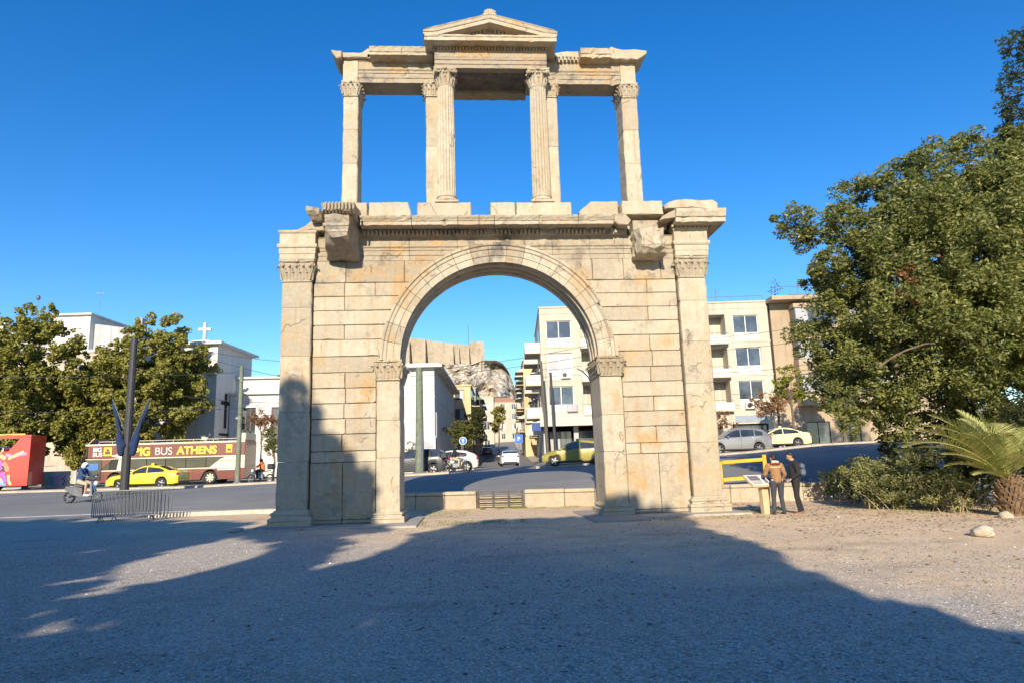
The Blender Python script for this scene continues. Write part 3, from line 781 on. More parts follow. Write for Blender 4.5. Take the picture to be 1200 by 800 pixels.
noise_mesh(dense(m.build('bracket_block', M_marble2, pL), 5), .06, 3.2, 3)
m = MB(); m.sweepx([(.2,8.60),(-1.22,8.60),(-1.24,8.66),(-1.22,8.68),(.2,8.68)], -5.14, -4.40, .1, .006); m.sweepx([(.2,8.40),(-1.21,8.42),(-1.22,8.47),(-1.20,8.49),(.2,8.5)], -5.0, -4.42, .1, .006)
m.build('fillet', M_marble, pL)
m = MB(); m.loft([ring_rect(-5.32,-4.25,8.98,9.34,.4), ring_rect(-5.30,-4.22,8.98,9.36,-.5), ring_rect(-5.2,-4.3,9.0,9.32,-1.15), ring_rect(-5.1,-4.4,9.05,9.28,-1.28)])
noise_mesh(dense(m.build('carved_block', M_carved, pL), 4), .05, 4, 8)
m = MB()
for k in range(9):
    x = -5.05+k*.10; m.tube([(x,-1.2,9.0),(x,-1.33,9.08),(x,-1.35,9.2),(x,-1.25,9.3)], .032, 6)
m.build('egg_moulding', M_carved, pL)
rough_block('cornice_fragment', [(-6.25,8.87),(-5.35,8.87),(-5.3,9.3),(-5.55,9.42),(-5.72,9.40),(-5.80,9.18),(-6.0,9.02)], .0, 1.6, arch, M_carved, amp=.03, ch=.05)
m = MB(); m.loft([ring_rect(-5.70,-5.34,9.12,9.36,.3), ring_rect(-5.68,-5.34,9.10,9.36,-.2), ring_rect(-5.76,-5.42,9.22,9.42,-.45), ring_rect(-5.80,-5.6,9.33,9.45,-.55)])
noise_mesh(dense(m.build('cornice_fragment', M_carved, arch), 3), .04, 5, 1)
pR = part('bracket', arch, 'right projecting stump, squat and heavily pitted')
m = MB()
m.loft([ring_rect(4.30,5.2,7.86,8.72,.4), ring_rect(4.28,5.2,7.84,8.70,-.2), ring_rect(4.30,5.15,7.88,8.66,-.62), ring_rect(4.38,5.08,7.98,8.60,-.80), ring_rect(4.5,4.98,8.1,8.5,-.84)])
o_ = noise_mesh(dense(m.build('bracket_block', M_carved, pR), 6), .075, 4.5, 11)
for v in o_.data.vertices:
    if v.co.y < -.3: v.co.y += .03*math.sin(v.co.x*34+v.co.z*3)*(1 if v.co.z > 8.05 else .3)
m = MB(); m.cbox(4.28, 5.1, -.28, .4, 8.72, 9.05, .02); m.build('neck_block', M_marble2, pR)
poly = [(3.66,9.17),(3.66,8.95),(3.8,8.86),(4.1,8.84),(4.2,9.0),(4.0,9.25)]
m = MB(); m.prism(poly, -.45, 1.2, ch=.03); m.build('broken_cornice_block', M_carved, arch)

# ---------------- upper storey
Z0U, ZCAP, ZARC, ZENT = 9.79, 13.80, 14.30, 15.08
YU0, YU1 = .65, 1.50
def upper_pilaster(x0, x1, sg):
    p = part('upper_pilaster', arch)
    shaft(x0, x1, YU0, YU1, [9.95, 11.4, 12.6, ZCAP] if abs(x0) > 3 else [9.95, 12.0, ZCAP], p)
    m = MB(); rr = []
    for e, t in ((.07, 0), (.075, .06), (.05, .08), (.06, .11), (.02, .14), (0, .17)):
        rr.append([(x0-e, YU0-e, Z0U+t), (x1+e, YU0-e, Z0U+t), (x1+e, YU1+e, Z0U+t), (x0-e, YU1+e, Z0U+t)])
    m.loft(rr); m.build('base', M_marble, p)
    leafy_capital('capital', (x0+x1)/2, YU0-.06, x0-.02, x1+.02, ZCAP, ZARC-.01, p, depth=YU1-YU0+.12)
upper_pilaster(-4.96, -4.46, -1); upper_pilaster(4.40, 4.94, 1)
upper_pilaster(-2.24, -1.72, -1); upper_pilaster(1.66, 2.18, 1)
# fluted columns in front
for cx in (-1.56, 1.50):
    p = part('column', arch); cy = .30; mt_ = Matrix.Translation((cx, cy, 0))
    m = MB(); m.cbox(cx-.37, cx+.37, cy-.34, cy+.34, 9.79, 9.86, .01)
    m.lathe([(.35, 9.86), (.375, 9.89), (.375, 9.92), (.35, 9.95), (.32, 9.96), (.31, 9.99), (.335, 10.01), (.335, 10.04), (.30, 10.06)], 28, 0, mt_)
    smooth_angle(m.build('base', M_marble, p), 40)
    m = MB(); NF = 20; rings = []; nz = 34
    for k in range(nz+1):
        t = k/nz; z = lerp(10.05, 13.90, t); r = .300-.035*t**1.6
        fl = min(1, min(t, 1-t)*22); chip = random.random() < .12; ck = random.randrange(NF)
        ring = []
        for q in range(NF*4):
            a = 2*math.pi*q/(NF*4); ph = q % 4
            d = (0, .022, .030, .022)[ph]*fl
            if chip and abs(q//4-ck) < 2: d = max(d, .018+random.uniform(0,.012))
            rr_ = r-d+random.uniform(-.0015,.0015); ring.append((cx+rr_*math.cos(a), cy+rr_*math.sin(a), z))
        rings.append(ring)
    m.loft(rings); m.build('fluted_shaft', M_marble, p)
    leafy_capital('capital', cx, cy-.34, cx-.34, cx+.34, 13.88, 14.44, p, round_=True, depth=.68)
# side entablatures
for (a, b, mt_) in ((-4.47,-1.95,M_marble2), (1.90,4.42,M_marble2)):
    m = MB(); m.sweepx(fascia_profile(YU0+.0, ZARC, ZENT, YU1), a, b, .14, .005, .08); m.build('architrave_block', mt_, arch)
for (a, b) in ((-4.98,-4.48), (4.43,4.95)):
    m = MB(); m.cbox(a, b, YU0+.01, YU1, ZARC+.005, ZENT+.02, .015); m.build('architrave_block', M_marble, arch)
m = MB()
for x in np.arange(-4.15, -2.0, .13): m.box(x, x+.07, .52, .7, ZENT+.01, ZENT+.14)
for x in np.arange(1.95, 4.25, .13): m.box(x, x+.07, .52, .7, ZENT+.01, ZENT+.16)
m.box(-4.4, -1.95, .66, YU1, ZENT, ZENT+.18); m.box(1.9, 4.45, .66, YU1, ZENT, ZENT+.18)
m.build('dentil_course', M_marble2, arch)
def upper_cornice(a, b, yf, z0, z1, nm='cornice_block', mat=None, jit=.008, chip=.1):
    m = MB(); H = z1-z0
    m.sweepx([(YU1, z0), (.6, z0), (yf+.08, z0+.02), (yf+.08, z0+H*.35), (yf+.05, z0+H*.40), (yf+.02, z0+H*.75), (yf, z1-.03), (yf+.04, z1), (YU1, z1+.06)], a, b, .11, jit, chip)
    return m.build(nm, mat or M_marble, arch)
upper_cornice(-4.05, -3.0, .17, 15.02, 15.33); upper_cornice(-2.99, -1.97, .17, 15.02, 15.33)
rough_block('broken_cornice_block', [(-4.98,15.10),(-4.06,15.10),(-4.02,15.36),(-4.12,15.44),(-4.3,15.30),(-5.0,15.28)], .52, YU1, arch, M_carved, amp=.02)
rough_block('broken_cornice_block', [(-5.0,15.05),(-4.98,15.28),(-5.33,15.32),(-5.30,15.2),(-5.15,15.0)], .4, YU1, arch, M_carved, amp=.02)
rough_block('broken_cornice_block', [(1.92,15.24),(3.02,15.24),(3.0,15.47),(2.6,15.48),(2.25,15.42),(1.92,15.34)], .60, YU1, arch, M_marble, amp=.02)
upper_cornice(3.0, 4.05, .20, 15.03, 15.36)
rough_block('broken_cornice_block', [(4.06,15.08),(4.98,15.06),(5.3,15.28),(5.34,15.40),(4.9,15.46),(4.3,15.44),(4.06,15.52)], .40, YU1, arch, M_carved, amp=.025)
# centre bay: projecting entablature, soffit block with shade in its colour, rear beam
m = MB(); m.sweepx([(YU0, 14.44), (.02, 14.44), (.02, 14.56), (-.01, 14.57), (-.01, 14.70), (-.035, 14.71), (-.05, 14.78), (-.06, 14.80), (.0, 14.82), (.0, 15.02), (-.03, 15.05), (YU0, 15.05)], -1.90, 1.80, .13, .005, .08)
m.build('architrave_block', M_marble2, arch)
for (a, b) in ((-1.90,-1.25), (1.18,1.80)):
    m = MB(); m.box(a, b, YU0+.002, YU1-.02, 14.30, 15.04); m.build('return_block', M_marble, arch)
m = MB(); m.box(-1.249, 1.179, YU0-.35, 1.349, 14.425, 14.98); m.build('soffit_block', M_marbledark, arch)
rough_block('rear_beam', [(-1.62,14.30),(1.22,14.30),(1.22,14.9),(-1.2,14.9),(-1.2,14.42)], 1.35, 1.80, arch, M_carved, amp=.02)
# centre cornice, dentils, pediment
m = MB()
for x in np.arange(-1.92, 1.84, .105): m.box(x, x+.055, -.11, .03, 15.0+.055, 15.13)
m.box(-1.95, 1.85, -.02, 1.5, 15.05, 15.16); m.build('dentil_course', M_marble2, arch)
m = MB(); m.sweepx([(1.5, 15.14), (-.05, 15.14), (-.42, 15.15), (-.42, 15.26), (-.45, 15.28), (-.46, 15.33), (-.42, 15.36), (1.5, 15.36)], -2.20, 2.10, .12, .006, .08)
m.build('horizontal_cornice', M_marble, arch)
XA = -.07
def raking(sg):
    xe = -2.24 if sg < 0 else 2.13; ze, za = 15.50, 16.10; n = 18; rings = []
    prof = [(1.45, -.30), (-.05, -.30), (-.42, -.29), (-.42, -.17), (-.45, -.15), (-.47, -.06), (-.50, -.02), (-.48, .0), (1.45, .0)]
    for k in range(n+1):
        t = k/n; x = lerp(xe, XA, t); zz = lerp(ze, za, t)
        low = max(0, min(1, t*6))
        rings.append([(x, y+random.uniform(-.005,.005), zz+dz*(lerp(.45, 1, low))+random.uniform(-.005,.005)) for y, dz in prof])
    m = MB(); m.loft(rings)
    for k in range(2, 17):
        t = (k+.5)/18; x = lerp(xe, XA, t); zz = lerp(ze, za, t)-.30; m.box(x-.028, x+.028, -.12, .0, zz-.10, zz+.01)
    m.build('raking_cornice', M_marble, arch)
raking(-1); raking(1)
m = MB(); m.prism([(-1.9,15.36),(1.8,15.36),(XA,15.86)], .0, 1.4); m.build('tympanum', M_marble, arch)
m = MB()
for k in range(7):
    a = R(-66+k*22); m.tube([(XA+.02*math.sin(a),-.42,16.08),(XA+.13*math.sin(a),-.43,16.10+.09*math.cos(a)),(XA+.20*math.sin(a),-.45,16.12+.15*math.cos(a))], [.03,.04,.028], 6)
m.cbox(XA-.22, XA+.22, -.46, -.15, 16.05, 16.13, .02); m.cbox(XA-.19, XA+.21, -.45, -.2, 16.13, 16.24, .03)
smooth_angle(m.build('akroterion', M_carved, arch), 50)
# ------------------------------------------------------------ buildings
def wall_mat(name, col, var=.12, dirt=.4, scale=.5):
    t = NT(name); P = t.pos(); a = t.noise(scale, 5, .6, P); st = t.noise(1, 5, .65, t.map(P, (2.2, 2.2, .15)), .3); f = t.noise(14, 4, .7, P)
    c = t.mix(t.ramp(a, [(.35, 0), (.65, 1)]), tuple(x*(1-var) for x in col), tuple(min(.9, x*(1+var*.5)) for x in col))
    c = t.mix(t.math('MULTIPLY', t.ramp(st, [(.52, 0), (.68, 1)]), dirt), c, tuple(x*.45 for x in col))
    c = t.mix(t.math('MULTIPLY', f, .12), c, tuple(x*.4 for x in col))
    t.base(c); t.set(Roughness=.9); t.bump(f, .15, .02); return t.m
M_cream = wall_mat('cream_render', (.53,.475,.375)); M_whitewall = wall_mat('white_render', (.63,.615,.57), .07, .4)
M_tan = wall_mat('tan_render', (.42,.32,.215)); M_greywall = wall_mat('grey_render', (.42,.42,.43), .1, .5)
M_yellow = wall_mat('yellow_render', (.58,.45,.25)); M_beige = wall_mat('beige_render', (.50,.42,.32))
M_frame = plain('white_window_frame', (.7,.68,.64), .6, var=.05, bump=0); M_brown = plain('brown_joinery', (.22,.11,.05), .7, var=.2)
M_railing = plain('railing_paint', (.10,.10,.10), .6, bump=0); M_shade = plain('canvas_awning', (.55,.50,.42), .9, var=.1)
M_roofg = plain('roof_tiles', (.42,.22,.13), .85, var=.3, scale=3)
M_cloth_green = plain('green_awning', (.10,.16,.10), .9)

def holed(m, xs, zs, holes, y0=0, rec=.22, mi=0):
    """wall face in the plane y=y0 (facing -y) with openings (x0,x1,z0,z1) and their reveals"""
    X = sorted(set([round(v, 4) for h in holes for v in h[:2]]+[round(v, 4) for v in xs])); Z = sorted(set([round(v, 4) for h in holes for v in h[2:]]+[round(v, 4) for v in zs]))
    def inh(x, z): return any(h[0] < x < h[1] and h[2] < z < h[3] for h in holes)
    for i in range(len(X)-1):
        for j in range(len(Z)-1):
            if not inh((X[i]+X[i+1])/2, (Z[j]+Z[j+1])/2):
                m.add([(X[i],y0,Z[j]),(X[i+1],y0,Z[j]),(X[i+1],y0,Z[j+1]),(X[i],y0,Z[j+1])], [(0,1,2,3)], mi)
    for a, b, c, d in holes:
        m.add([(a,y0,c),(b,y0,c),(b,y0,d),(a,y0,d),(a,y0+rec,c),(b,y0+rec,c),(b,y0+rec,d),(a,y0+rec,d)], [(1,0,4,5),(2,1,5,6),(3,2,6,7),(0,3,7,4)], mi)
def window(parent, x0, x1, z0, z1, y, mt=None, panes=2, frame=M_frame, curt=0, fw=.07, sill=True):
    """frame + panes + sill; y is the wall face, glass is set back"""
    m = MB(); yb = y+.12
    m.box(x0, x1, yb, yb+.05, z0, z0+fw, 0, mt); m.box(x0, x1, yb, yb+.05, z1-fw, z1, 0, mt)
    for k in range(panes+1):
        xx = lerp(x0, x1-fw, k/panes); m.box(xx, xx+fw, yb-.003, yb+.053, z0+fw, z1-fw, 0, mt)
    f = m.build('window', frame, parent)
    for k in range(panes):
        a, b = lerp(x0, x1, k/panes)+fw*.5, lerp(x0, x1, (k+1)/panes)-fw*.3
        m = MB(); m.box(a, b, yb+.02, yb+.03, z0+fw*.5, z1-fw*.5, 0, mt); m.build('pane', M_curtain if random.random() < curt else M_glass, f)
    if sill: 
        m = MB(); m.box(x0-.06, x1+.06, y-.07, y+.12, z0-.07, z0-.002, 0, mt); m.build('sill', frame, f)
    return f
def rail(parent, x0, x1, y, z, h, mt=None, n=None, mat=M_railing, name='railing'):
    m = MB(); m.box(x0, x1, y-.02, y+.02, z+h-.04, z+h, 0, mt); m.box(x0, x1, y-.015, y+.015, z+.05, z+.08, 0, mt)
    n = n or max(2, int((x1-x0)/.14))
    for k in range(n+1):
        xx = lerp(x0, x1-.02, k/n); m.box(xx, xx+.02, y-.01, y+.01, z+.08, z+h-.04, 0, mt)
    o = m.build(name, mat, parent); return o
def ac_unit(parent, x, y, z, mt=None):
    m = MB(); m.cbox(x, x+.8, y-.32, y-.02, z, z+.55, .02, 0, mt)
    o = m.build('air_conditioner', M_frame, parent)
    m = MB(); mm = (mt or Matrix()) @ Matrix.Translation((x+.3, y-.32, z+.28)) @ Matrix.Rotation(math.pi/2, 4, 'X')
    m.lathe([(.2,0),(.2,.015),(.05,.02)], 12, 0, mm); m.build('fan_grille', M_black, o); return o

# --- cream apartment block, front facade turned towards the avenue
zb = 1.45
bld = thing('apartment_block', 'cream four-storey apartment block with a dark corner shop, seen through and right of the arch', 'building', (5.45, 38.1, zb), R(-4))
Wd = 20.1; Hh = 13.5; FZ = [(4.95,6.6),(7.85,9.5),(10.75,12.35)]
holes = []
wins = [(.55,2.75),(7.3,9.4),(10.6,12.7),(17.0,19.2)]
logs = [(3.55,6.2),(13.9,16.3)]
for (a, b) in wins:
    for z0, z1 in FZ: holes.append((a, b, z0, z1))
for (a, b) in logs:
    for z0, z1 in FZ: holes.append((a, b, z0-.85, z1+.12))
holes.append((.35, 12.5, .0, 3.15)); holes.append((13.4, 15.4, 0, 2.9)); holes.append((16.2, 19.3, .3, 2.9))
m = MB(); holed(m, [0, Wd], [0, Hh], holes, 0, .25)
m.add([(0,0,0),(0,14,0),(0,14,Hh),(0,0,Hh)], [(0,1,2,3)]); m.add([(Wd,0,0),(Wd,14,0),(Wd,14,Hh),(Wd,0,Hh)], [(0,1,2,3)])
m.add([(0,14,0),(Wd,14,0),(Wd,14,Hh),(0,14,Hh)], [(0,1,2,3)]); m.add([(0,0,Hh-.4),(Wd,0,Hh-.4),(Wd,14,Hh-.4),(0,14,Hh-.4)], [(0,1,2,3)])
m.build('wall', M_cream, bld, fix=False)
m = MB(); m.box(-.06, Wd+.06, -.07, .15, Hh-.02, Hh+.12); m.box(-.06, .12, .15, 14, Hh-.02, Hh+.12); m.box(Wd-.12, Wd+.06, .15, 14, Hh-.02, Hh+.12); m.build('parapet_coping', M_cream, bld)
for z in (4.25, 7.05, 9.95, 12.95):
    m = MB(); m.box(-.04, Wd+.04, -.035, .03, z, z+.16); m.build('string_course', M_cream, bld)
for x in (3.05, 6.55, 9.75, 12.95, 16.5):
    m = MB(); m.box(x-.14, x+.14, -.05, .02, 4.42, 12.94); m.build('pilaster_strip', M_cream, bld)
m = MB(); m.box(.1, 19.9, 4.0, 4.1, .05, Hh-.5); m.box(.3, 16, 3.2, 3.3, 0, 3.2); m.build('dark_interior', M_dark, bld)
m = MB(); m.box(-.5+.8, 12.8, .1, 4, 3.16, 3.3); m.build('shop_ceiling', M_dark, bld)
for i, (a, b) in enumerate(wins):
    for j, (z0, z1) in enumerate(FZ):
        window(bld, a, b, z0, z1, 0, curt=.55 if i < 1 else .15)
        m = MB(); m.box(a, b, -.025, .01, z0-.80, z0-.1); m.build('spandrel_panel', M_whitewall, bld)
for (a, b) in logs:
    for j, (z0, z1) in enumerate(FZ):
        m = MB(); m.box(a, b, 1.5, 1.6, z0-.86, z1+.12); m.build('loggia_wall', M_cream, bld)
        window(bld, a+.35, b-.5, z0-.3, z1-.1, 1.38, curt=.75, sill=False)
        m = MB(); m.box(a-.1, a, .24, 1.6, z0-.86, z1+.12); m.build('loggia_side', M_cream, bld); m = MB(); m.box(b, b+.1, .24, 1.6, z0-.86, z1+.12); m.build('loggia_side', M_cream, bld)
        m = MB(); m.box(a-.08, b+.08, -.55, 1.5, z0-.98, z0-.86); m.build('balcony_slab', M_cream, bld)
        m = MB(); m.box(a-.05, b+.05, -.55, -.47, z0-.86, z0-.22); m.build('balcony_front', M_whitewall, bld); rail(bld, a-.05, b+.05, -.51, z0-.30, .30, n=2)
        m = MB(); m.box(a+.002, b-.002, .02, 1.5, z1+.10, z1+.118); m.build('loggia_ceiling', M_greywall, bld)
ac_unit(bld, 1.7, 0, 7.05+.2); ac_unit(bld, 17.4, 0, 4.25-.1)
m = MB(); m.box(18.6, 19.3, -.06, .0, 3.95, 4.3)
for k in range(4): m.box(18.62, 19.28, -.09, -.06, 4.0+k*.07, 4.03+k*.07)
m.build('vent_grille', M_brown, bld)
m = MB(); m.cbox(2.1, 3.0, -.35, .0, 4.35, 5.0, .04); m.build('meter_box', M_greywall, bld)
# awning over the shop, columns, glass
rr = []
for x in np.linspace(-.3, 12.4, 14): rr.append([(x,-.02,4.25),(x,-1.3,3.35),(x,-1.3,3.12),(x,-1.27,3.12),(x,-1.26,3.32),(x,.0,4.2)])
m = MB(); m.loft(rr); m.build('shop_awning', M_shade, bld)
for x in (0, 2.6, 5.2, 8, 10.4):
    m = MB(); m.box(x, x+.4, -.02, .5, 0, 3.16); m.build('shop_pillar', M_greywall, bld)
for (a, b) in ((.5,2.5),(3.1,5.1),(5.7,7.9),(13.5,15.3),(16.4,19.2)): window(bld, a, b, .3, 2.8, .9 if a < 9 else 0, frame=M_black, curt=.1, sill=False)
m = MB(); m.box(16.5, 19.2, -.04, -.01, 3.05, 3.6); m.build('shop_sign', plain('weathered_blue_sign', (.25,.30,.36), .6), bld)
# left side wall: balconies over the side street
mtS = Matrix.Rotation(R(90), 4, 'Z') @ Matrix.Scale(-1, 4, (1,0,0))    # along +y of the block, facing -x
for z in (4.1, 7.0, 9.9):
    for (a, b) in ((1.6, 5.2), (8.2, 11.6)):
        m = MB(); m.box(-1.35, 0, a, b, z-.12, z); m.build('balcony_slab', M_cream, bld)
        m = MB(); m.box(-1.35, -1.28, a, b, z, z+.85); m.box(-1.27, 0, a, a+.07, z, z+.85); m.build('balcony_front', M_whitewall, bld)
        m = MB(); m.box(-.03, .02, a+.5, b-.6, z+.05, z+2.2); m.build('balcony_door', M_glass, bld)
# blue parking board on the corner, half-round shop canopy
m = MB(); rr = []
for k in range(9):
    a = math.pi/2*k/8; rr.append([(-.02-1.5*math.cos(a), .9, 2.5+1.25*math.sin(a)), (-.02-1.5*math.cos(a), 4.2, 2.5+1.25*math.sin(a)), (-.02-1.42*math.cos(a), 4.2, 2.5+1.2*math.sin(a)), (-.02-1.42*math.cos(a), .9, 2.5+1.2*math.sin(a))])
m.loft(rr); m.prism([(-1.52,2.5)]+[(-.02-1.5*math.cos(math.pi/2*k/8), 2.5+1.25*math.sin(math.pi/2*k/8)) for k in range(1,9)]+[(0,2.5)], .84, .90)
m.build('side_awning', M_shade, bld)
# roof clutter
rail(bld, .2, Wd-.2, .3, Hh+.1, .55, n=14, name='roof_railing')
m = MB(); m.box(14, 17, 5, 8, Hh-.4, Hh+.9); m.build('roof_hut', M_greywall, bld)
for x, h in ((4.2,1.6),(16.3,1.8)):
    m = MB(); m.tube([(x,2,Hh-.4),(x,2,Hh+h)], .02, 5)
    for k in range(4): m.box(x-.35+.05*k, x+.35-.05*k, 1.99, 2.01, Hh+h-.1-.15*k, Hh+h-.085-.15*k)
    m.build('roof_aerial', M_railing, bld)

# --- tan block with bay windows, to its right behind the trees
b2 = thing('apartment_block', 'tan apartment block with angled bay windows, half hidden by the big tree on the right', 'building', (25.7, 36.6, 1.75), R(-4))
m = MB(); holes = [(11,12.4,z0,z1) for z0, z1 in FZ]+[(2.2,4.2,.2,2.6),(5,6.8,.2,2.6)]
holed(m, [0, 14], [0, 13.3], holes, 0, .2); m.add([(0,0,0),(0,12,0),(0,12,13.3),(0,0,13.3)], [(0,1,2,3)]); m.add([(14,0,0),(14,12,0),(14,12,13.3),(14,0,13.3)], [(0,1,2,3)]); m.add([(0,0,13.2),(14,0,13.2),(14,12,13.2),(0,12,13.2)], [(0,1,2,3)])
m.build('wall', M_tan, b2, fix=False)
m = MB(); m.box(-.3, 14.2, -1.5, .3, 13.0, 13.35); m.build('roof_slab', M_tan, b2)
m = MB(); m.box(.1, 13.9, 2.6, 2.7, 0, 13); m.build('dark_interior', M_dark, b2)
for (z0, z1) in FZ: window(b2, 11, 12.4, z0, z1, 0)
for (a, b) in ((2.2,4.2),(5,6.8)): window(b2, a, b, .2, 2.6, 0, frame=M_black, sill=False)
for k, (z0, z1) in enumerate(FZ):
    for xo in (1.6, 6.2):
        m = MB()
        for (za, zb2) in ((z0-1.0, z0), (z1, z1+.35)): m.prism([(xo,za),(xo+3.6,za),(xo+3.6,zb2),(xo,zb2)], -1.15, 0)
        m.build('bay', M_tan, b2)
        f = window(b2, xo+.1, xo+3.5, z0, z1, -1.2, panes=3, curt=.7, frame=M_railing, sill=False)
        m = MB(); m.box(xo+.06, xo+.10, -1.05, -.02, z0+.02, z1-.02); m.build('side_pane', M_glass, f)
rail(b2, .2, 13.8, -.9, 13.4, .9, n=10)
m = MB(); m.tube([(3.5,2,13.2),(3.5,2,15.2)], .025, 5); m.box(3.1,3.9,1.98,2.02,14.9,14.93); m.box(2.6,4.6,1.98,2.02,14.2,14.25); m.build('roof_aerial', M_railing, b2)
m = MB(); m.tube([(1.2,1.5,13.2),(1.25,1.5,14.2)], .03, 5); 
for _ in range(120):
    c = Vector((1.25,1.5,14.7))+Vector((random.gauss(0,.28),random.gauss(0,.25),random.gauss(0,.36))); m.add([tuple(c+Vector((random.uniform(-.1,.1),random.uniform(-.1,.1),random.uniform(-.1,.1)))) for _ in range(3)], [(0,1,2)])
o = m.build('potted_shrub', M_leaf_under); o.parent = None; o.matrix_world = Matrix.Translation((25.7,36.6,1.75)) @ Matrix.Rotation(R(-4),4,'Z'); tag(o, 'small dark shrub growing on the roof edge of the tan apartment block', 'shrub')

# --- white church: tower, hall and street-corner block
ch = thing('church', 'white church with a square bell tower, roof cross and pilastered corner block', 'church', (0,0,0))
def cross(m, x, y, z, h, t=.13):
    m.box(x-t/2, x+t/2, y-t/2, y+t/2, z, z+h); m.box(x-h*.34, x-t/2-.001, y-t/2, y+t/2, z+h*.58, z+h*.58+t); m.box(x+t/2+.001, x+h*.34, y-t/2, y+t/2, z+h*.58, z+h*.58+t)
tw = Matrix.Translation((-24.25, 44.2, 1.05)) @ Matrix.Rotation(R(-5), 4, 'Z')      # front right corner of the tower
m = MB(); m2 = MB(); holed(m2, [-5.2,0], [0,12.3], [(-3.35,-2.45,9.3,10.9)], 0, .4)
m.add([tuple(tw @ Vector(p)) for p in m2.v], m2.f)
m.box(-5.2, 0, .02, 8, 0, 12.3, 0, tw); m.build('tower_wall', M_whitewall, ch, fix=False)
m = MB(); m.box(-3.35, -2.45, .01, .015, 9.3, 10.9, 0, tw); m.build('tower_opening', M_dark, ch)
m = MB(); m.box(-5.7, .55, -.55, 8.5, 12.3, 12.52, 0, tw); m.box(-5.5, .35, -.35, 8.3, 12.52, 12.6, 0, tw); m.build('tower_roof', M_whitewall, ch)
m = MB(); m.box(-2.6,-.9,.2,1.6,12.6,12.8,0,tw); c0 = tw @ Vector((-1.7,.8,12.8)); cross(m, c0.x, c0.y, c0.z, 1.75, .24); m.build('roof_cross', M_whitewall, ch)
m = MB()
m.box(.0, .06, 1.9, 2.35, 4.6, 7.9, 0, tw); m.box(.0, .06, 1.15, 3.1, 6.8, 7.15, 0, tw)
for k in range(3): m.box(0, .05, 1.0, 3.6, 3.0+.45*k, 3.22+.45*k, 0, tw)
m.build('wall_cross', M_dark, ch)
# hall between
hy = 47.0; m = MB(); hx0, hx1 = -23.9, -11.2
W4 = [(-22.9+3.0*k, -21.4+3.0*k, 4.2, 7.6) for k in range(4)]
holed(m, [hx0, hx1], [1, 8.9], W4, hy, .3); m.box(hx0, hx1, hy+.5, hy+14, 1, 8.85); m.build('hall_wall', M_whitewall, ch, fix=False)
m = MB(); m.box(hx0, hx1+.1, hy-.35, hy+.5, 8.9, 9.1); m.box(hx0, hx1, hy+1.5, hy+14, 8.85, 10.6); m.box(hx0, hx1+.2, hy+1.2, hy+14, 10.6, 10.8); m.build('hall_cornice', M_whitewall, ch)
for (a, b, z0, z1) in W4:
    window(ch, a, b, z0, z1, hy, panes=3, frame=M_brown, curt=0)
    m = MB(); m.box(a-.25, a-.02, hy-.08, hy+.1, z0-.3, z1+.35); m.box(b+.02, b+.25, hy-.08, hy+.1, z0-.3, z1+.35); m.box(a-.018, b+.018, hy-.08, hy+.1, z1+.02, z1+.35); m.build('window_surround', M_whitewall, ch)
# corner block beside the street
bx = Matrix.Translation((-3.95, 40.9, 1.3)) @ Matrix.Rotation(R(-3), 4, 'Z')
m = MB(); m.box(-3.3, 0, 0, 24, 0, 9.0, 0, bx); m.box(-7.4, -3.3, .9, 24, 0, 8.9, 0, bx); m.build('block_wall', M_whitewall, ch)
m = MB(); m.box(-7.9, .75, -.7, 24.6, 9.0, 9.2, 0, bx); m.box(-7.7, .5, -.45, 24.4, 9.2, 9.36, 0, bx); m.build('block_cornice', M_whitewall, ch)
m = MB(); m.box(-7.4, -3.35, -.15, .9, 7.3, 7.55, 0, bx); m.box(-.02, .04, 0, 24, 6.3, 6.45, 0, bx); m.box(-3.3, .02, -.05, .0, 6.35, 6.5, 0, bx); m.build('string_course', M_whitewall, ch)
for xx in (-6.9, -5.5, -4.1):
    m = MB(); m.box(xx, xx+.75, .1, .9, 0, 7.3, 0, bx); m.build('pilaster', M_whitewall, ch)
m = MB(); m.box(-2.2, .1, -.35, -.01, 0, 2.9, 0, bx)
m.build('plinth', M_whitewall, ch)
m = MB(); rr = [(-2.0+1.9*t, 2.0+.55*math.sin(math.pi*t)) for t in np.linspace(0, 1, 9)]
m.prism([(-2.0,1.86)]+rr+[(-.1,1.86)], -.40, -.36, 0, bx); m.build('plinth_arch', M_greywall, ch)
m = MB(); m.tube([tuple(bx @ Vector((.12,.3,0))), tuple(bx @ Vector((.12,.3,5)))], .06, 6); m.build('downpipe', M_greywall, ch)

# grey block behind the plane trees
b3 = thing('apartment_block', 'grey-roofed white block with a rooftop hut showing above the street trees at far left', 'building', (-63, 62, .7), R(-4), scale=(.74,1,1.04))
m = MB(); holes = [(3+5*k, 5+5*k, z, z+1.6) for k in range(6) for z in (2.4,5.4,8.4,11.4)]
holed(m, [0,33],[0,14.4], holes, 0, .3); m.box(0,33,.5,14,0,14.4); m.build('wall', M_beige, b3, fix=False)
m = MB(); m.box(-.1,33.1,-.15,14,14.4,14.7); m.build('cornice', M_whitewall, b3)
for h in holes[::1]:
    if h[3] > 9: window(b3, *h, 0, panes=2, curt=.3)
m = MB(); m.prism([(5,14.7),(32,14.7),(30,17.3),(24,18.0),(6,17.6)], 2, 13); m.build('mansard', M_greywall, b3)
m = MB(); m.box(0,10,1,9,14.7,18.0); m.box(-.3,10.3,.7,9.3,18.0,18.2); m.build('roof_hut', M_whitewall, b3)
m = MB(); m.box(17,23.5,1.2,8,14.7,18.9); m.box(16.6,23.9,.8,8.4,18.9,19.1); m.build('roof_hut', M_whitewall, b3); window(b3, 19.5,22,17.4,18.6,1.08)
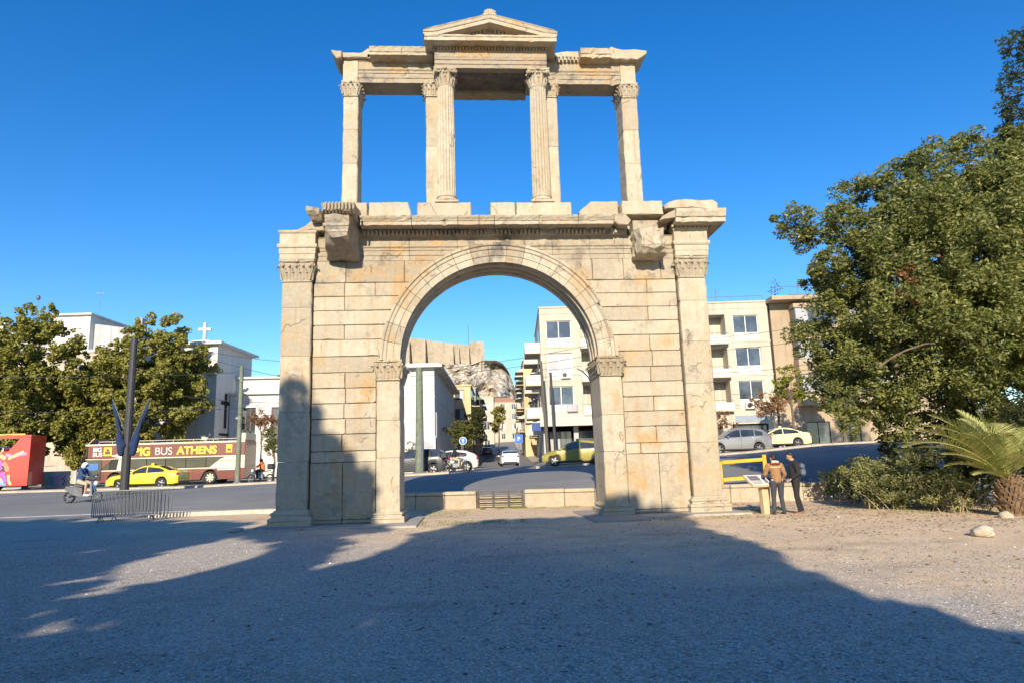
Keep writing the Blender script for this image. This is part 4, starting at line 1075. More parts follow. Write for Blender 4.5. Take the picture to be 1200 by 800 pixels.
m = MB(); m.tube([(13,3,16),(13,3,21.4)], .05, 5); m.ball((13,3,21.6), .3, 8, 6); m.tube([(23.2,3,18),(23.2,3,22.0)], .04, 5); m.box(22.5,23.9,2.98,3.02,21.9,21.96); m.build('roof_aerial', M_steel, b3)
m = MB(); m.box(29.3,30.5,3,4.2,17.0,18.8); m.build('chimney', M_greywall, b3)

# --- houses down the side street
def house(name, label, x, y, rz, wd, dp, ht, mat, face='front', floors=3, ztop=None, roof=None, bal=True, cols=None, sidebal=0):
    z = zt(x, y)-.3
    h = thing(name, label, 'building', (x, y, z), rz)
    cols = cols or max(1, int(wd/3)); fh = (ht-.6)/floors; holes = []
    for i in range(cols):
        for j in range(floors):
            cx = wd*(i+.5)/cols; holes.append((cx-.6, cx+.6, .6+j*fh+.7, .6+j*fh+min(2.4, fh-.4)))
    m = MB(); holed(m, [0, wd], [0, ht], holes, 0, .2); m.box(.0, wd, .35, dp, 0, ht-.01); 
    m.build('wall', mat, h, fix=False)
    m = MB(); m.box(-.12, wd+.12, -.15, dp+.1, ht, ht+.18); m.build('cornice', mat, h)
    for q in holes: window(h, *q, 0, panes=2, curt=.2, frame=M_brown if mat is M_yellow else M_frame, sill=False)
    if roof:
        m = MB(); rr = [[(-.2,-.2,ht+.181),(wd+.2,-.2,ht+.181),(wd+.2,dp+.2,ht+.181),(-.2,dp+.2,ht+.181)], [(wd*.25,dp*.3,ht+.181+roof),(wd*.75,dp*.3,ht+.181+roof),(wd*.75,dp*.7,ht+.181+roof),(wd*.25,dp*.7,ht+.181+roof)]]
        m.loft(rr); m.build('roof', M_roofg, h)
    for j in range(1, floors):                           # balconies on the side that faces the street
        if sidebal:
            xx = 0 if sidebal < 0 else wd
            for (ya, yb_) in ((.8, dp*.42), (dp*.55, dp*.92)):
                s_ = -1.1 if sidebal < 0 else 1.1
                m = MB(); m.box(min(xx,xx+s_), max(xx,xx+s_), ya, yb_, .6+j*fh-.1, .6+j*fh); m.build('balcony_slab', mat, h)
                m = MB(); e = xx+s_; m.box(e-.04, e+.04, ya, yb_, .6+j*fh+.7, .6+j*fh+.76)
                for q in np.arange(ya, yb_, .25): m.box(e-.02, e+.02, q, q+.04, .6+j*fh, .6+j*fh+.7)
                m.build('balcony_railing', M_railing, h)
                m = MB(); m.box(xx-.03, xx+.03, ya+.5, yb_-.6, .6+j*fh+.02, .6+j*fh+2.1); m.build('balcony_door', M_glass, h)
                if random.random() < .5:
                    m = MB(); m.prism([(min(xx,xx+s_*1.1), 0), (max(xx,xx+s_*1.1), 0), (xx, .6)], ya, yb_-.2, 0, Matrix.Translation((0,0,.6+j*fh+1.9))); m.build('balcony_awning', M_cloth_green if random.random() < .5 else M_shade, h)
    return h
R_ = lambda y: 6.0+.05*(y-34)+1.3; L_ = lambda y: -1.2+.05*(y-34)-1.6
rz = R(-2.9)
house('town_house', 'pale flat-roofed house with stacked street balconies just behind the cream corner block', R_(53)-.6, 53, rz, 9, 11, 12.4, M_beige, sidebal=-1, floors=4)
house('town_house', 'cream house with green balcony awnings further along the right of the side street', R_(65)-.6, 65, rz, 9, 14, 12.3, M_cream, sidebal=-1, floors=4)
house('town_house', 'tall yellow house with brown shutters rising at the right of the side street', R_(80)-2.2, 80, rz, 9, 12, 14.5, M_yellow, floors=4, cols=2, sidebal=-1)
house('town_house', 'beige house with a stepped roof at the far right of the side street', R_(95)-1.8, 95, rz, 9, 20, 14, M_beige, floors=4, sidebal=-1)
house('town_house', 'yellow house beside the dark trees on the left of the side street', L_(67)-8.0, 67, rz, 8.6, 12, 10.4, M_yellow, floors=4, cols=3, sidebal=1)
house('town_house', 'grey-beige house in shade behind the yellow house on the left of the street', L_(81)-7.3, 81, rz, 8, 24, 11, M_greywall, floors=3, sidebal=1)
house('town_house', 'pale three-storey house closing the left end of the side street', L_(120)-6, 122, rz, 9, 12, 12, M_cream, floors=3)
house('town_house', 'pale classical house straight ahead at the top of the side street', 1.5, 172, R(-3), 12, 10, 11.5, M_beige, floors=4, roof=1.5)
house('town_house', 'small white house with flat roof under the rock', -4.5, 205, R(-3), 10, 8, 9, M_whitewall, floors=2)
house('town_house', 'long cream house stepping up the slope below the rock', 7, 232, R(-5), 14, 8, 10, M_cream, floors=3, roof=1.2)
house('town_house', 'narrow grey house high on the slope left of the street axis', -12.5, 236, R(2), 11, 8, 11, M_greywall, floors=3, roof=1.3)
house('town_house', 'highest white house against the foot of the rock', 0, 262, R(-3), 14, 8, 12, M_whitewall, floors=3)

# ------------------------------------------------------------ the rock and its walls
M_rock = None
def rock_mat():
    t = NT('cliff_limestone'); P = t.pos(); a = t.noise(.05, 6, .65, P); b = t.noise(.35, 7, .7, P); st = t.noise(.12, 5, .7, t.map(P, (1,1,.35)), 1.0)
    c = t.mix(t.ramp(b, [(.38, 0), (.58, 1)]), (.20,.165,.12), (.62,.56,.46))
    c = t.mix(t.math('MULTIPLY', t.ramp(st, [(.5, 0), (.62, 1)]), .35), c, (.50,.38,.24))
    c = t.mix(t.math('MULTIPLY', t.ramp(a, [(.55, 0), (.7, 1)]), .4), c, (.20,.19,.10))
    t.base(c); t.set(Roughness=.95); t.bump(b, 1.0, 1.2); return t.m
M_rock = rock_mat()
def rough_wall_mat():
    t = NT('rampart_masonry'); P = t.pos(); br = t.n('ShaderNodeTexBrick'); br.inputs['Scale'].default_value = .8; t.l(t.map(P, (1,0,1)), br.inputs['Vector'])
    b = t.noise(.5, 6, .7, P); a = t.noise(.09, 5, .6, P)
    c = t.mix(t.ramp(b, [(.35, 0), (.65, 1)]), (.25,.20,.14), (.39,.33,.24)); c = t.mix(t.ramp(a, [(.4, 0), (.65, .6)]), c, (.44,.38,.29))
    t.base(c); t.set(Roughness=.95); t.bump(b, .8, .5); return t.m
M_ramp = rough_wall_mat()
from mathutils import noise as MN
def cliff():
    """heightfield hill in polar strips: steep faces, flat top at about 62 m"""
    m = MB(); top = [(-190,38),(-140,40),(-60,45),(-20,46),(2,46),(10,49),(17,50),(22,48),(26,43),(30,30),(35,15),(46,8),(70,3)]
    nx, nz = 150, 46
    for i in range(nx+1):
        x = lerp(-190, 70, i/nx); H = float(np.interp(x, [p[0] for p in top], [p[1] for p in top]))
        bx_ = 352+max(0, x-5)*.75+.0009*(x+60)**2
        for j in range(nz+1):
            t = j/nz
            if t < .78:
                u = t/.78; z = lerp(-2, H, u); y = bx_+u*26+4*math.sin(u*6+x*.08)
                q = MN.fractal(Vector((x*.045, z*.05, 3)), 1, 2.1, 6); q2 = MN.fractal(Vector((x*.16, z*.16, 9)), .9, 2.1, 5)
                y += q*13+q2*8.5; z += q*3+q2*1.5
                q3 = MN.noise(Vector((x*.22, z*.03, 5))); y += abs(q3)*5
            else:
                u = (t-.78)/.22; z = H+MN.noise(Vector((x*.1,u*3,1)))*1.5-u*u*H*.5; y = bx_+26+u*90
            m.v.append((x, y, z+14))
    for i in range(nx):
        for j in range(nz): m.f.append((i*(nz+1)+j, (i+1)*(nz+1)+j, (i+1)*(nz+1)+j+1, i*(nz+1)+j+1)); m.m.append(0)
    return kind(m.build('rocky_hill', M_rock, smooth=False), 'structure')
cliff()
rw = thing('fortress_wall', 'ancient rampart of brown masonry with buttresses on top of the rocky hill', 'wall', (0,0,0))
Pm = [at(400,388,425), at(484,396,420), at(520,401,418), at(545,404,418), at(567,403,420)]
bz = [at(400,450,425).z, at(484,447,420).z, at(520,442,418).z, at(545,432,418).z, at(567,432,420).z]
m = MB()
for k in range(len(Pm)-1):
    a, b = Pm[k], Pm[k+1]; n = 8
    for q in range(n):
        p0, p1 = a.lerp(b, q/n), a.lerp(b, (q+1)/n); z0 = bz[k]-12; h = random.uniform(-.3,.3)*(1 if k < 3 else .4)+(1.0 if k == 3 and q > 1 else 0)
        m.loft([[(p0.x,p0.y,z0),(p0.x,p0.y+9,z0),(p0.x,p0.y+9,p0.z+h),(p0.x,p0.y,p0.z+h)], [(p1.x,p1.y,z0),(p1.x,p1.y+9,z0),(p1.x,p1.y+9,p1.z+h),(p1.x,p1.y,p1.z+h)]])
m.build('rampart', M_ramp, rw)
for px_, tp, wd_ in ((497,397,1.6),(529,404,2.2),(536,406,2.0),(548,406,1.6),(562,404,1.2),(478,400,2)):
    a = at(px_, tp, 416); b = at(px_, tp+38, 408)
    m = MB(); m.loft([[(a.x-wd_/2,a.y,a.z),(a.x+wd_/2,a.y,a.z),(a.x+wd_/2,a.y+6,a.z),(a.x-wd_/2,a.y+6,a.z)], [(a.x-wd_*.75,b.y-3,b.z),(a.x+wd_*.75,b.y-3,b.z),(a.x+wd_*.75,a.y+6,b.z),(a.x-wd_*.75,a.y+6,b.z)]])
    m.build('buttress', M_ramp, rw)
a = at(566,401,415); m = MB(); m.box(a.x-7.5, a.x+.5, a.y-1, a.y+11, a.z-24, a.z+.5); m.build('corner_tower', M_ramp, rw)
a = at(549,403,425); m = MB(); m.tube([(a.x,a.y,a.z-3),(a.x,a.y,a.z+12)], .22, 6); tag(m.build('flagpole', M_steel), 'thin flagpole standing on top of the ancient rampart', 'flagpole')

# ------------------------------------------------------------ trees
def leaf_mesh(name, mat, centers, size, parent=None, asp=2.2, jitter=.35, nbias=None, flat=.0):
    """a cloud of small pointed leaves (one quad each) around the given points"""
    C = np.asarray(centers, float); N = len(C)
    d = rng.normal(size=(N,3)); d[:,2] *= .6; d /= np.linalg.norm(d, axis=1)[:,None]
    u = rng.normal(size=(N,3)); u -= d*(u*d).sum(1)[:,None]; u /= np.linalg.norm(u, axis=1)[:,None]
    s = size*(1+rng.uniform(-jitter, jitter, N))[:,None]
    V = np.empty((N,4,3)); V[:,0] = C-d*s*.5; V[:,1] = C-u*s*.5/asp+d*s*.05; V[:,2] = C+d*s*.5; V[:,3] = C+u*s*.5/asp+d*s*.05
    me = bpy.data.meshes.new(name); me.vertices.add(N*4); me.vertices.foreach_set('co', V.ravel().astype('f'))
    me.loops.add(N*4); me.loops.foreach_set('vertex_index', np.arange(N*4, dtype='i'))
    me.polygons.add(N); me.polygons.foreach_set('loop_start', np.arange(0, N*4, 4, dtype='i')); me.polygons.foreach_set('loop_total', np.full(N, 4, 'i'))
    me.materials.append(mat); me.update(calc_edges=True)
    return link(name, me, parent)
def clump_points(clumps, per, shell=.55):
    """clumps: (x,y,z,r) ; points lie on several bumpy lobes in each clump"""
    P = []
    for (x, y, z, r) in clumps:
        n = int(per*r*r); k = max(6, int(8+r*5))
        lobes = rng.normal(size=(k,3)); lobes /= np.linalg.norm(lobes, axis=1)[:,None]; lobes *= (r*.85*rng.uniform(.45, 1.1, (k,1)))
        lr = r*rng.uniform(.16, .38, k); idx = rng.integers(0, k, n)
        d = rng.normal(size=(n,3)); d /= np.linalg.norm(d, axis=1)[:,None]; d[:,2] = d[:,2]*.85+.12
        rad = lr[idx]*np.clip(rng.normal(.92, .18, n), .1, 1.5)
        P.append(np.array([x,y,z])+lobes[idx]*np.array([1,1,.85])+d*rad[:,None])
    return np.concatenate(P)
def limb(m, a, b, r0, r1, wob=.25, n=6):
    a, b = Vector(a), Vector(b); L = (b-a).length; pts = []
    for i in range(n+1):
        t = i/n; p = a.lerp(b, t); p += Vector((random.gauss(0,1), random.gauss(0,1), random.gauss(0,.6)))*wob*L*.08*math.sin(math.pi*t); p.z += .10*L*math.sin(math.pi*t)
        pts.append(p)
    m.tube(pts, [lerp(r0, r1, (i/n)**.8) for i in range(n+1)], 7)
def tree(name, label, base, top, clumps, leafsize, per, mat, trunk_r=.2, group=None, barkm=None, asp=2.0, limbs=None, extra=None):
    t = thing(name, label, 'tree', base, 0, None if group is None else group)
    bs = Vector(base); m = MB(); top = Vector(top)
    pts = [Vector((0,0,-.2)), Vector((0,0,.15)), (top-bs)*.5+Vector((random.uniform(-.15,.15),random.uniform(-.15,.15),0)), top-bs]
    m.tube(pts, [trunk_r*1.5, trunk_r*1.08, trunk_r*.85, trunk_r*.6], 10)
    cs = sorted(clumps, key=lambda c: -c[3])[:limbs or 12]
    for c in cs:
        s_ = lerp(bs.z, top.z, random.uniform(.6, 1)); a = bs.lerp(top, (s_-bs.z)/(top.z-bs.z))-bs
        limb(m, a, Vector(c[:3])-bs, trunk_r*.42, trunk_r*.12)
    m.build('trunk', barkm or M_bark, t)
    P = clump_points([(c[0]-bs.x, c[1]-bs.y, c[2]-bs.z, c[3]) for c in clumps], per)
    leaf_mesh('crown', mat, P, leafsize, t, asp)
    if extra: leaf_mesh('dry_foliage', extra[1], clump_points([(c[0]-bs.x, c[1]-bs.y, c[2]-bs.z, c[3]) for c in extra[0]], per), leafsize, t, asp)
    return t
def ellipsoid_clumps(c, r, n, cr, lo=-.8, fill=.25):
    out = []
    for _ in range(n):
        while True:
            d = rng.normal(size=3); d /= np.linalg.norm(d)
            if d[2] > lo: break
        q = rng.uniform(.55, .95) if rng.random() > fill else rng.uniform(.1, .5)
        out.append((c[0]+d[0]*r[0]*q, c[1]+d[1]*r[1]*q, c[2]+d[2]*r[2]*q, cr*rng.uniform(.7, 1.25)))
    return out
# plane trees along the avenue at left
def plane(px_, dep, topy, wpx, lab, seed):
    b = at(px_, 560, dep); b.z = zt(b.x, b.y); s = dep/800
    H = (560-topy)*s+.3; c = (b.x, b.y, b.z+1.6+(H-1.6)*.52); r = (wpx/2*s*1.06, wpx/2*s*.9, (H-1.6)*.56)
    cl = ellipsoid_clumps(c, r, 190, .85, -.98)
    tree('plane_tree', lab, tuple(b), (b.x, b.y, b.z+H*.55), cl, .22, 600, M_leaf_plane, .22, asp=1.3, group='plane trees lining the far side of the avenue')
plane(30, 55, 358, 128, 'leafy plane tree at the far left above the red open-top bus', 1)
plane(-60, 55, 350, 130, 'plane tree at the very left edge beyond the red bus', 1)
plane(172, 57, 366, 135, 'largest plane tree, in front of the church tower and above the brown bus', 2)
plane(106, 58, 425, 95, 'lower plane tree filling the gap between the two tall ones', 3)
def small_tree(name, lab, px_, py_, dep, topy, wpx, mat, ls=.2, tr=.08, per=420, group=None, lo=-.8, n=18, botpy=None):
    b = at(px_, py_, dep); b.z = zt(b.x, b.y)+.1; s = dep/800; H = (py_-topy)*s
    cb = (py_-(botpy or (py_-20)))*s; c = (b.x, b.y, b.z+cb+(H-cb)/2); r = (wpx/2*s, wpx/2*s, (H-cb)/2)
    cl = ellipsoid_clumps(c, r, n, min(r)*.42, lo)
    return tree(name, lab, tuple(b), (b.x, b.y, b.z+H*.7), cl, ls, per, mat, tr, group)
small_tree('street_tree', 'dark clipped tree under the church windows beside the orange-shirted rider', 320, 558, 52, 500, 42, M_leaf_dark, .17, .09, botpy=532)
small_tree('street_tree', 'rusty-leaved small tree in front of the church hall windows', 305, 558, 56, 476, 36, M_leaf_rust, .17, .07, botpy=508)
small_tree('street_tree', 'round dark street tree beside the white corner block', 541, 543, 66, 486, 34, M_leaf_dark, .2, .1, n=26)
small_tree('street_tree', 'shadowed tall street tree beyond the yellow house', 556, 540, 84, 468, 34, M_leaf_under, .24, .12, n=26)
small_tree('street_tree', 'green street tree standing at the top of the side street', 585, 532, 120, 472, 24, M_leaf_plane, .3, .15, n=20)
small_tree('bush', 'low green bush in front of the white corner block pilasters', 483, 552, 55, 512, 26, M_leaf_dark, .16, .05, botpy=548)
small_tree('bush', 'flat green hedge bush behind the parked cream car', 516, 549, 57, 528, 40, M_leaf_hedge, .14, .05, botpy=548, n=14)
small_tree('street_tree', 'yellow-green street tree against the tan block', 933, 534, 52, 440, 40, M_leaf_yellow, .2, .1, botpy=490)
small_tree('street_tree', 'rust-brown street tree above the cream taxi', 912, 533, 50, 470, 62, M_leaf_rust, .18, .08, botpy=502)
small_tree('street_tree', 'low rust-brown shrub tree behind the silver estate car', 848, 533, 52, 484, 44, M_leaf_rust, .18, .08, botpy=512)
small_tree('street_tree', 'slim dark-trunked tree on the far pavement under the big crown', 992, 525, 50, 420, 70, M_leaf_dark, .22, .14, botpy=498, n=24)
small_tree('cypress', 'dark trees on the slope beside the rock', 604, 470, 260, 452, 22, M_leaf_under, .8, .3, per=40)
# the large evergreen on the right, overhanging the plaza wall
def at_c(px_, py_, dep, r): p = at(px_, py_, dep); return (p.x, p.y, p.z, r)
cl = [at_c(*a) for a in (
 (925,262,23,.75),(955,275,22.5,.9),(990,270,22,1.0),(1000,235,23,.8),(1025,225,22.5,.9),(1055,205,22,.95),(1085,190,22,.8),(1090,215,21,1.0),(1120,205,22,1.0),
 (1030,265,21,1.2),(1065,250,20.5,1.3),(1110,250,20,1.4),(1150,225,20.5,1.3),(1180,200,21,1.2),(1160,260,19.5,1.4),(1200,240,20,1.4),(985,305,22,1.1),(965,330,22.5,.8),
 (1010,310,21,1.2),(1050,300,20,1.3),(1100,300,19.5,1.4),(1150,300,19,1.4),(1195,295,19.5,1.4),(975,360,22,1.0),(1005,350,21,1.1),(1045,350,20,1.2),(1090,350,19.5,1.3),
 (1140,345,19,1.3),(1190,345,19,1.3),(950,395,22.5,.9),(985,400,21.5,1.0),(1020,395,20.5,1.1),(1065,400,20,1.2),(1115,395,19.5,1.2),(1165,395,19,1.2),(1210,395,19,1.2),
 (965,435,22,.8),(1000,440,21,1.0),(1035,440,20.5,1.0),(1080,445,20,1.1),(1130,440,19.8,1.1),(1180,440,19.8,1.1),(995,478,21,.7),(1030,480,21,.8),(1060,485,21,.8),(1000,500,21,.45),(1045,505,21,.5),
 (1240,250,20,1.6),(1250,340,19.5,1.6),(1240,420,19.5,1.5),(1230,180,21,1.3),(1130,170,22.5,.7),(1165,175,22.5,.9),(1290,280,20,1.6),(1290,380,20,1.6),(1080,475,21.5,1),(1120,480,21.5,1),(1100,420,22,1.3),(1150,430,22,1.3),(1200,430,22,1.4),(1180,380,22,1.4),(1120,370,22,1.3),(1210,320,22,1.4),(1160,480,21.5,1),(1081,246,21.5,1.1),(1095,270,21.5,1.2),(1130,235,21.5,1.1),(1190,165,22,1.0),(1175,215,21.5,1.2))]
b = at(1125, 565, 22.5); b.z = 0.0
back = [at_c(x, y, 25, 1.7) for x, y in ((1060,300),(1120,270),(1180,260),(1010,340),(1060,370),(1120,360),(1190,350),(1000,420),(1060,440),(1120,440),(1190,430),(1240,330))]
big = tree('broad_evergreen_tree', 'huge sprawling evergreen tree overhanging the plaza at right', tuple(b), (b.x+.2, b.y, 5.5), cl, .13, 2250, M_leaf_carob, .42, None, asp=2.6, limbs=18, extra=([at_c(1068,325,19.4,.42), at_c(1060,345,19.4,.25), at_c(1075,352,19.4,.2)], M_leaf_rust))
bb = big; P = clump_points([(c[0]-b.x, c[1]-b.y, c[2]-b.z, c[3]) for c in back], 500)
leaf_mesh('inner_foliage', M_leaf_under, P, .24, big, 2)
m = MB(); p0 = at(1030,430,19.2)-b; p1 = at(1095,402,19.0)-b; limb(m, p0, p1, .035, .02); limb(m, at(1064,330,20)-b, at(1050,430,20)-b, .03, .05)
m.build('dead_branch', M_bark, big)
# dark conifer beyond, only its flank shows at the right edge
cc = []
base = at(1300, 540, 30); base.z = 0
for k in range(26):
    t = k/25; z = lerp(2, 21.5, t); rr = lerp(3.6, .9, t)
    for q in range(5):
        a = rng.uniform(0, 6.28); cc.append((base.x-.6+math.cos(a)*rr*.65, base.y+math.sin(a)*rr*.65, z+rng.uniform(-.4,.4), max(.6, rr*.5)))
tree('conifer', 'tall dark conifer rising behind the evergreen at the right edge', tuple(base), (base.x, base.y, 20), cc, .22, 300, M_leaf_under, .3, asp=3, limbs=6)
# dark shrubs under the big tree
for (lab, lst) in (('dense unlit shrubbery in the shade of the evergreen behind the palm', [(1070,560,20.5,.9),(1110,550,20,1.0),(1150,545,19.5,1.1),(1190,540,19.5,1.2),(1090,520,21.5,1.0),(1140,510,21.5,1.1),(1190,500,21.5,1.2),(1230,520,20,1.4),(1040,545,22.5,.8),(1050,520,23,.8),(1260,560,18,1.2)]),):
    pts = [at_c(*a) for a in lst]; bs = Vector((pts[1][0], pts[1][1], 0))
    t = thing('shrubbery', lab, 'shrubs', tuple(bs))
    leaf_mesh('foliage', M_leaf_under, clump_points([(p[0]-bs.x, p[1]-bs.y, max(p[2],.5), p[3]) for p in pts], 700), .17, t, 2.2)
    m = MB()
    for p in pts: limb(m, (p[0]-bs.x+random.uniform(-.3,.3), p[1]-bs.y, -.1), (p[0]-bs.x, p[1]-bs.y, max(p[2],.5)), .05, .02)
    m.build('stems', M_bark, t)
# front hedge bushes
def bush(lab, lst, mat, ls=.075, per=3800, nm='hedge_bush', twigs=30):
    pts = []
    for (x, y, z, r) in lst: pts.append((10.85+(x-9.95)*.80, y, z*1.12+.05, r*1.04))
    bs = Vector((pts[0][0], pts[0][1], 0)); t = thing(nm, lab, 'bush', tuple(bs))
    leaf_mesh('foliage', mat, clump_points([(p[0]-bs.x, p[1]-bs.y, p[2], p[3]) for p in pts], per), ls, t, 2.2)
    m = MB()
    for k in range(twigs):
        p = random.choice(pts); a = Vector((p[0]-bs.x+random.uniform(-.2,.2), p[1]-bs.y+random.uniform(-.2,.2), -.05))
        d = Vector((random.gauss(.1,.45), random.gauss(-.15,.35), random.uniform(.6,1.1)))*p[3]*1.5
        m.tube([a, a+d*.5+Vector((0,0,.1)), a+d], [.012,.008,.003], 5)
    m.build('twigs', plain('pale_bare_wood', (.42,.33,.22), .9), t); return t
bush('wide sunlit hedge bush in front of the palm, left part', [(10.0,-.5,.5,.60),(10.05,-1.15,.48,.62),(10.6,-.9,.7,.70),(10.35,-.1,.8,.75),(9.9,0,.8,.68),(10.9,-1.6,.5,.65),(11,-.6,.85,.75),(10.3,-1.3,.25,.4),(11.1,-2.0,.25,.4),(9.8,-.8,.2,.35)], M_leaf_hedge, .085, 3000, twigs=10)
bush('sunlit hedge bush in front of the palm with bare twigs on its right', [(11.3,-2.05,.5,.62),(11.7,-2.4,.45,.58),(11.3,-1.3,.75,.75),(11.9,-1.6,.65,.65),(12.0,-2.7,.32,.42),(11.5,-2.6,.2,.36)], M_leaf_hedge, .085, 3000, twigs=34)
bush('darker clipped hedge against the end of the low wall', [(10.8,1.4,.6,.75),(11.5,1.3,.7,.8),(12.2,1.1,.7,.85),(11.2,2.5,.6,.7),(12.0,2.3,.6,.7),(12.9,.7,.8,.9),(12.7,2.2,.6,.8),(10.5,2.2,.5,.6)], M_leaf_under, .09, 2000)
# palm
pb = Vector((12.5, -3.9, 0))
pm = thing('young_palm', 'young date palm with long arching fronds and a stubby shaggy trunk at right', 'palm tree', tuple(pb), scale=(.92,.92,.92))
m = MB(); m.lathe([(.26,-.1),(.30,.2),(.31,.55),(.26,.85),(.12,1.05)], 18); smooth_angle(m.build('trunk', M_palmbark, pm))
for k in range(170):
    a = k*2.399; z = .03+1.0*(k/170); r = .28 if z < .6 else lerp(.29, .12, (z-.6)/.45)
    mt_ = Matrix.Translation((r*math.cos(a), r*math.sin(a), z)) @ Matrix.Rotation(a, 4, 'Z') @ Matrix.Rotation(R(-52+random.uniform(-14,14)), 4, 'Y')
    m = MB(); L = random.uniform(.14,.26); m.loft([[(0,-.055,-.02),(0,.055,-.02),(0,.045,.025),(0,-.045,.025)], [(L,-.035,.0),(L,.035,.0),(L,.025,.025),(L,-.025,.025)]], 0, True, True, mt_)
    if True: m.build('leaf_base', M_palmbark, pm)
def frond(az, elev, L, droop, tw=0, up=0):
    """one pinnate leaf: rachis plus two rows of folded leaflets"""
    m = MB(); n = 26; pts = []; p = Vector((0,0,.9)); e = R(elev)
    for i in range(n+1):
        t = i/n; pts.append(p.copy()); ee = e-R(droop)*t**1.3
        p = p+Vector((math.cos(az)*math.cos(ee), math.sin(az)*math.cos(ee), math.sin(ee)))*(L/n)
    m.tube(pts, [lerp(.028,.006,i/n) for i in range(n+1)], 6)
    side = Vector((-math.sin(az), math.cos(az), 0)); NL = 64
    for k in range(NL):
        t = .14+.86*k/(NL-1); i = min(n-1, int(t*n)); f = t*n-i; c = pts[i].lerp(pts[i+1], f); d = (pts[i+1]-pts[i]).normalized(); nrm = side.cross(d).normalized()
        if nrm.z < 0: nrm = -nrm
        ll = L*.30*math.sin(math.pi*min(1, .18+t*.80))**.7*random.uniform(.85,1.05)
        for s_ in (-1, 1):
            dd = (d*.62+side*s_*.8+nrm*.22+Vector((0,0,-.10))+Vector((random.gauss(0,.05),random.gauss(0,.05),random.gauss(0,.05)))).normalized()
            w_ = .017; q = d*w_
            a = c; b_ = c+dd*ll*.5+Vector((0,0,.01)); e_ = c+dd*ll+Vector((0,0,-.04*ll))
            m.add([tuple(a-q*.5), tuple(a+q*.5), tuple(b_+q), tuple(b_-q), tuple(e_)], [(0,1,2,3),(3,2,4)])
    return m.build('frond', M_palm, pm, fix=False)
for az, el, L, dr in ((188,38,3.5,62),(172,50,2.9,58),(152,62,2.6,45),(207,52,2.4,55),(118,72,2.3,35),(232,62,2.0,60),(150,78,2.0,20),(95,66,2.3,45),(60,65,2.4,60),(20,60,2.4,60),(-20,55,2.4,70),(-60,60,2.3,70),(265,58,1.7,90),(135,45,2.4,60),(75,48,2.4,60),(300,62,2.0,80),(180,30,1.9,50),(200,20,1.5,40),(180,58,2.8,66),(196,30,2.5,40)):
    frond(R(az), min(86, el+5), L, dr)

# trees standing behind the photographer; their shade falls over the plaza
def shade_tree(lab, x, y, c, r, n, cr, ls, per, tr=.28, lo=-.9, mat=None, extra=None):
    cl = ellipsoid_clumps(c, r, n, cr, lo)+(extra or [])
    return tree('park_tree', lab, (x, y, 0), (x, y, c[2]-r[2]*.2), cl, ls, per, mat or M_leaf_dark, tr)
SH_LIT = [[(90,680),(120,667),(165,655),(190,645),(240,633),(272,628),(300,636),(325,641),(300,649),(270,657),(235,664),(200,670),(165,678),(130,684)],
 [(0,727),(50,709),(150,685),(210,668),(260,656),(262,662),(210,677),(150,694),(100,707),(30,724),(0,741)], [(0,749),(65,728),(115,712),(65,737),(0,759)], [(90,754),(118,733),(150,726),(128,748)],
 [(350,675),(380,653),(408,640),(395,630),(435,625),(487,600),(500,560),(700,560),(700,599),(620,602),(540,614),(480,630),(430,650),(400,663)],
 [(790,600),(822,616),(880,640),(950,664),(1020,690),(1080,720),(1150,742),(1260,775),(1400,700),(1400,560),(790,560)]]
SH_PIER = [(300,640),(300,452),(340,455),(354,464),(385,470),(390,520),(425,535),(437,570),(437,640)]
def inpoly(p, q):
    c = False; n = len(q)
    for i in range(n):
        (x0, y0), (x1, y1) = q[i], q[i-1]
        if (y0 > p[1]) != (y1 > p[1]) and p[0] < (x1-x0)*(p[1]-y0)/(y1-y0)+x0: c = not c
    return c
def to_px(P):
    d = Vector(P)-CAM; z = d.dot(FW); return (600+800*d.dot(RT)/z, 400-800*d.dot(UP)/z) if z > .5 else None
TA, TE = math.tan(R(SUN_AZ)), math.tan(R(SUN_EL))/math.cos(R(SUN_AZ))
def shaded(x, z, Y0=-30):
    """does the light passing (x, z) above the park behind the viewpoint belong to the shade seen on the plaza?"""
    Xp, Zp = x-Y0*TA, z+Y0*TE
    if Zp > -.2 and 2.6 < Xp < 7: q = to_px((Xp, 0, max(Zp, 0))); return inpoly(q, [(680,640),(699,600),(710,584),(722,577),(734,586),(746,596),(760,586),(774,584),(790,598),(800,608),(820,618),(820,640)])
    if Zp > -.2 and -6.9 < Xp < -2.9:
        q = to_px((Xp, 0, max(Zp, 0))); return inpoly(q, SH_PIER)
    g = z/TE; X, Y = x+g*TA, Y0+g
    if Y > 0: return (X < -8 and z < 16.3-.12*(X+22)**2*.1)
    if Y < -16.5: return X < 9
    q = to_px((X, Y, 0)); return q is not None and not any(inpoly(q, p) for p in SH_LIT)
groups = {0: [], 1: [], 2: [], 3: []}; cxs = [-24, -16.5, -9.5, -2.2]
xx = -29.0
while xx < 3:
    zz = 3.2
    while zz < 19:
        x, z = xx+random.uniform(-.15,.15), zz+random.uniform(-.12,.12)
        if shaded(x, z) and shaded(x+.18, z) and shaded(x-.18, z) and shaded(x, z+.15) and shaded(x, z-.15):
            k = min(range(4), key=lambda i: abs(cxs[i]-x+.05*(z-8)*(1 if i == 1 else 0)))
            for dy in (random.uniform(-2.4,-.8), random.uniform(-.6,.8), random.uniform(1,2.6)): groups[k].append((x+dy*TA, -30+dy, z-dy*TE, random.uniform(.34,.46)))
        zz += .5
    xx += .5
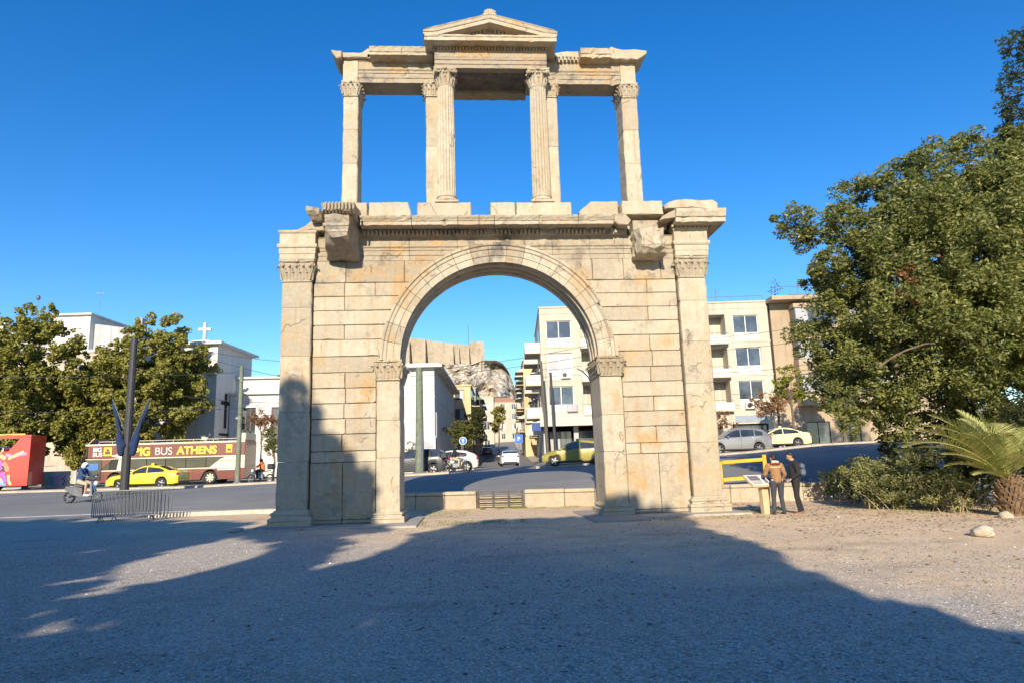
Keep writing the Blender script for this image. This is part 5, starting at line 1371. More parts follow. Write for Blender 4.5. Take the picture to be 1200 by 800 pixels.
for k, lab in enumerate(('park tree furthest left in the row behind the viewpoint', 'tall park tree second from the left behind the viewpoint', 'spreading park tree second from the right behind the viewpoint', 'broad park tree at the right of the row behind the viewpoint')):
    g = groups[k]; top = max(c[2] for c in g); bs = (cxs[k], -30.5, 0)
    t = thing('park_tree', lab, 'tree', bs, 0, None); m = MB()
    m.tube([(0,0,-.2),(0,0,.3),(.1,.1,top*.3),(.2,0,top*.6),(.1,.1,top*.85)], [.42,.32,.25,.18,.08], 10)
    for c in random.sample(g, min(16, len(g))): limb(m, (.1,.05,max(1.5, min(c[2]*.75, top*.7))), (c[0]-bs[0], c[1]-bs[1], c[2]), .10, .02)
    m.build('trunk', M_bark, t)
    leaf_mesh('crown', M_leaf_dark, clump_points([(c[0]-bs[0], c[1]-bs[1], c[2], c[3]*1.2) for c in g], 430), .30, t, 1.6)
print('shade clumps', {k: len(v) for k, v in groups.items()})
# ------------------------------------------------------------ vehicles
def wheel(parent, x, y, r, wd, side, rimm=None, nsp=5):
    mt = Matrix.Translation((x, y, r)) @ Matrix.Rotation(math.pi/2, 4, 'X')
    m = MB(); m.lathe([(r*.66,-wd/2),(r*.93,-wd/2),(r,-wd*.32),(r,wd*.32),(r*.93,wd/2),(r*.66,wd/2)], 24, 0, mt, cap=False)
    t = smooth_angle(m.build('wheel', M_rubber, parent), 45)
    m = MB(); o = -side*wd*.5    # outward face along local z
    m.lathe([(r*.66,-wd*.45),(r*.66,wd*.45)], 20, 0, mt, cap=False)
    z0 = -side*wd*.36
    for k in range(nsp):
        a = 2*math.pi*k/nsp; c, s_ = math.cos(a), math.sin(a); w0 = r*.13
        vs = [(c*r*.12-s_*w0*.6, s_*r*.12+c*w0*.6, z0), (c*r*.12+s_*w0*.6, s_*r*.12-c*w0*.6, z0), (c*r*.66+s_*w0, s_*r*.66-c*w0, z0), (c*r*.66-s_*w0, s_*r*.66+c*w0, z0)]
        vs += [(p[0], p[1], z0+side*.03) for p in vs]
        m.add(vs, [(0,1,2,3),(7,6,5,4),(0,4,5,1),(1,5,6,2),(2,6,7,3),(3,7,4,0)], 0, mt)
    m.lathe([(r*.16,z0-.01),(r*.16,z0+.02)], 10, 0, mt)
    m.build('rim', rimm or M_alloy, t)
    m = MB(); m.lathe([(r*.64,-.01),(r*.64,.01)], 16, 0, mt @ Matrix.Translation((0,0,z0+side*.06))); m.build('brake_disc', M_black, t)
def interp(x, P): return float(np.interp(x, [p[0] for p in P], [p[1] for p in P]))
def car(name, label, cat, loc, rz, mat, L=4.5, W=1.78, top=None, belt=None, wx=(-1.35,1.3), wr=.32, win=None, screens=None, taxi=None, group=None, hi=True, rails=False, lights='std', dark=False):
    """front at -x. top: side-view outline of bonnet/roof/boot; belt: height of the waist line"""
    t = thing(name, label, cat, loc, rz, group)
    n = 64 if hi else 36; hl = L/2; rings = []
    def halfw(x):
        u = abs(x)/hl; return W/2*(1-.10*max(0, (u-.72)/.28)**2-.06*(u > .985))
    def bottom(x):
        b = .22+.06*max(0, (abs(x)/hl-.85)/.15)
        for wx_ in wx:
            d = abs(x-wx_); R1 = wr+.07
            if d < R1: b = max(b, wr+math.sqrt(R1*R1-d*d))
        return b
    xs = sorted(set(list(np.linspace(-hl, hl, n))+[w_+s*(wr+.07) for w_ in wx for s in (-1.001,-.98,-.9,-.7,.7,.9,.98,1.001)]))
    for x in xs:
        hw = halfw(x); zb = bottom(x); zr = interp(x, top); zl = min(interp(x, belt), zr-.05); e = .04*(abs(x) > hl-.02)
        tum = max(0, (zr-zl))*.30; zb2 = min(max(zb+.05, .40), zl-.12)
        r = [(x, hw*.90-.02, zb), (x, hw-.015, min(zb+.03, zl-.2)), (x, hw, zb2), (x, hw+.012, lerp(zb2, zl, .55)), (x, hw-.02, zl-.02), (x, hw-.05, zl)]
        if zr-zl > .12: r += [(x, hw-.05-tum*.9, zr-.07), (x, hw-.10-tum, zr-.015), (x, (hw-.1-tum)*.5, zr+.012), (x, 0, zr+.02)]
        else: r += [(x, hw-.09, zl+.015), (x, hw-.16, zr-.012), (x, hw*.45, zr+.005), (x, 0, zr+.01)]
        rings.append(r+[(p[0], -p[1], p[2]) for p in r[-2::-1]])
    m = MB(); m.loft(rings); smooth_angle(m.build('body', mat, t), 38)
    m = MB(); m.box(-hl+.25, hl-.25, -W/2+.14, W/2-.14, .18, .62); m.build('underside', M_black, t)
    for s in (-1, 1):                                  # side windows: glass outlines follow roof and waist
        for (a, b) in win:
            k = 7; up, lo = [], []
            for i in range(k+1):
                x = lerp(a[0], b[0], i/k); hw = halfw(x); zr = interp(x, top); zl = interp(x, belt); tum = max(0, zr-zl)*.30
                zt_ = min(zr-.09, lerp(a[1], b[1], i/k) if a[1] else 9); 
                zt_ = max(zt_, zl+.03); f = (zt_-zl)/max(.05, (zr-.07-zl)); y = hw-.05-tum*.9*f+.008
                up.append((x, s*y, zt_)); f = .03/max(.05, (zr-.07-zl)); lo.append((x, s*(hw-.05-tum*.9*f+.008), zl+.03))
            m = MB(); m.v = up+lo; m.f = [(i, i+1, k+2+i, k+1+i) for i in range(k)]; m.m = [0]*k; m.build('side_window', M_carglass, t)
    for nm, (xa, xb) in zip(('windscreen', 'rear_window'), screens):
        vs = []
        for i in range(5):
            x = lerp(xa, xb, i/4); hw = halfw(x); zr = interp(x, top); zl = interp(x, belt); tum = max(0, zr-zl)*.30
            e = (hw-.12-tum)
            vs.append([(x, -e, zr+.012), (x, -e*.5, zr+.026), (x, 0, zr+.034), (x, e*.5, zr+.026), (x, e, zr+.012)])
        m = MB(); m.loft(vs, 0, False, False); m.build(nm, M_carglass, t)
    for w_ in wx:
        for s in (-1, 1): wheel(t, w_, s*(W/2-.11), wr, .2, -s*-1 if False else s, None)
    for s in (-1, 1):
        m = MB(); z = interp(-hl+.1, top)-.14; m.ball((-hl+.13, s*(W/2-.27), z), (.13,.17,.075), 10, 6); m.build('headlight', M_lampw, t)
        m = MB(); z = interp(hl-.1, top)-.18; m.ball((hl-.09, s*(W/2-.20), z), (.12,.15,.11 if lights == 'std' else .2), 10, 6); m.build('tail_light', M_red, t)
        m = MB(); x = screens[0][1]*.6+screens[0][0]*.4; z = interp(x, belt)+.07; m.ball((x, s*(W/2+.10), z), (.07,.10,.07), 8, 6); m.build('mirror', mat if not dark else M_black, t)
        for xx in (win[0][1][0]-.22, win[-1][1][0]-.25)[:2 if hi else 1]:
            m = MB(); hw = halfw(xx)+.012; m.cbox(xx, xx+.18, s*hw-.012 if s > 0 else s*hw-.025, s*hw+.025 if s > 0 else s*hw+.012, interp(xx, belt)-.14, interp(xx, belt)-.11, .005); m.build('door_handle', mat, t)
        m = MB(); hw = W/2; m.box(-hl+.85, hl-.85, s*hw-.03, s*hw+.004, .24, .31); m.build('sill_trim', M_black, t)
        for xx in (win[0][1][0]-.0, win[-1][0][0]+.02):     # door gaps
            m = MB(); m.box(xx-.006, xx+.006, s*(halfw(xx)+.004)-.008, s*(halfw(xx)+.004)+.008, .36, interp(xx, belt)-.03); m.build('door_gap', M_black, t)
    m = MB(); m.cbox(-hl-.012, -hl+.05, -.42, .42, .34, .50, .01); m.build('grille', M_black, t)
    m = MB(); m.cbox(hl-.05, hl+.025, -.26, .26, .62 if lights == 'std' else .7, .73 if lights == 'std' else .81, .005); m.build('number_plate', M_white, t)
    m = MB(); m.cbox(hl-.06, hl+.03, -W*.38, W*.38, .28, .42, .01); m.build('rear_bumper_trim', M_black, t)
    if rails:
        for s in (-1, 1): m = MB(); m.tube([(x, s*(W/2-.30), interp(x, top)+.05) for x in np.linspace(-.6, hl-.75, 8)], .018, 6); m.build('roof_rail', M_alloy, t)
    if taxi:
        m = MB(); m.cbox(taxi-.08, taxi+.1, -.24, .24, interp(taxi, top)+.01, interp(taxi, top)+.14, .02); m.build('roof_sign', mat, t)
        m = MB(); m.box(taxi-.0845, taxi-.08, -.18, .18, interp(taxi, top)+.04, interp(taxi, top)+.11); m.box(taxi+.1, taxi+.1045, -.18, .18, interp(taxi, top)+.04, interp(taxi, top)+.11); m.build('sign_face', M_black, t)
    return t
SED = dict(top=[(-2.32,.62),(-2.2,.74),(-1.9,.84),(-1.05,.97),(-.85,1.04),(-.15,1.37),(.15,1.44),(.6,1.45),(1.0,1.39),(1.75,1.10),(2.2,1.06),(2.33,.96)], belt=[(-2.32,.56),(-1.9,.78),(-1.0,.90),(1.4,.99),(2.3,.95)],
    win=[((-.80,1.36),(.28,1.36)),((.34,1.36),(1.42,1.22))], screens=((-.98,-.22),(1.02,1.70)))
HAT = dict(top=[(-2.0,.60),(-1.9,.74),(-1.5,.88),(-.95,.99),(-.3,1.38),(.0,1.46),(.6,1.48),(1.2,1.42),(1.75,1.22),(2.0,1.0),(2.05,.8)], belt=[(-2.0,.54),(-1.5,.82),(-.9,.92),(1.4,1.0),(2.0,.98)],
    win=[((-.80,1.38),(.22,1.38)),((.28,1.39),(1.25,1.26))], screens=((-.88,-.36),(1.3,1.78)))
SUV = dict(top=[(-2.22,.70),(-2.1,.86),(-1.75,.98),(-1.15,1.08),(-.45,1.52),(-.1,1.62),(.9,1.64),(1.6,1.58),(1.95,1.36),(2.16,1.06),(2.22,.85)], belt=[(-2.22,.62),(-1.75,.92),(-1.1,1.00),(1.5,1.10),(2.2,1.06)],
    win=[((-.95,1.52),(.12,1.54)),((.18,1.54),(1.05,1.52)),((1.11,1.50),(1.62,1.36))], screens=((-1.05,-.52),(1.68,2.06)))
P_yellow = paint('taxi_yellow_paint', (.80,.62,.04)); P_olive = paint('olive_yellow_taxi_paint', (.30,.26,.045)); P_cream = paint('pale_cream_taxi_paint', (.74,.66,.36))
P_silver = paint('silver_grey_paint', (.34,.34,.33), .6, .3, .5); P_darkgrey = paint('dark_grey_paint', (.06,.065,.075), .7, .3, .3); P_white = paint('white_paint', (.75,.76,.77)); P_beige = paint('warm_white_paint', (.70,.64,.52)); P_blk = paint('black_paint', (.02,.02,.022))
def on(px_, py_, dep, dz=0):
    p = at(px_, py_, dep); return (p.x, p.y, zt(p.x, p.y)+dz)
car('taxi', 'bright yellow taxi passing in front of the brown sightseeing bus', 'taxi', on(173,572,44.5), R(-4), P_yellow, 4.66, 1.8, taxi=.35, **SED)
car('taxi', 'olive-yellow hatchback taxi seen through the arch by the corner shop', 'taxi', on(675,546,41.2), R(-7), P_olive, 4.05, 1.78, wx=(-1.27,1.27), taxi=.15, **HAT)
car('taxi', 'pale cream taxi on the far side of the avenue right of the arch', 'taxi', on(909,523,49.5), R(-4), P_cream, 4.66, 1.8, taxi=.35, **SED)
car('estate_car', 'silver-grey estate car with roof rails right of the arch', 'car', on(862,531,45.5), R(-2), P_silver, 4.44, 1.8, rails=True, lights='tall', **SUV)
car('parked_car', 'dark car half hidden behind the silver estate car', 'car', on(880,525,49.8), R(-3), P_darkgrey, 4.1, 1.75, hi=False, wx=(-1.27,1.27), **HAT)
car('off_road_car', 'dark grey off-road car at the left inside the arch opening', 'car', on(487,553,45), R(-6), P_darkgrey, 4.44, 1.8, lights='tall', **SUV)
car('parked_car', 'cream car standing behind the motorcycle by the street corner', 'car', on(527,551,48), R(-3), P_beige, 4.05, 1.75, hi=False, wx=(-1.27,1.27), **HAT)
car('parked_car', 'white hatchback facing away up the side street', 'car', on(597,545,67), R(90-4), P_white, 4.05, 1.8, wx=(-1.27,1.27), **{**HAT, 'screens': ((-.88,-.36),(1.3,1.78))}).rotation_euler = (0,0,R(-90))
car('parked_car', 'grey car parked behind the white hatchback in the side street', 'car', on(593,541,80), R(-90), P_silver, 4.4, 1.78, hi=False, **SED)
car('parked_car', 'third car of the row parked along the side street', 'car', on(592,538,92), R(-90), P_blk, 4.2, 1.78, hi=False, **SED)
car('parked_car', 'dark car driving far up the side street', 'car', on(571,528,118), R(-90), P_darkgrey, 4.3, 1.78, hi=False, **SED)

def text_mesh(name, body, size, mat, parent, mtx, bold=0, shear=0, extrude=.012, spacing=1):
    cu = bpy.data.curves.new(name, 'FONT'); cu.body = body; cu.size = size; cu.offset = bold; cu.shear = shear; cu.extrude = extrude; cu.space_character = spacing
    o = bpy.data.objects.new(name, cu); me = bpy.data.meshes.new_from_object(o); bpy.data.objects.remove(o)
    me.transform(mtx); me.materials.clear(); me.materials.append(mat)
    return link(name, me, parent)
# bus local frame: front at x=0 pointing -x, rear at x=L; visible side at y=0 facing -y
def bus_shell(t, L, W, H, wxs, mats, wr=.48, z_low=.32, bands=(), raked=0):
    """bodyside built of separate panels so windows and wheel arches are real"""
    pass
M_maroon = paint('maroon_bus_paint', (.17,.045,.03), .5); M_busc = paint('cream_bus_paint', (.66,.58,.42), .5); M_busy = plain('yellow_bus_lettering', (.85,.62,.05), .5, var=.05, bump=0); M_busw = plain('white_bus_lettering', (.75,.72,.66), .5, var=.05, bump=0)
bL = 11.9; bp = at(96, 569, 50.8); bz_ = zt(bp.x+6, bp.y)+.02
bus = thing('open_top_bus', 'maroon and cream open-top sightseeing bus behind the yellow taxi', 'bus', (bp.x, bp.y, bz_), R(-2))
def side_panel(parent, nm, mat, z0, z1, xa, xb, y=0, archs=(), th=.06, zslope=0):
    pts = []
    if archs:
        n = 90; low = []
        for i in range(n+1):
            x = lerp(xa, xb, i/n); z = z0
            for (wx_, r_) in archs:
                d = abs(x-wx_)
                if d < r_: z = max(z, .48+math.sqrt(r_*r_-d*d))
            low.append((x, min(z, z1-.02)))
        m = MB()
        for i in range(n): m.prism([low[i], low[i+1], (low[i+1][0], z1), (low[i][0], z1)], y, y+th)
    else:
        m = MB(); m.box(xa, xb, y, y+th, z0, z1)
    return m.build(nm, mat, parent)
AR = [(2.35,.60),(9.35,.60)]
side_panel(bus, 'lower_side', M_maroon, .34, 1.14, .15, bL, 0, AR)
for s_, nm in ((-.012, 'cream_stripe'),):
    m = MB(); m.box(.15, bL, -.012, .05, 1.142, 1.22); m.box(.1, bL, -.012, .05, 2.0, 2.08); m.box(.05, bL-.02, -.02, .05, 3.05, 3.17); m.build('cream_stripe', M_busc, bus)
side_panel(bus, 'upper_side', M_maroon, 2.082, 3.048, .25, bL-.02, 0)
m = MB(); m.box(.2, bL-1.3, .07, .09, 1.22, 2.0); m.build('window_band', M_dark, bus)
for x in (1.5,3.3,4.9,6.5,8.1,10.6):
    m = MB(); m.box(x-.008, x+.008, -.008, .01, .36, 1.13); m.build('panel_seam', M_black, bus)
for x in (2.6,5.0,7.4,9.8):
    m = MB(); m.box(x-.006, x+.006, -.006, .01, 2.09, 3.04); m.build('panel_seam', M_black, bus)
for (a, b) in ((.35,1.9),(3.3,4.6),(4.66,6.0),(6.06,7.5),(7.56,9.0),(9.06,10.1)):
    m = MB(); m.box(a, b, .02, .035, 1.26, 1.97); m.build('window', M_carglass, bus)
m = MB(); m.prism([(9.3,1.22),(bL,1.22),(bL,2.0),(10.5,2.0),(10.1,1.85)], -.006, .05); m.build('cream_rear_panel', M_busc, bus)
m = MB(); m.prism([(2.45,1.15),(3.25,1.15),(3.2,2.1),(3.25,2.9),(3.0,2.6),(2.3,2.35),(1.9,2.3),(2.3,2.18),(2.6,2.1)], -.03, -.013); m.build('cream_swoosh', M_busc, bus)
m = MB(); m.prism([(.35,1.22),(1.2,1.22),(2.1,2.0),(1.4,2.0)], -.006, .015); m.build('maroon_diagonal', M_maroon, bus)
m = MB(); m.cbox(-.05, 1.35, -.035, -.007, .5, 2.02, .01); m.build('front_door', M_carglass, bus)
m = MB(); m.box(.15, 1.1, -.05, -.036, 1.25, 1.75); m.build('blue_screen', plain('bus_blue_print', (.06,.17,.42), .4), bus)
m = MB(); m.box(.1, .16, .05, 2.45, .35, 3.1); m.build('front_panel', M_carglass, bus)
m = MB(); m.box(bL-.06, bL, .05, 2.45, .35, 3.17); m.build('rear_panel', M_maroon, bus)
m = MB(); m.box(.1, bL, 2.45, 2.5, .35, 3.17); m.build('far_side', M_maroon, bus)
m = MB(); m.box(.1, bL-.06, .06, 2.45, 2.02, 2.1); m.build('upper_floor', M_black, bus)
m = MB(); m.box(.3, bL-.3, .14, 2.4, .3, .9); m.build('chassis', M_black, bus)
m = MB(); m.loft([[(.15,.05,3.17),(.15,2.45,3.17),(.20,2.45,3.17),(.20,.05,3.17)], [(-.0+.55,.15,3.62),(.55,2.35,3.62),(.6,2.35,3.62),(.6,.15,3.62)]]); m.build('upper_windscreen', M_busc, bus)
m = MB(); m.tube([(1.0,.03,3.17),(1.0,.03,3.34),(bL-.6,.03,3.34),(bL-.6,.03,3.17)], .025, 6)
for x in np.arange(2, 11, 1.5): m.tube([(x,.03,3.17),(x,.03,3.34)], .02, 5)
m.build('handrail', M_busc, bus)
m = MB(); m.cbox(bL-.6, bL, .05, 2.4, 3.171, 3.75, .05); m.build('rear_locker', M_busc, bus)
seat_m = plain('bus_seat_fabric', (.16,.20,.08), .9)
for x in np.arange(1.6, 10.6, .85):
    for yy in (.25, 1.4):
        m = MB(); m.cbox(x, x+.1, yy, yy+.85, 2.5, 3.30, .03); m.cbox(x-.4, x, yy, yy+.85, 2.45, 2.55, .02); m.build('seat', seat_m, bus)
for wx_ in (2.35, 9.35):
    for yy, s in ((.16,-1),(2.34,1)): wheel(bus, wx_, yy, .48, .28, s, M_busc, 8)
def bmx(x, z, y=-.02): return Matrix.Translation((x, y, z)) @ Matrix.Rotation(math.pi/2, 4, 'X')
text_mesh('lettering', 'BIG', .82, M_busy, bus, bmx(3.65, 2.25), bold=.030, spacing=.95)
text_mesh('lettering', 'BUS', .80, M_busw, bus, bmx(5.18, 2.26), bold=-.006, spacing=.95)
text_mesh('lettering', 'ATHENS', .80, M_busy, bus, bmx(6.85, 2.27), bold=.026, spacing=.98)
text_mesh('small_lettering', 'BIG', .42, M_busw, bus, bmx(.62, 2.62), bold=.014); text_mesh('small_lettering', 'BUS', .42, M_busw, bus, bmx(.62, 2.25), bold=.008)
m = MB(); m.cbox(1.42, 2.02, -.03, -.001, 2.28, 2.92, .01); m.build('yellow_badge', M_busy, bus)
m = MB(); m.cbox(1.52, 1.92, -.04, -.029, 2.4, 2.62, .01); m.ball((1.72,-.035,2.72), (.13,.01,.10), 8, 5); m.build('badge_emblem', M_maroon, bus)
m = MB(); m.cbox(10.5, 10.95, -.03, -.001, 2.3, 2.9, .01); m.build('yellow_badge', M_busy, bus)
m = MB(); m.cbox(10.58, 10.87, -.04, -.029, 2.42, 2.6, .01); m.build('badge_emblem', M_maroon, bus)
m = MB(); m.cbox(9.9, 11.2, -.012, .0, 1.0, 1.1, .004); m.build('web_address_strip', M_busw, bus)
m = MB(); m.ball((.0,-.25,2.0), (.10,.12,.22), 8, 6); m.tube([(.2,0,2.25),(.0,-.2,2.2)], .03, 5); m.build('mirror', M_black, bus)

# red bus, only its rear half is in the picture
P_busred = paint('red_bus_paint', (.72,.03,.02), .5)
rp = at(31, 576, 47.5); rL = 10.5
rbus = thing('open_top_bus', 'bright red open-top bus with a colourful painted figure, cut off at the left edge', 'bus', (rp.x, rp.y, zt(rp.x-3, rp.y)+.02), R(9))
AR2 = [(-2.9,.58),(-8.6,.58)]
side_panel(rbus, 'lower_side', P_busred, .34, 1.35, -rL, -.02, 0, AR2)
side_panel(rbus, 'upper_side', P_busred, 1.95, 2.72, -rL, -.02, 0)
m = MB(); m.box(-1.35, -.02, 0, .06, 1.35, 1.95); m.build('rear_quarter', P_busred, rbus)
m = MB(); m.box(-rL, -1.3, .05, .07, 1.35, 1.95); m.build('window_band', M_dark, rbus)
for k in range(6):
    m = MB(); m.box(-rL+.1+k*1.5, -rL+1.52+k*1.5, .015, .03, 1.38, 1.93); m.build('window', M_carglass, rbus)
for y0, y1 in ((0,.06),(2.44,2.5)):
    m = MB(); m.prism([(-1.35,2.72),(-.02,2.72),(-.02,3.85),(-.55,3.85),(-.62,3.72)], y0, y1); m.prism([(-rL,3.72),(-.62,3.72),(-.55,3.85),(-rL,3.85)], y0, y1); m.build('upper_frame', P_busred, rbus)
m = MB(); m.box(-rL, -.4, -.01, .07, 3.852, 3.94); m.build('yellow_edge', M_busy, rbus)
m = MB(); m.box(-.06, 0, .06, 2.44, .35, 3.86); m.build('rear_panel', P_busred, rbus)
m = MB(); m.box(-rL, -.06, 2.44, 2.5, .35, 2.72); m.box(-rL, -.06, .06, 2.44, 1.97, 2.05); m.box(-rL, -.3, .15, 2.4, .3, .9); m.build('inner_body', M_black, rbus)
m = MB(); m.tube([(-rL,.2,2.98),(-1.4,.2,3.05)], .03, 6); m.tube([(-rL,2.2,3.0),(-1.4,2.2,3.05)], .03, 6)
for x in np.arange(-9, -1.4, .8): m.tube([(x,.2,2.72),(x,.2,3.0)], .02, 5)
m.build('handrail', M_chrome, rbus)
for x in np.arange(-9.5, -1.2, .85):
    m = MB(); m.cbox(x, x+.1, .3, 1.1, 2.3, 3.0, .03); m.build('seat', M_busc, rbus)
for wx_ in (-2.9, -8.6):
    for yy, s in ((.16,-1),(2.34,1)): wheel(rbus, wx_, yy, .47, .28, s, M_alloy, 8)
cols = {'purple': (.35,.09,.42), 'straw': (.78,.60,.22), 'cyan': (.10,.35,.62), 'skin': (.45,.22,.12), 'pink': (.75,.22,.45)}
CM = {k: plain('painted_figure_'+k, v, .5, var=.1, bump=0) for k, v in cols.items()}
def blot(col, pts, r):
    m = MB()
    for i in range(len(pts)-1):
        (x0, z0), (x1, z1) = pts[i], pts[i+1]; L_ = math.hypot(x1-x0, z1-z0) or 1; nx_, nz_ = -(z1-z0)/L_*r, (x1-x0)/L_*r
        m.prism([(x0+nx_, z0+nz_), (x0-nx_, z0-nz_), (x1-nx_*.8, z1-nz_*.8), (x1+nx_*.8, z1+nz_*.8)], blot.y-.006, blot.y)
        blot.y -= .0015
    m.build('painted_figure', CM[col], rbus)
blot.y = -.003
for c_, p_, r_ in (('straw',[(-2.1,2.6),(-1.8,2.45),(-1.5,2.2)],.13),('purple',[(-2.3,2.4),(-1.9,2.1),(-1.7,1.7),(-2.0,1.3)],.17),('pink',[(-1.5,2.5),(-1.0,2.35),(-.6,2.5),(-.2,2.55)],.12),('straw',[(-1.3,2.2),(-.9,2.45),(-.4,2.7)],.09),
    ('skin',[(-1.6,1.95),(-1.35,1.7),(-1.3,1.35)],.16),('cyan',[(-2.2,1.9),(-2.1,1.5),(-1.8,1.2)],.09),('purple',[(-1.6,1.3),(-1.5,.95),(-1.35,.6)],.17),('straw',[(-1.9,1.1),(-1.7,.8),(-1.5,.45)],.11),('pink',[(-2.0,2.2),(-2.2,1.7)],.09),
    ('cyan',[(-1.9,.55),(-1.3,.45)],.10),('skin',[(-2.2,.45),(-1.9,.5)],.10),('straw',[(-1.2,1.1),(-1.15,.7),(-1.0,.42)],.09),('purple',[(-2.6,2.1),(-2.3,1.9)],.09),('skin',[(-1.9,2.55),(-1.7,2.65)],.10)): blot(c_, p_, r_)

# two-wheelers (front at -x)
def scooter(label, loc, rz, bodym, nm='scooter', big=False, box=False, flip=1):
    t = thing(nm, label, 'motorcycle' if big else 'scooter', loc, rz, None, (flip,1,1)); r = .30 if big else .26; wb = .68 if big else .62
    for x in (-wb, wb):
        mt = Matrix.Translation((x, 0, r)) @ Matrix.Rotation(math.pi/2, 4, 'X')
        m = MB(); m.lathe([(r*.72,-.05),(r*.92,-.06),(r,-.03),(r,.03),(r*.92,.06),(r*.72,.05)], 22, 0, mt, cap=False); w_ = smooth_angle(m.build('wheel', M_rubber, t))
        m = MB(); m.lathe([(r*.73,-.04),(r*.73,.04)], 20, 0, mt, cap=False)
        for k in range(6): a = math.pi*k/3; m.tube([tuple(mt @ Vector((0,0,0))), tuple(mt @ Vector((r*.73*math.cos(a), r*.73*math.sin(a), 0)))], .015, 5)
        m.build('rim', M_alloy, w_)
    m = MB(); m.tube([(-wb,.07,r),(-wb+.12,.06,.62),(-wb+.26,.05,.95)], .022, 6); m.tube([(-wb,-.07,r),(-wb+.12,-.06,.62),(-wb+.26,-.05,.95)], .022, 6); m.build('fork', M_chrome, t)
    m = MB(); m.tube([(-wb+.30,-.33,1.02),(-wb+.24,-.18,1.0),(-wb+.22,0,.96),(-wb+.24,.18,1.0),(-wb+.30,.33,1.02)], .016, 6); m.build('handlebar', M_black, t)
    m = MB(); m.ball((-wb+.08,0,.84), (.10,.10,.11), 10, 7); m.build('headlight', M_lampw, t)
    if big:
        m = MB(); m.loft([[(-.42,-.10,.62),(-.42,.10,.62),(-.42,.08,.86),(-.42,-.08,.86)], [(-.15,-.16,.60),(-.15,.16,.60),(-.15,.13,.95),(-.15,-.13,.95)], [(.12,-.13,.60),(.12,.13,.60),(.12,.1,.82),(.12,-.1,.82)]]); m.build('tank', bodym, t)
        m = MB(); m.cbox(-.30,.25,-.13,.13,.28,.60,.04); m.tube([(-.2,.16,.35),(.2,.18,.28),(.75,.2,.36)], .04, 7); m.build('engine', M_steel, t)
    else:
        m = MB(); m.loft([[(-.50,-.17,.30),(-.50,.17,.30),(-.42,.15,.90),(-.42,-.15,.90)], [(-.42,-.19,.28),(-.42,.19,.28),(-.36,.16,.9),(-.36,-.16,.9)]]); m.box(-.40,.05,-.17,.17,.26,.33); m.build('leg_shield', bodym, t)
        m = MB(); m.loft([[(-.02,-.13,.28),(-.02,.13,.28),(.0,.13,.66),(.0,-.13,.66)], [(.35,-.16,.34),(.35,.16,.34),(.35,.15,.72),(.35,-.15,.72)], [(.80,-.08,.58),(.80,.08,.58),(.80,.07,.74),(.80,-.07,.74)]]); m.build('body', bodym, t)
    m = MB(); m.loft([[(-.02,-.11,.70),(-.02,.11,.70),(-.02,.10,.78),(-.02,-.10,.78)], [(.35,-.14,.74),(.35,.14,.74),(.35,.12,.82),(.35,-.12,.82)], [(.72,-.09,.78),(.72,.09,.78),(.72,.07,.86),(.72,-.07,.86)]]); m.build('seat', M_black, t)
    m = MB(); m.tube([(wb,.08,r),(.25,.09,.42)], .03, 6); m.tube([(wb,-.08,r),(.25,-.09,.42)], .03, 6); m.loft([[(wb-.25,-.08,.60),(wb-.25,.08,.60),(wb-.25,.08,.62),(wb-.25,-.08,.62)], [(wb+.2,-.08,.56),(wb+.2,.08,.56),(wb+.2,.08,.58),(wb+.2,-.08,.58)]]); m.build('rear_mudguard', M_black, t)
    m = MB(); m.ball((.80,0,.70), (.04,.07,.05), 8, 5); m.build('tail_light', M_red, t)
    for s in (-1,1): m = MB(); m.tube([(-wb+.26,s*.25,1.02),(-wb+.24,s*.3,1.18)], .008, 5); m.ball((-wb+.24,s*.32,1.2), (.02,.07,.045), 8, 5); m.build('mirror', M_black, t)
    if box: m = MB(); m.cbox(.55,1.0,-.24,.24,.90,1.28,.06); m.build('top_box', M_black, t)
    return t
sc_loc = on(97, 588, 30.5); mo_loc = on(535, 554, 43.6); or_loc = on(305, 565, 47.5)
scooter('silver and black scooter crossing the avenue at left with a blue-clad rider', sc_loc, R(175), paint('silver_scooter_paint', (.12,.12,.13)), 'scooter')
scooter('dark motorcycle with a top box waiting inside the arch view', mo_loc, R(-10), P_blk, 'motorcycle', True, True, -1)
scooter('motorcycle ridden by the person in orange behind the brown bus', or_loc, R(-10), P_blk, 'motorcycle', True, True)
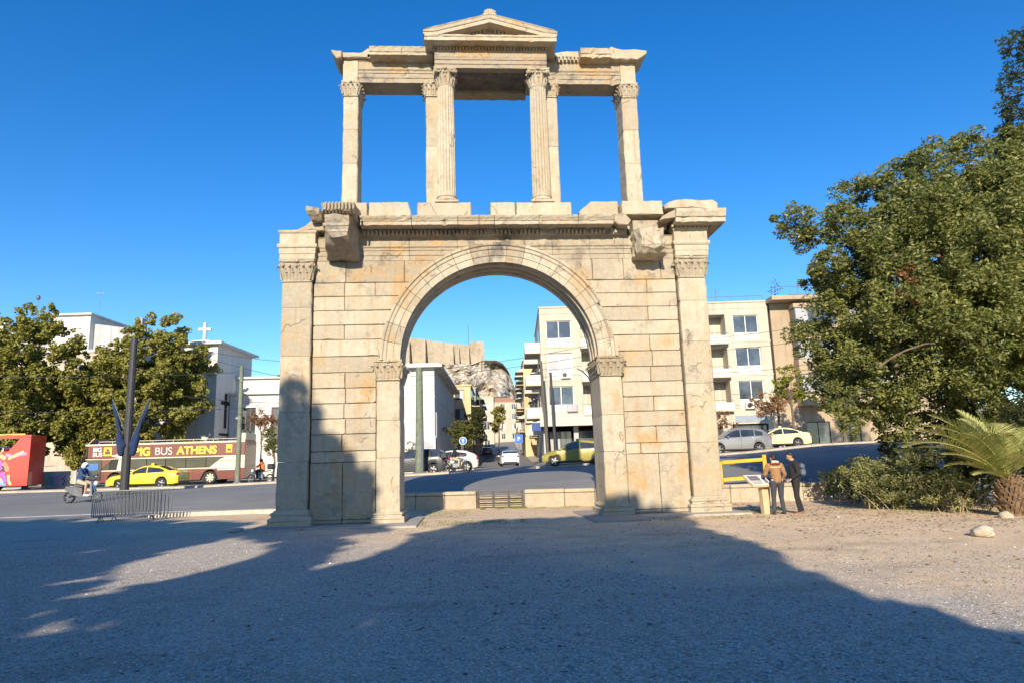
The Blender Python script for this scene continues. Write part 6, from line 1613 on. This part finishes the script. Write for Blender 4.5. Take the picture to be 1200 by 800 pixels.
# ------------------------------------------------------------ people: capsules grown together into one skin
def blob(name, segs, mat, parent, voxel=.012, smooth=4, label=None):
    """segs: (p0, r0, p1, r1) tapered limbs or ('e', centre, radii[, matrix]) ellipsoids -> one continuous surface"""
    m = MB()
    for s in segs:
        if s[0] == 'e':
            m.ball((0,0,0), s[2], 16, 12, 0, Matrix.Translation(s[1]) @ (s[3] if len(s) > 3 else Matrix()))
        else:
            a, r0, b, r1 = Vector(s[0]), s[1], Vector(s[2]), s[3]; d = (b-a); L = d.length or 1e-3; d /= L; k = []
            for i in range(5): t = math.pi/2*i/4; k.append((a-d*r0*math.cos(t), max(.001, r0*math.sin(t))))
            for i in range(1, 5): k.append((a.lerp(b, i/5), lerp(r0, r1, i/5)))
            for i in range(5): t = math.pi/2*i/4; k.append((b+d*r1*math.sin(t), max(.001, r1*math.cos(t))))
            m.tube([p for p, r in k], [r for p, r in k], 12)
    o = m.build(name, mat, parent)
    md = o.modifiers.new('r', 'REMESH'); md.mode = 'VOXEL'; md.voxel_size = voxel
    ms = o.modifiers.new('s', 'SMOOTH'); ms.factor = .5; ms.iterations = smooth
    bpy.context.view_layer.update()
    me = bpy.data.meshes.new_from_object(o.evaluated_get(bpy.context.evaluated_depsgraph_get()))
    o.modifiers.clear(); o.data = me
    if not me.materials: me.materials.append(mat)
    me.polygons.foreach_set('use_smooth', [True]*len(me.polygons))
    if label: o['label'] = label
    return o
M_skin = plain('skin', (.48,.27,.18), .6, var=.08, scale=10, bump=.05); M_hair = plain('black_hair', (.018,.014,.012), .6, var=.3, scale=20, bump=.5)
def cloth(name, c, v=.2): return plain(name, c, .9, var=v, scale=12, bump=.35, bdist=.02)
def hand(segs, wrist, fore, palm_n, s=1.0, curl=.5):
    """palm, four fingers of unequal length with bent knuckles and a thumb from the side of the palm"""
    w_ = Vector(wrist); f = Vector(fore).normalized(); n = Vector(palm_n); n = (n-f*n.dot(f)).normalized(); sd = f.cross(n)
    segs.append((w_, .024, w_+f*.045*s, .030)); 
    for k, (off, L) in enumerate(((-.030,.066), (-.010,.076), (.010,.072), (.029,.056))):
        a = w_+f*.082*s+sd*off; segs.append((w_+f*.03+sd*off*.7, .015, a, .0115))
        b = a+(f*math.cos(curl*.6)+n*math.sin(curl*.6))*L*.45; c = b+(f*math.cos(curl*1.5)+n*math.sin(curl*1.5))*L*.55
        segs += [(a, .0105, b, .0095), (b, .0095, c, .0075)]
    a = w_+f*.03-sd*.026; b = a+(f*.6-sd*.75+n*.3).normalized()*.038; c = b+(f*.9-sd*.2+n*.35).normalized()*.030
    segs += [(a, .014, b, .012), (b, .0115, c, .009)]
def person(label, loc, rz, J, jacket, trousers, shoes, hairm=M_hair, helmet=None, short=False, extras=None, scale=1.0, vox=.012):
    """J: joint positions in metres, person faces -y"""
    t = thing('person', label, 'person', loc, rz, None, (scale,)*3); V = {k: Vector(v) for k, v in J.items()}
    sk = []
    pel, che, nek, hed = V['pelvis'], V['chest'], V['neck'], V['head']
    fd = V.get('face', Vector((0,-1,0))).normalized(); up = (hed-nek).normalized(); sdv = fd.cross(up).normalized()
    sk += [(pel, .115, pel.lerp(che, .55), .115), (pel.lerp(che,.5), .12, che, .13), (che, .11, nek, .06), (nek-up*.03, .055, nek+up*.07, .05)]
    RM = Matrix((sdv, -fd, up)).transposed().to_4x4()
    sk.append(('e', hed+up*.015, (.074,.092,.105), RM)); sk.append(('e', hed+fd*.030-up*.055, (.052,.058,.062), RM))
    sk.append((hed+fd*.085+up*.02, .012, hed+fd*.106-up*.018, .015))           # nose
    sk.append(('e', hed+fd*.083-up*.055, (.026,.012,.010), RM))                 # lips
    for s in (-1, 1):
        sk.append(('e', hed+sdv*s*.076-up*.005, (.010,.020,.030), RM))          # ears
        sk.append(('e', hed+fd*.080+sdv*s*.030+up*.030, (.022,.012,.008), RM))  # brow
    for q in ('L', 'R'):
        sh, el, wr_, hp, kn, an = V['sh'+q], V['el'+q], V['wr'+q], V['hip'+q], V['kn'+q], V['an'+q]
        sk += [(che.lerp(sh,.3), .07, sh, .052), (sh, .050, el, .038), (el, .038, wr_, .025), (pel, .10, hp, .085), (hp, .085, kn, .055), (kn, .054, kn.lerp(an,.35), .052), (kn.lerp(an,.35), .052, an, .036)]
        toe = V.get('toe'+q, an+Vector((0,-.15,-.055))); sk += [(an+Vector((0,.02,-.03)), .034, toe, .028)]
        hand(sk, wr_, wr_-el+V.get('hd'+q, Vector((0,0,0))), V.get('pn'+q, Vector((0,-1,0))), 1, .6)
    blob('body', sk, M_skin, t, .010 if vox < .015 else .013, 2)
    def off(segs, d): return [(a, r0+d, b, r1+d) if not isinstance(a, str) else (a, r0, b) for a, r0, b, r1 in segs]
    js = [(pel+Vector((0,0,.03)), .150, pel.lerp(che,.5), .150), (pel.lerp(che,.5), .150, che, .158), (che, .145, nek-up*.04, .085)]
    for q in ('L','R'):
        sh, el, wr_ = V['sh'+q], V['el'+q], V['wr'+q]; end = wr_ if not short else el.lerp(wr_, .0)
        js += [(che.lerp(sh,.35), .105, sh, .078), (sh, .076, el, .060), (el, .058, el.lerp(wr_,.88), .043)]
        mid = sh.lerp(el, .5); js.append((mid+Vector((0,.01,.0)), .066, mid+Vector((0,.01,.02)), .066))
    jk = blob('jacket', js, jacket, t, vox)
    ts = [(pel+Vector((0,0,.06)), .135, pel, .140)]
    for q in ('L','R'):
        hp, kn, an = V['hip'+q], V['kn'+q], V['an'+q]
        lo = kn if short else kn.lerp(an, .92)
        ts += [(pel, .128, hp, .108), (hp, .106, kn, .072)] + ([] if short else [(kn, .070, lo, .056)])
    blob('trousers', ts, trousers, t, vox)
    for q in ('L','R'):
        an = V['an'+q]; toe = V.get('toe'+q, an+Vector((0,-.15,-.055)))
        h_ = an+Vector((0,.03,-.045)); blob('shoe', [(h_, .043, toe, .037), (an+Vector((0,0,-.02)), .046, h_, .044), (h_+Vector((0,0,-.015)), .035, toe+Vector((0,0,-.01)), .034)], shoes, t, .01, 2)
    if helmet: 
        o = blob('helmet', [('e', hed+up*.03, (.118,.132,.125), RM), ('e', hed-fd*.01-up*.03, (.11,.115,.11), RM)], helmet, t, .014, 2)
        m = MB(); m.ball((0,0,0), (.085,.05,.05), 12, 8, 0, Matrix.Translation(hed+fd*.10) @ RM); m.build('visor', M_carglass, o, smooth=True)
    else:
        blob('hair', [('e', hed+up*.045-fd*.022, (.083,.090,.088), RM), ('e', hed-fd*.045+up*.0, (.078,.062,.085), RM), ('e', hed+fd*.05+up*.088, (.055,.040,.025), RM)], hairm, t, .009, 1)
        for s in (-1,1): m = MB(); m.ball(tuple(hed+fd*.085+sdv*s*.030+up*.012), .010, 8, 6); m.build('eye', M_black, t)
    if extras: extras(t, V, jk)
    return t
M_tanj = cloth('tan_suede', (.30,.165,.07)); M_creamfleece = cloth('cream_fleece', (.72,.62,.44)); M_maroonp = cloth('dark_red_panel', (.30,.05,.04))
M_jeans = cloth('dark_jeans', (.045,.05,.065)); M_blackcloth = cloth('black_cloth', (.018,.018,.02)); M_greyblue = cloth('grey_blue_backpack', (.10,.13,.18)); M_shoeb = plain('brown_boots', (.20,.11,.06), .6); M_shoeg = plain('dark_shoes', (.04,.035,.03), .6)
M_bluecl = cloth('blue_jacket', (.03,.07,.17)); M_khaki = cloth('khaki_shorts', (.45,.38,.27)); M_orange = cloth('orange_shirt', (.75,.18,.03)); M_white_sh = plain('white_trainers', (.7,.68,.65), .6)
# person reading the panel: facing away (+y), bent slightly to the left
A = dict(pelvis=(0,.02,.94), chest=(.0,-.05,1.26), neck=(0,-.10,1.45), head=(-.01,-.16,1.575), face=(.25,-.85,-.45), shL=(.185,-.06,1.38), elL=(.27,-.12,1.13), wrL=(.22,-.33,1.10), shR=(-.185,-.06,1.38), elR=(-.27,-.04,1.12), wrR=(-.20,-.16,.93),
    hipL=(.10,.02,.90), knL=(.11,-.03,.50), anL=(.16,.06,.085), hipR=(-.10,.02,.90), knR=(-.10,-.02,.50), anR=(-.13,.03,.085))
def exA(t, V, jk):
    blob('fleece_hem', [(Vector((-.10,.03,.93)), .085, Vector((.10,.03,.93)), .085)], M_creamfleece, jk, .012, 2)
    m = MB(); pts = []
    for k in range(13): a = math.pi*(.08+.84*k/12); pts.append((-.165*math.cos(a), -.045+.125*math.sin(a), 1.30))
    pts2 = [(x*1.02, y+.012, 1.33+.0*abs(x)) for x, y, z in pts]
    m.tube(pts2, .013, 6); m.build('back_seam', M_creamfleece, jk)
    m = MB(); m.tube([(-.10,.02,1.47),(0,.035,1.49),(.10,.02,1.47)], .034, 7); m.build('fleece_collar', M_creamfleece, jk, smooth=True)
    for z_, r_ in ((1.425,.020), (1.0,.022)):
        m = MB(); m.tube([(-(.15 if z_ > 1.2 else .14)*math.cos(math.pi*(.06+.88*k/12)), (-.05 if z_ > 1.2 else .0)+.135*math.sin(math.pi*(.06+.88*k/12)), z_) for k in range(13)], r_, 7); m.build('red_trim', M_maroonp, jk, smooth=True)
pa = Vector((7.45,-1.42,0))
person('person in a tan shearling jacket with cream seams, back turned, reading the panel', (7.66,-1.35,0), R(180-4), A, M_tanj, M_jeans, M_shoeg, extras=exA, scale=.985)
B = dict(pelvis=(0,.0,.95), chest=(.0,.0,1.28), neck=(0,-.02,1.47), head=(0,-.08,1.60), face=(0,-.92,-.38), shL=(.19,.02,1.40), elL=(.23,.06,1.13), wrL=(.15,-.13,.98), shR=(-.19,.02,1.40), elR=(-.23,.06,1.13), wrR=(-.16,-.12,.97),
    hipL=(.10,0,.91), knL=(.12,-.03,.50), anL=(.12,.03,.085), hipR=(-.10,0,.91), knR=(-.10,.02,.50), anR=(-.12,.13,.085))
def exB(t, V, jk): 
    blob('backpack', [(Vector((-.10,.20,1.14)), .09, Vector((.10,.20,1.14)), .09), (Vector((-.10,.19,1.32)), .08, Vector((.10,.19,1.32)), .08), (Vector((0,.20,1.14)), .10, Vector((0,.19,1.32)), .09)], M_greyblue, t, .014)
person('person in a black jacket with a grey-blue backpack, looking down to the left', (8.14,-1.5,0), R(-106), B, M_blackcloth, M_blackcloth, M_shoeb, extras=exB, scale=1.0)
# riders
def rider(label, loc, rz, jm, tm, helmet, short=False, sc=1.0, shoes=M_shoeg):
    Rr = dict(pelvis=(0,.18,.90), chest=(0,.12,1.22), neck=(0,.07,1.40), head=(0,.03,1.52), face=(0,-1,-.08), shL=(.18,.10,1.34), elL=(.27,-.06,1.13), wrL=(.29,-.27,1.07), shR=(-.18,.10,1.34), elR=(-.27,-.06,1.13), wrR=(-.29,-.27,1.07),
        hipL=(.12,.14,.86), knL=(.20,-.22,.76), anL=(.19,-.18,.36), hipR=(-.12,.14,.86), knR=(-.20,-.22,.76), anR=(-.19,-.18,.36))
    return person(label, loc, rz, Rr, jm, tm, shoes, helmet=helmet, short=short, scale=sc, vox=.016)
M_helm = paint('white_helmet', (.65,.66,.68)); M_helmk = paint('black_helmet', (.02,.02,.022))
rider('rider in a blue jacket, shorts and white helmet astride the scooter at left', sc_loc, R(175-90), M_bluecl, M_khaki, M_helm, True, 1.08, M_white_sh)
rider('rider in dark clothes astride the motorcycle inside the arch view', mo_loc, R(-10+90), M_blackcloth, M_khaki, M_helmk)
rider('rider in an orange and red top astride the motorcycle behind the bus', or_loc, R(-10-90), M_orange, M_blackcloth, M_helmk)
# ------------------------------------------------------------ street furniture, poles and wires
def pole(label, base, h, r, mat, cat='pole', nm='street_pole', lean=(0,0), top=None):
    t = thing(nm, label, cat, base); m = MB(); m.tube([(0,0,-.1),(lean[0]*.5,lean[1]*.5,h*.5),(lean[0],lean[1],h)], [r*1.15,r,r*.85], 12); m.build('shaft', mat, t)
    m = MB(); m.lathe([(r*1.9,0),(r*1.9,.12),(r*1.3,.2)], 12); m.build('foot', mat, t)
    return t
M_poledark = plain('dark_painted_pole', (.035,.035,.04), .6, var=.2); M_polegreen = plain('faded_green_pole', (.16,.19,.13), .7, var=.3); M_flag = cloth('blue_flag_cloth', (.015,.035,.10), .6)
def wz(px_, py_, dep): p = at(px_, py_, dep); return (p.x, p.y, zt(p.x, p.y))
p1 = on(145.5, 575, 35.5); hp1 = 8.2
pl = pole('stout dark pole carrying two furled blue flags behind the steel barriers', p1, hp1, .20, M_poledark, 'pole', 'flag_pole', (.0,0))
for s in (-1, 1):
    m = MB(); m.tube([(.1,0,2.6),(s*.55+.1,-.1,4.0),(s*.95+.1,-.15,4.95)], .022, 6); st_ = m.build('flag_staff', M_steel, pl)
    m = MB(); rr = []
    for k in range(9):
        t_ = k/8; cx = .1+s*(.12+.80*t_**.9); cz = 2.55+2.2*t_; w0 = .13*math.sin(math.pi*(.25+.65*(1-t_)))*(1-.55*t_); ring = []
        for q in range(14):
            a = 2*math.pi*q/14; rd = w0*(1+.6*math.sin(a*3+k*1.3)); ring.append((cx+rd*math.cos(a), -.12+rd*.7*math.sin(a), cz-.25*(1-t_)))
        rr.append(ring)
    m.loft(rr); m.build('furled_flag', M_flag, st_, smooth=True)
    blob('flag_fold', [(Vector((.1+s*.30,-.2,2.1)), .16, Vector((.1+s*.42,-.2,2.9)), .20), (Vector((.1+s*.2,-.2,2.5)), .14, Vector((.1+s*.5,-.2,3.2)), .10)], M_flag, st_, .03, 2)
pole('tall grey tram-wire pole in front of the rear of the brown bus', on(278,568,44.5), 7.8, .15, M_polegreen)
t = pole('thick faded green pole against the white corner block inside the arch', on(492,556,43), 6.8, .25, M_polegreen)
m = MB(); m.tube([(.1,-.1,.0),(.1,-.12,2.6)], .17, 8); m.build('lower_sleeve', M_steel, t)
pole('slim dark pole before the apartment block, left of a twin', on(643,540,55), 8.4, .13, plain('dark_brown_pole', (.10,.08,.06), .7), lean=(-.35,0))
pole('slim dark pole before the apartment block, right of its twin', on(652,540,55.5), 7.5, .12, M_poledark, lean=(-.2,0))
t = pole('curved street lamp beside the right pier inside the arch view', on(699,540,46), 5.6, .07, M_poledark, 'street lamp', 'street_lamp', (-.15,0))
m = MB(); m.tube([(-.15,0,5.5),(-.3,-.1,5.8),(-.65,-.2,6.15)], .045, 7); m.build('arm', M_poledark, t)
m = MB(); m.loft([[(-.6,-.32,6.1),(-.6,-.08,6.1),(-.6,-.08,6.2),(-.6,-.32,6.2)], [(-1.05,-.36,6.33),(-1.05,-.14,6.33),(-1.05,-.14,6.4),(-1.05,-.36,6.4)]]); m.build('lamp_head', M_steel, t)
# signs
M_blue = plain('traffic_sign_blue', (.03,.14,.50), .4, var=.08, bump=0)
t = pole('short post with round blue traffic sign by the dark street tree', on(543,545,56), 2.1, .035, M_steel, 'traffic sign', 'traffic_sign')
mt_ = Matrix.Translation((0,-.06,2.35)) @ Matrix.Rotation(math.pi/2, 4, 'X')
m = MB(); m.lathe([(.32,-.015),(.32,.015)], 24, 0, mt_); m.build('sign_rim', M_white, t); m = MB(); m.lathe([(.28,.017),(.28,.022)], 24, 0, mt_); m.build('sign_plate', M_blue, t)
m = MB(); m.prism([(-.03,2.18),(.03,2.18),(.03,2.40),(.12,2.40),(0,2.54),(-.12,2.40),(-.03,2.40)], -.092, -.085); m.build('white_arrow', M_white, t)
t = pole('square blue sign on a post at the corner of the side street', on(609,541,60), 2.6, .035, M_steel, 'traffic sign', 'traffic_sign')
m = MB(); m.cbox(-.35,.35,-.08,-.04,2.0,2.75,.01); m.build('sign_plate', M_blue, t); text_mesh('lettering', 'P', .42, M_white, t, Matrix.Translation((-.13,-.085,2.22)) @ Matrix.Rotation(math.pi/2, 4, 'X'), bold=.02)
b_ = thing('shop_sign', 'small dark blue hanging sign above the corner awning', 'sign', (5.2, 37.9, 4.6)); m = MB(); m.cbox(-.75,.2,-.1,.05,-.35,.35,.02); m.build('sign_box', plain('deep_blue_sign', (.02,.06,.25), .4), b_)
for k in range(3):
    o = pole('', on(536+9*k, 552-.4*k, 52), .85, .06, plain('warm_bollard', (.45,.40,.33), .8), 'bollard', 'bollard'); o['label'] = ('first','second','third')[k]+' stone-coloured bollard from the left at the street corner'; o['group'] = 'bollards at the street corner'
# wires
M_wire = plain('black_cable', (.03,.03,.03), .7, bump=0)
def wire(label, a, b, sag, r=.013):
    a, b = Vector(a), Vector(b); pts = []
    for k in range(17): t_ = k/16; p = a.lerp(b, t_); p.z -= sag*4*t_*(1-t_); pts.append(p)
    m = MB(); m.tube(pts, r, 5); return tag(m.build('overhead_cable', M_wire), label, 'cable')
wire('lowest trolley cable running left past the plane trees', at(-60,482,45), at(279,478,44.5), .15, .02)
wire('trolley cable crossing the plane tree crowns above the brown bus', at(-60,440,45), at(279,436,44.5), .2, .02)
wire('cable from the tall grey pole to the left pier', at(200,462,47), at(420,470,44), .3, .018)
wire('thin cable falling from the church tower to the right', at(205,403,60), at(420,426,50), .5, .018)
wire('thin cable crossing the church tower below its cornice', at(215,410,56), at(420,455,48), .4, .018)
wire('upper cable across the arch opening in front of the apartment block', at(440,438,60), at(760,388,56), .6, .018)
wire('lower cable across the arch opening at the second-floor windows', at(440,442,60), at(760,402,56), .6, .018)
wire('upper cable across the right part of the apartment block', at(800,398,52), at(990,372,50), .3, .016)
wire('middle cable across the right part of the apartment block', at(800,412,52), at(990,390,50), .3, .016)
wire('lower cable across the right part of the apartment block', at(800,436,52), at(960,424,50), .3, .016)
# crowd barriers
def barrier(label, a, b):
    a, b = Vector(a), Vector(b); ang = math.atan2(b.y-a.y, b.x-a.x); L = (b-a).length
    t = thing('steel_barrier', label, 'barrier', tuple(a), ang, 'steel crowd barriers on the plaza at left')
    m = MB(); m.tube([(0,0,.20),(0,0,.98),(.10,0,1.08),(L-.1,0,1.08),(L,0,.98),(L,0,.20),(0,0,.201)], .02, 8); m.build('frame', M_steel, t)
    n = int(L/.115)
    for k in range(1, n):
        x = L*k/n; m = MB(); m.tube([(x,0,.2),(x,0,1.08)], .015, 6); m.build('bar', M_steel, t)
    for x in (.25, L-.25):
        m = MB(); m.tube([(x,-.32,.0),(x,-.2,.07),(x,0,.2),(x,.2,.07),(x,.32,0)], .016, 6); m.build('foot', M_steel, t)
barrier('front steel crowd barrier on the plaza at left', (-14.25,5.0,0), (-12.1,5.35,0))
barrier('steel crowd barrier leaning just behind the front one', (-14.35,5.32,0), (-12.2,5.62,0))
barrier('rearmost steel crowd barrier of the stack at left', (-14.05,5.62,0), (-11.9,5.9,0))
# white railing and hoarding by the red bus
t = thing('railing_panel', 'white metal railing on the pavement between the two buses', 'railing', on(52,566,54), R(-4)); m = MB()
for x in np.arange(0, 1.3, .12): m.tube([(x,0,1.0),(x,0,1.75)], .015, 5)
m.tube([(0,0,1.75),(1.25,0,1.75)], .02, 6); m.tube([(0,0,1.0),(1.25,0,1.0)], .02, 6); m.tube([(0,0,0),(0,0,1.75)], .03, 6); m.tube([(1.25,0,0),(1.25,0,1.75)], .03, 6); m.build('rails', M_frame, t)
t = thing('hoarding', 'low graffiti-covered hoarding beside the red bus', 'hoarding', on(48,572,51.5), R(-4)); m = MB(); m.cbox(0,2.6,0,.12,0,1.3,.02); m.build('board', plain('graffiti_grey', (.42,.42,.38), .8, var=.3, scale=2), t)
for k, (c_, x) in enumerate((('straw',.3),('cyan',.8),('pink',1.2),('purple',1.7),('straw',2.1))):
    m = MB(); pts = [(x+.12*math.sin(q*1.9+k), -.012-.001*k, .25+.12*q) for q in range(7)]; m.tube(pts, .045, 5); m.build('scrawl', CM[c_], t)
# yellow frame on the wall, reading panel
M_yel = plain('yellow_painted_steel', (.66,.38,.02), .55, var=.12, scale=5)
fr = thing('yellow_frame', 'yellow painted steel frame standing behind the low wall, right of the arch', 'frame', (8.42, 4.95, .45), R(-5))
def frame_bar(a, b, w_=.085): 
    m = MB(); a, b = Vector(a), Vector(b); d = b-a; m.cbox(0, d.length, -.045, .045, -w_*.5, w_*.5, .01, 0, Matrix.Translation(a) @ Vector((1,0,0)).rotation_difference(d).to_matrix().to_4x4()); m.build('bar', M_yel, fr)
frame_bar((0,0,.0),(0,0,1.02)); frame_bar((.05,0,.98),(1.60,0,1.05),.13); frame_bar((.05,0,.34),(1.60,0,.42),.14); frame_bar((1.64,0,-.2),(1.64,0,1.22),.14)
M_panelbase = plain('sandstone_coloured_panel', (.55,.42,.26), .8, var=.1)
lp = thing('reading_panel', 'tilted information panel on a tan slab stand, being read by two people', 'information panel', (7.36,-1.0,0), R(8))
m = MB(); m.loft([[(-.02,-.08,0),(.17,-.08,0),(.17,.1,0),(-.02,.1,0)], [(-.06,-.08,.86),(.22,-.08,.86),(.22,.1,.86),(-.06,.1,.86)]]); m.build('stand', M_panelbase, lp)
tm = Matrix.Translation((0,0,.93)) @ Matrix.Rotation(R(28), 4, 'X')
m = MB(); m.cbox(-.42,.42,-.30,.30,-.04,.04,.015,0,tm); m.build('panel_tray', M_panelbase, lp)
m = MB(); m.box(-.39,.39,-.27,.27,.04,.044,0,tm); m.build('panel_face', M_white, lp)
m = MB(); m.box(-.36,-.02,-.05,.22,.044,.047,0,tm); m.box(.04,.14,-.2,.1,.044,.047,0,tm); m.ball((.26,.0,.045), (.09,.15,.003), 10, 5, 0, tm)
for k in range(6): m.box(-.36,-.05,-.24+.028*k,-.23+.028*k,.044,.047,0,tm)
m.build('print', plain('panel_print', (.16,.16,.16), .7), lp)
# fallen stones
def stone(label, x, y, s, seed, mat=M_limestone, sq=(1,.8,.7)):
    bm = bmesh.new(); bmesh.ops.create_icosphere(bm, subdivisions=4, radius=s)
    for v in bm.verts:
        n1 = MN.noise(v.co*1.6/s*.5+Vector((seed,0,0))); n2 = MN.noise(v.co*5/s*.5+Vector((0,seed,0)))
        v.co *= 1+n1*.45+n2*.10; v.co.x *= sq[0]; v.co.y *= sq[1]; v.co.z *= sq[2]; v.co.z = max(v.co.z, -s*.3)
    me = bpy.data.meshes.new('loose_stone'); bm.to_mesh(me); bm.free(); me.materials.append(mat); o = link('loose_stone', me, None, (x, y, s*.28)); o.rotation_euler = (0,0,seed)
    return tag(smooth_angle(o, 30), label, 'stone')
stone('pale angular stone lying alone on the earth at right', 8.85, -7.55, .20, 2.2, sq=(1.2,.8,.72))
stone('smaller pale stone at the foot of the palm', 11.75, -4.5, .16, 5.1)
stone('flat broken stone at the corner of the left pier slab', -7.45, -.6, .18, 1.1, M_slab, (1.5,1,.35))
stone('small stone near the foot of the right pier', 8.5, -2.9, .07, 4.4)

# ------------------------------------------------------------ gravel, fallen leaves and grass (uncountable)
def scatter(name, n, mat, region, size, flat=.6, keep=None, seed=1):
    g = np.random.default_rng(seed)
    x = g.uniform(region[0], region[1], n*3); y = region[3]-(region[3]-region[2])*g.uniform(0, 1, n*3)**.8
    if keep is not None: k = keep(x, y, g); x, y = x[k], y[k]
    x, y = x[:n], y[:n]; N = len(x); s = size*g.uniform(.5, 1.6, N)
    base = np.array([(1,0,0),(-.4,.9,0),(-.6,-.8,.1),(.1,.1,.75),(.5,-.7,.3)])
    ang = g.uniform(0, 6.28, N); ca, sa = np.cos(ang), np.sin(ang)
    V = base[None]*s[:,None,None]*g.uniform(.7, 1.3, (N,5,3)); X = V[:,:,0]*ca[:,None]-V[:,:,1]*sa[:,None]; Y = V[:,:,0]*sa[:,None]+V[:,:,1]*ca[:,None]
    zz = np.array([plaza_z(a, b) for a, b in zip(x, y)])
    V = np.stack([X+x[:,None], Y+y[:,None], V[:,:,2]*flat+zz[:,None]+.002], 2)
    F = np.array([(0,1,3),(1,2,3),(2,4,3),(4,0,3)]); Fi = (F[None]+np.arange(N)[:,None,None]*5).reshape(-1)
    me = bpy.data.meshes.new(name); me.vertices.add(N*5); me.vertices.foreach_set('co', V.astype('f').ravel()); me.loops.add(len(Fi)); me.loops.foreach_set('vertex_index', Fi.astype('i'))
    me.polygons.add(len(Fi)//3); me.polygons.foreach_set('loop_start', np.arange(0, len(Fi), 3, dtype='i')); me.polygons.foreach_set('loop_total', np.full(len(Fi)//3, 3, 'i'))
    me.materials.append(mat); me.update(calc_edges=True); o = link(name, me); return o
def pebble_mat():
    t = NT('gravel_pebbles'); r_ = t.n('ShaderNodeNewGeometry').outputs['Random Per Island']
    t.base(t.ramp(r_, [(0, (.22,.20,.18)), (.4, (.40,.37,.33)), (.75, (.55,.51,.45)), (1, (.74,.70,.63))])); t.set(Roughness=.9); return t.m
M_peb = pebble_mat()
def kg(x, y, g): return (g.uniform(0, 1, len(x)) < np.clip(1.15-(x*.03+y*.05+.75), .10, 1)) & ((x+1)**2+(y+20.5)**2 > .5) & (np.abs(x+1) < (y+21)*.9+1.5)
tag(kind(scatter('gravel', 76000, M_peb, (-16,15,-18.5,-1.0), .013, keep=kg, seed=3), 'stuff'), 'loose grey gravel strewn over the plaza in front of the arch', 'gravel')
def ks(x, y, g): return ((x+1)**2+(y+20.5)**2 > 4) & (np.abs(x+1) < (y+21)*.9+1.5)
tag(kind(scatter('gravel', 900, M_peb, (-16,15,-18,4), .026, .7, ks, 9), 'stuff'), 'larger loose pebbles scattered among the gravel of the plaza', 'pebbles')
def leafm():
    t = NT('fallen_leaves_brown'); r_ = t.n('ShaderNodeNewGeometry').outputs['Random Per Island']; t.base(t.ramp(r_, [(0, (.12,.07,.04)), (.6, (.30,.18,.09)), (1, (.55,.42,.26))])); t.set(Roughness=.9); return t.m
def kl(x, y, g): return (g.uniform(0, 1, len(x)) < np.clip(.10+.9*((y > -7) & (x > 6)), 0, 1))
tag(kind(scatter('fallen_leaves', 3600, leafm(), (-4,14.5,-15,4.5), .028, .5, kl, 5), 'stuff'), 'dry brown leaves and debris on the earth below the hedge at right', 'leaves')
def grass(n, boxes, h, seed):
    g = np.random.default_rng(seed); P = []
    for (x0, x1, y0, y1, k) in boxes: 
        m_ = int(n*k); cx = g.uniform(x0, x1, m_); cy = g.uniform(y0, y1, m_); ok = np.array([MN.noise(Vector((a*2.2, b*2.2, seed))) > -.05 for a, b in zip(cx, cy)]); P.append(np.stack([cx[ok], cy[ok]], 1))
    P = np.concatenate(P); N = len(P); a = g.uniform(0, 6.28, N); hh = h*g.uniform(.4, 1.3, N); w_ = .006; le = g.normal(0, .35, (N,2))*hh[:,None]
    V = np.zeros((N,3,3)); V[:,0,0] = P[:,0]-np.cos(a)*w_; V[:,0,1] = P[:,1]-np.sin(a)*w_; V[:,1,0] = P[:,0]+np.cos(a)*w_; V[:,1,1] = P[:,1]+np.sin(a)*w_; V[:,2,:2] = P+le; V[:,2,2] = hh
    me = bpy.data.meshes.new('grass'); me.vertices.add(N*3); me.vertices.foreach_set('co', V.astype('f').ravel()); me.loops.add(N*3); me.loops.foreach_set('vertex_index', np.arange(N*3, dtype='i'))
    me.polygons.add(N); me.polygons.foreach_set('loop_start', np.arange(0, N*3, 3, dtype='i')); me.polygons.foreach_set('loop_total', np.full(N, 3, 'i')); me.materials.append(M_grass); me.update(calc_edges=True)
    return tag(kind(link('grass', me), 'stuff'), 'sparse tufts of grass round the pier slabs and the low wall', 'grass')
grass(9000, [(-2.4,.6,-1.2,.3,.16),(-.6,1.1,5.0,5.7,.35),(4,7,-2.2,-1.2,.10),(6.9,8.3,-.9,.4,.10),(9,13,-2.8,0,.25),(1.3,3,4.4,5.4,.05),(-2.6,-1,2,5,.1)], .06, 4)
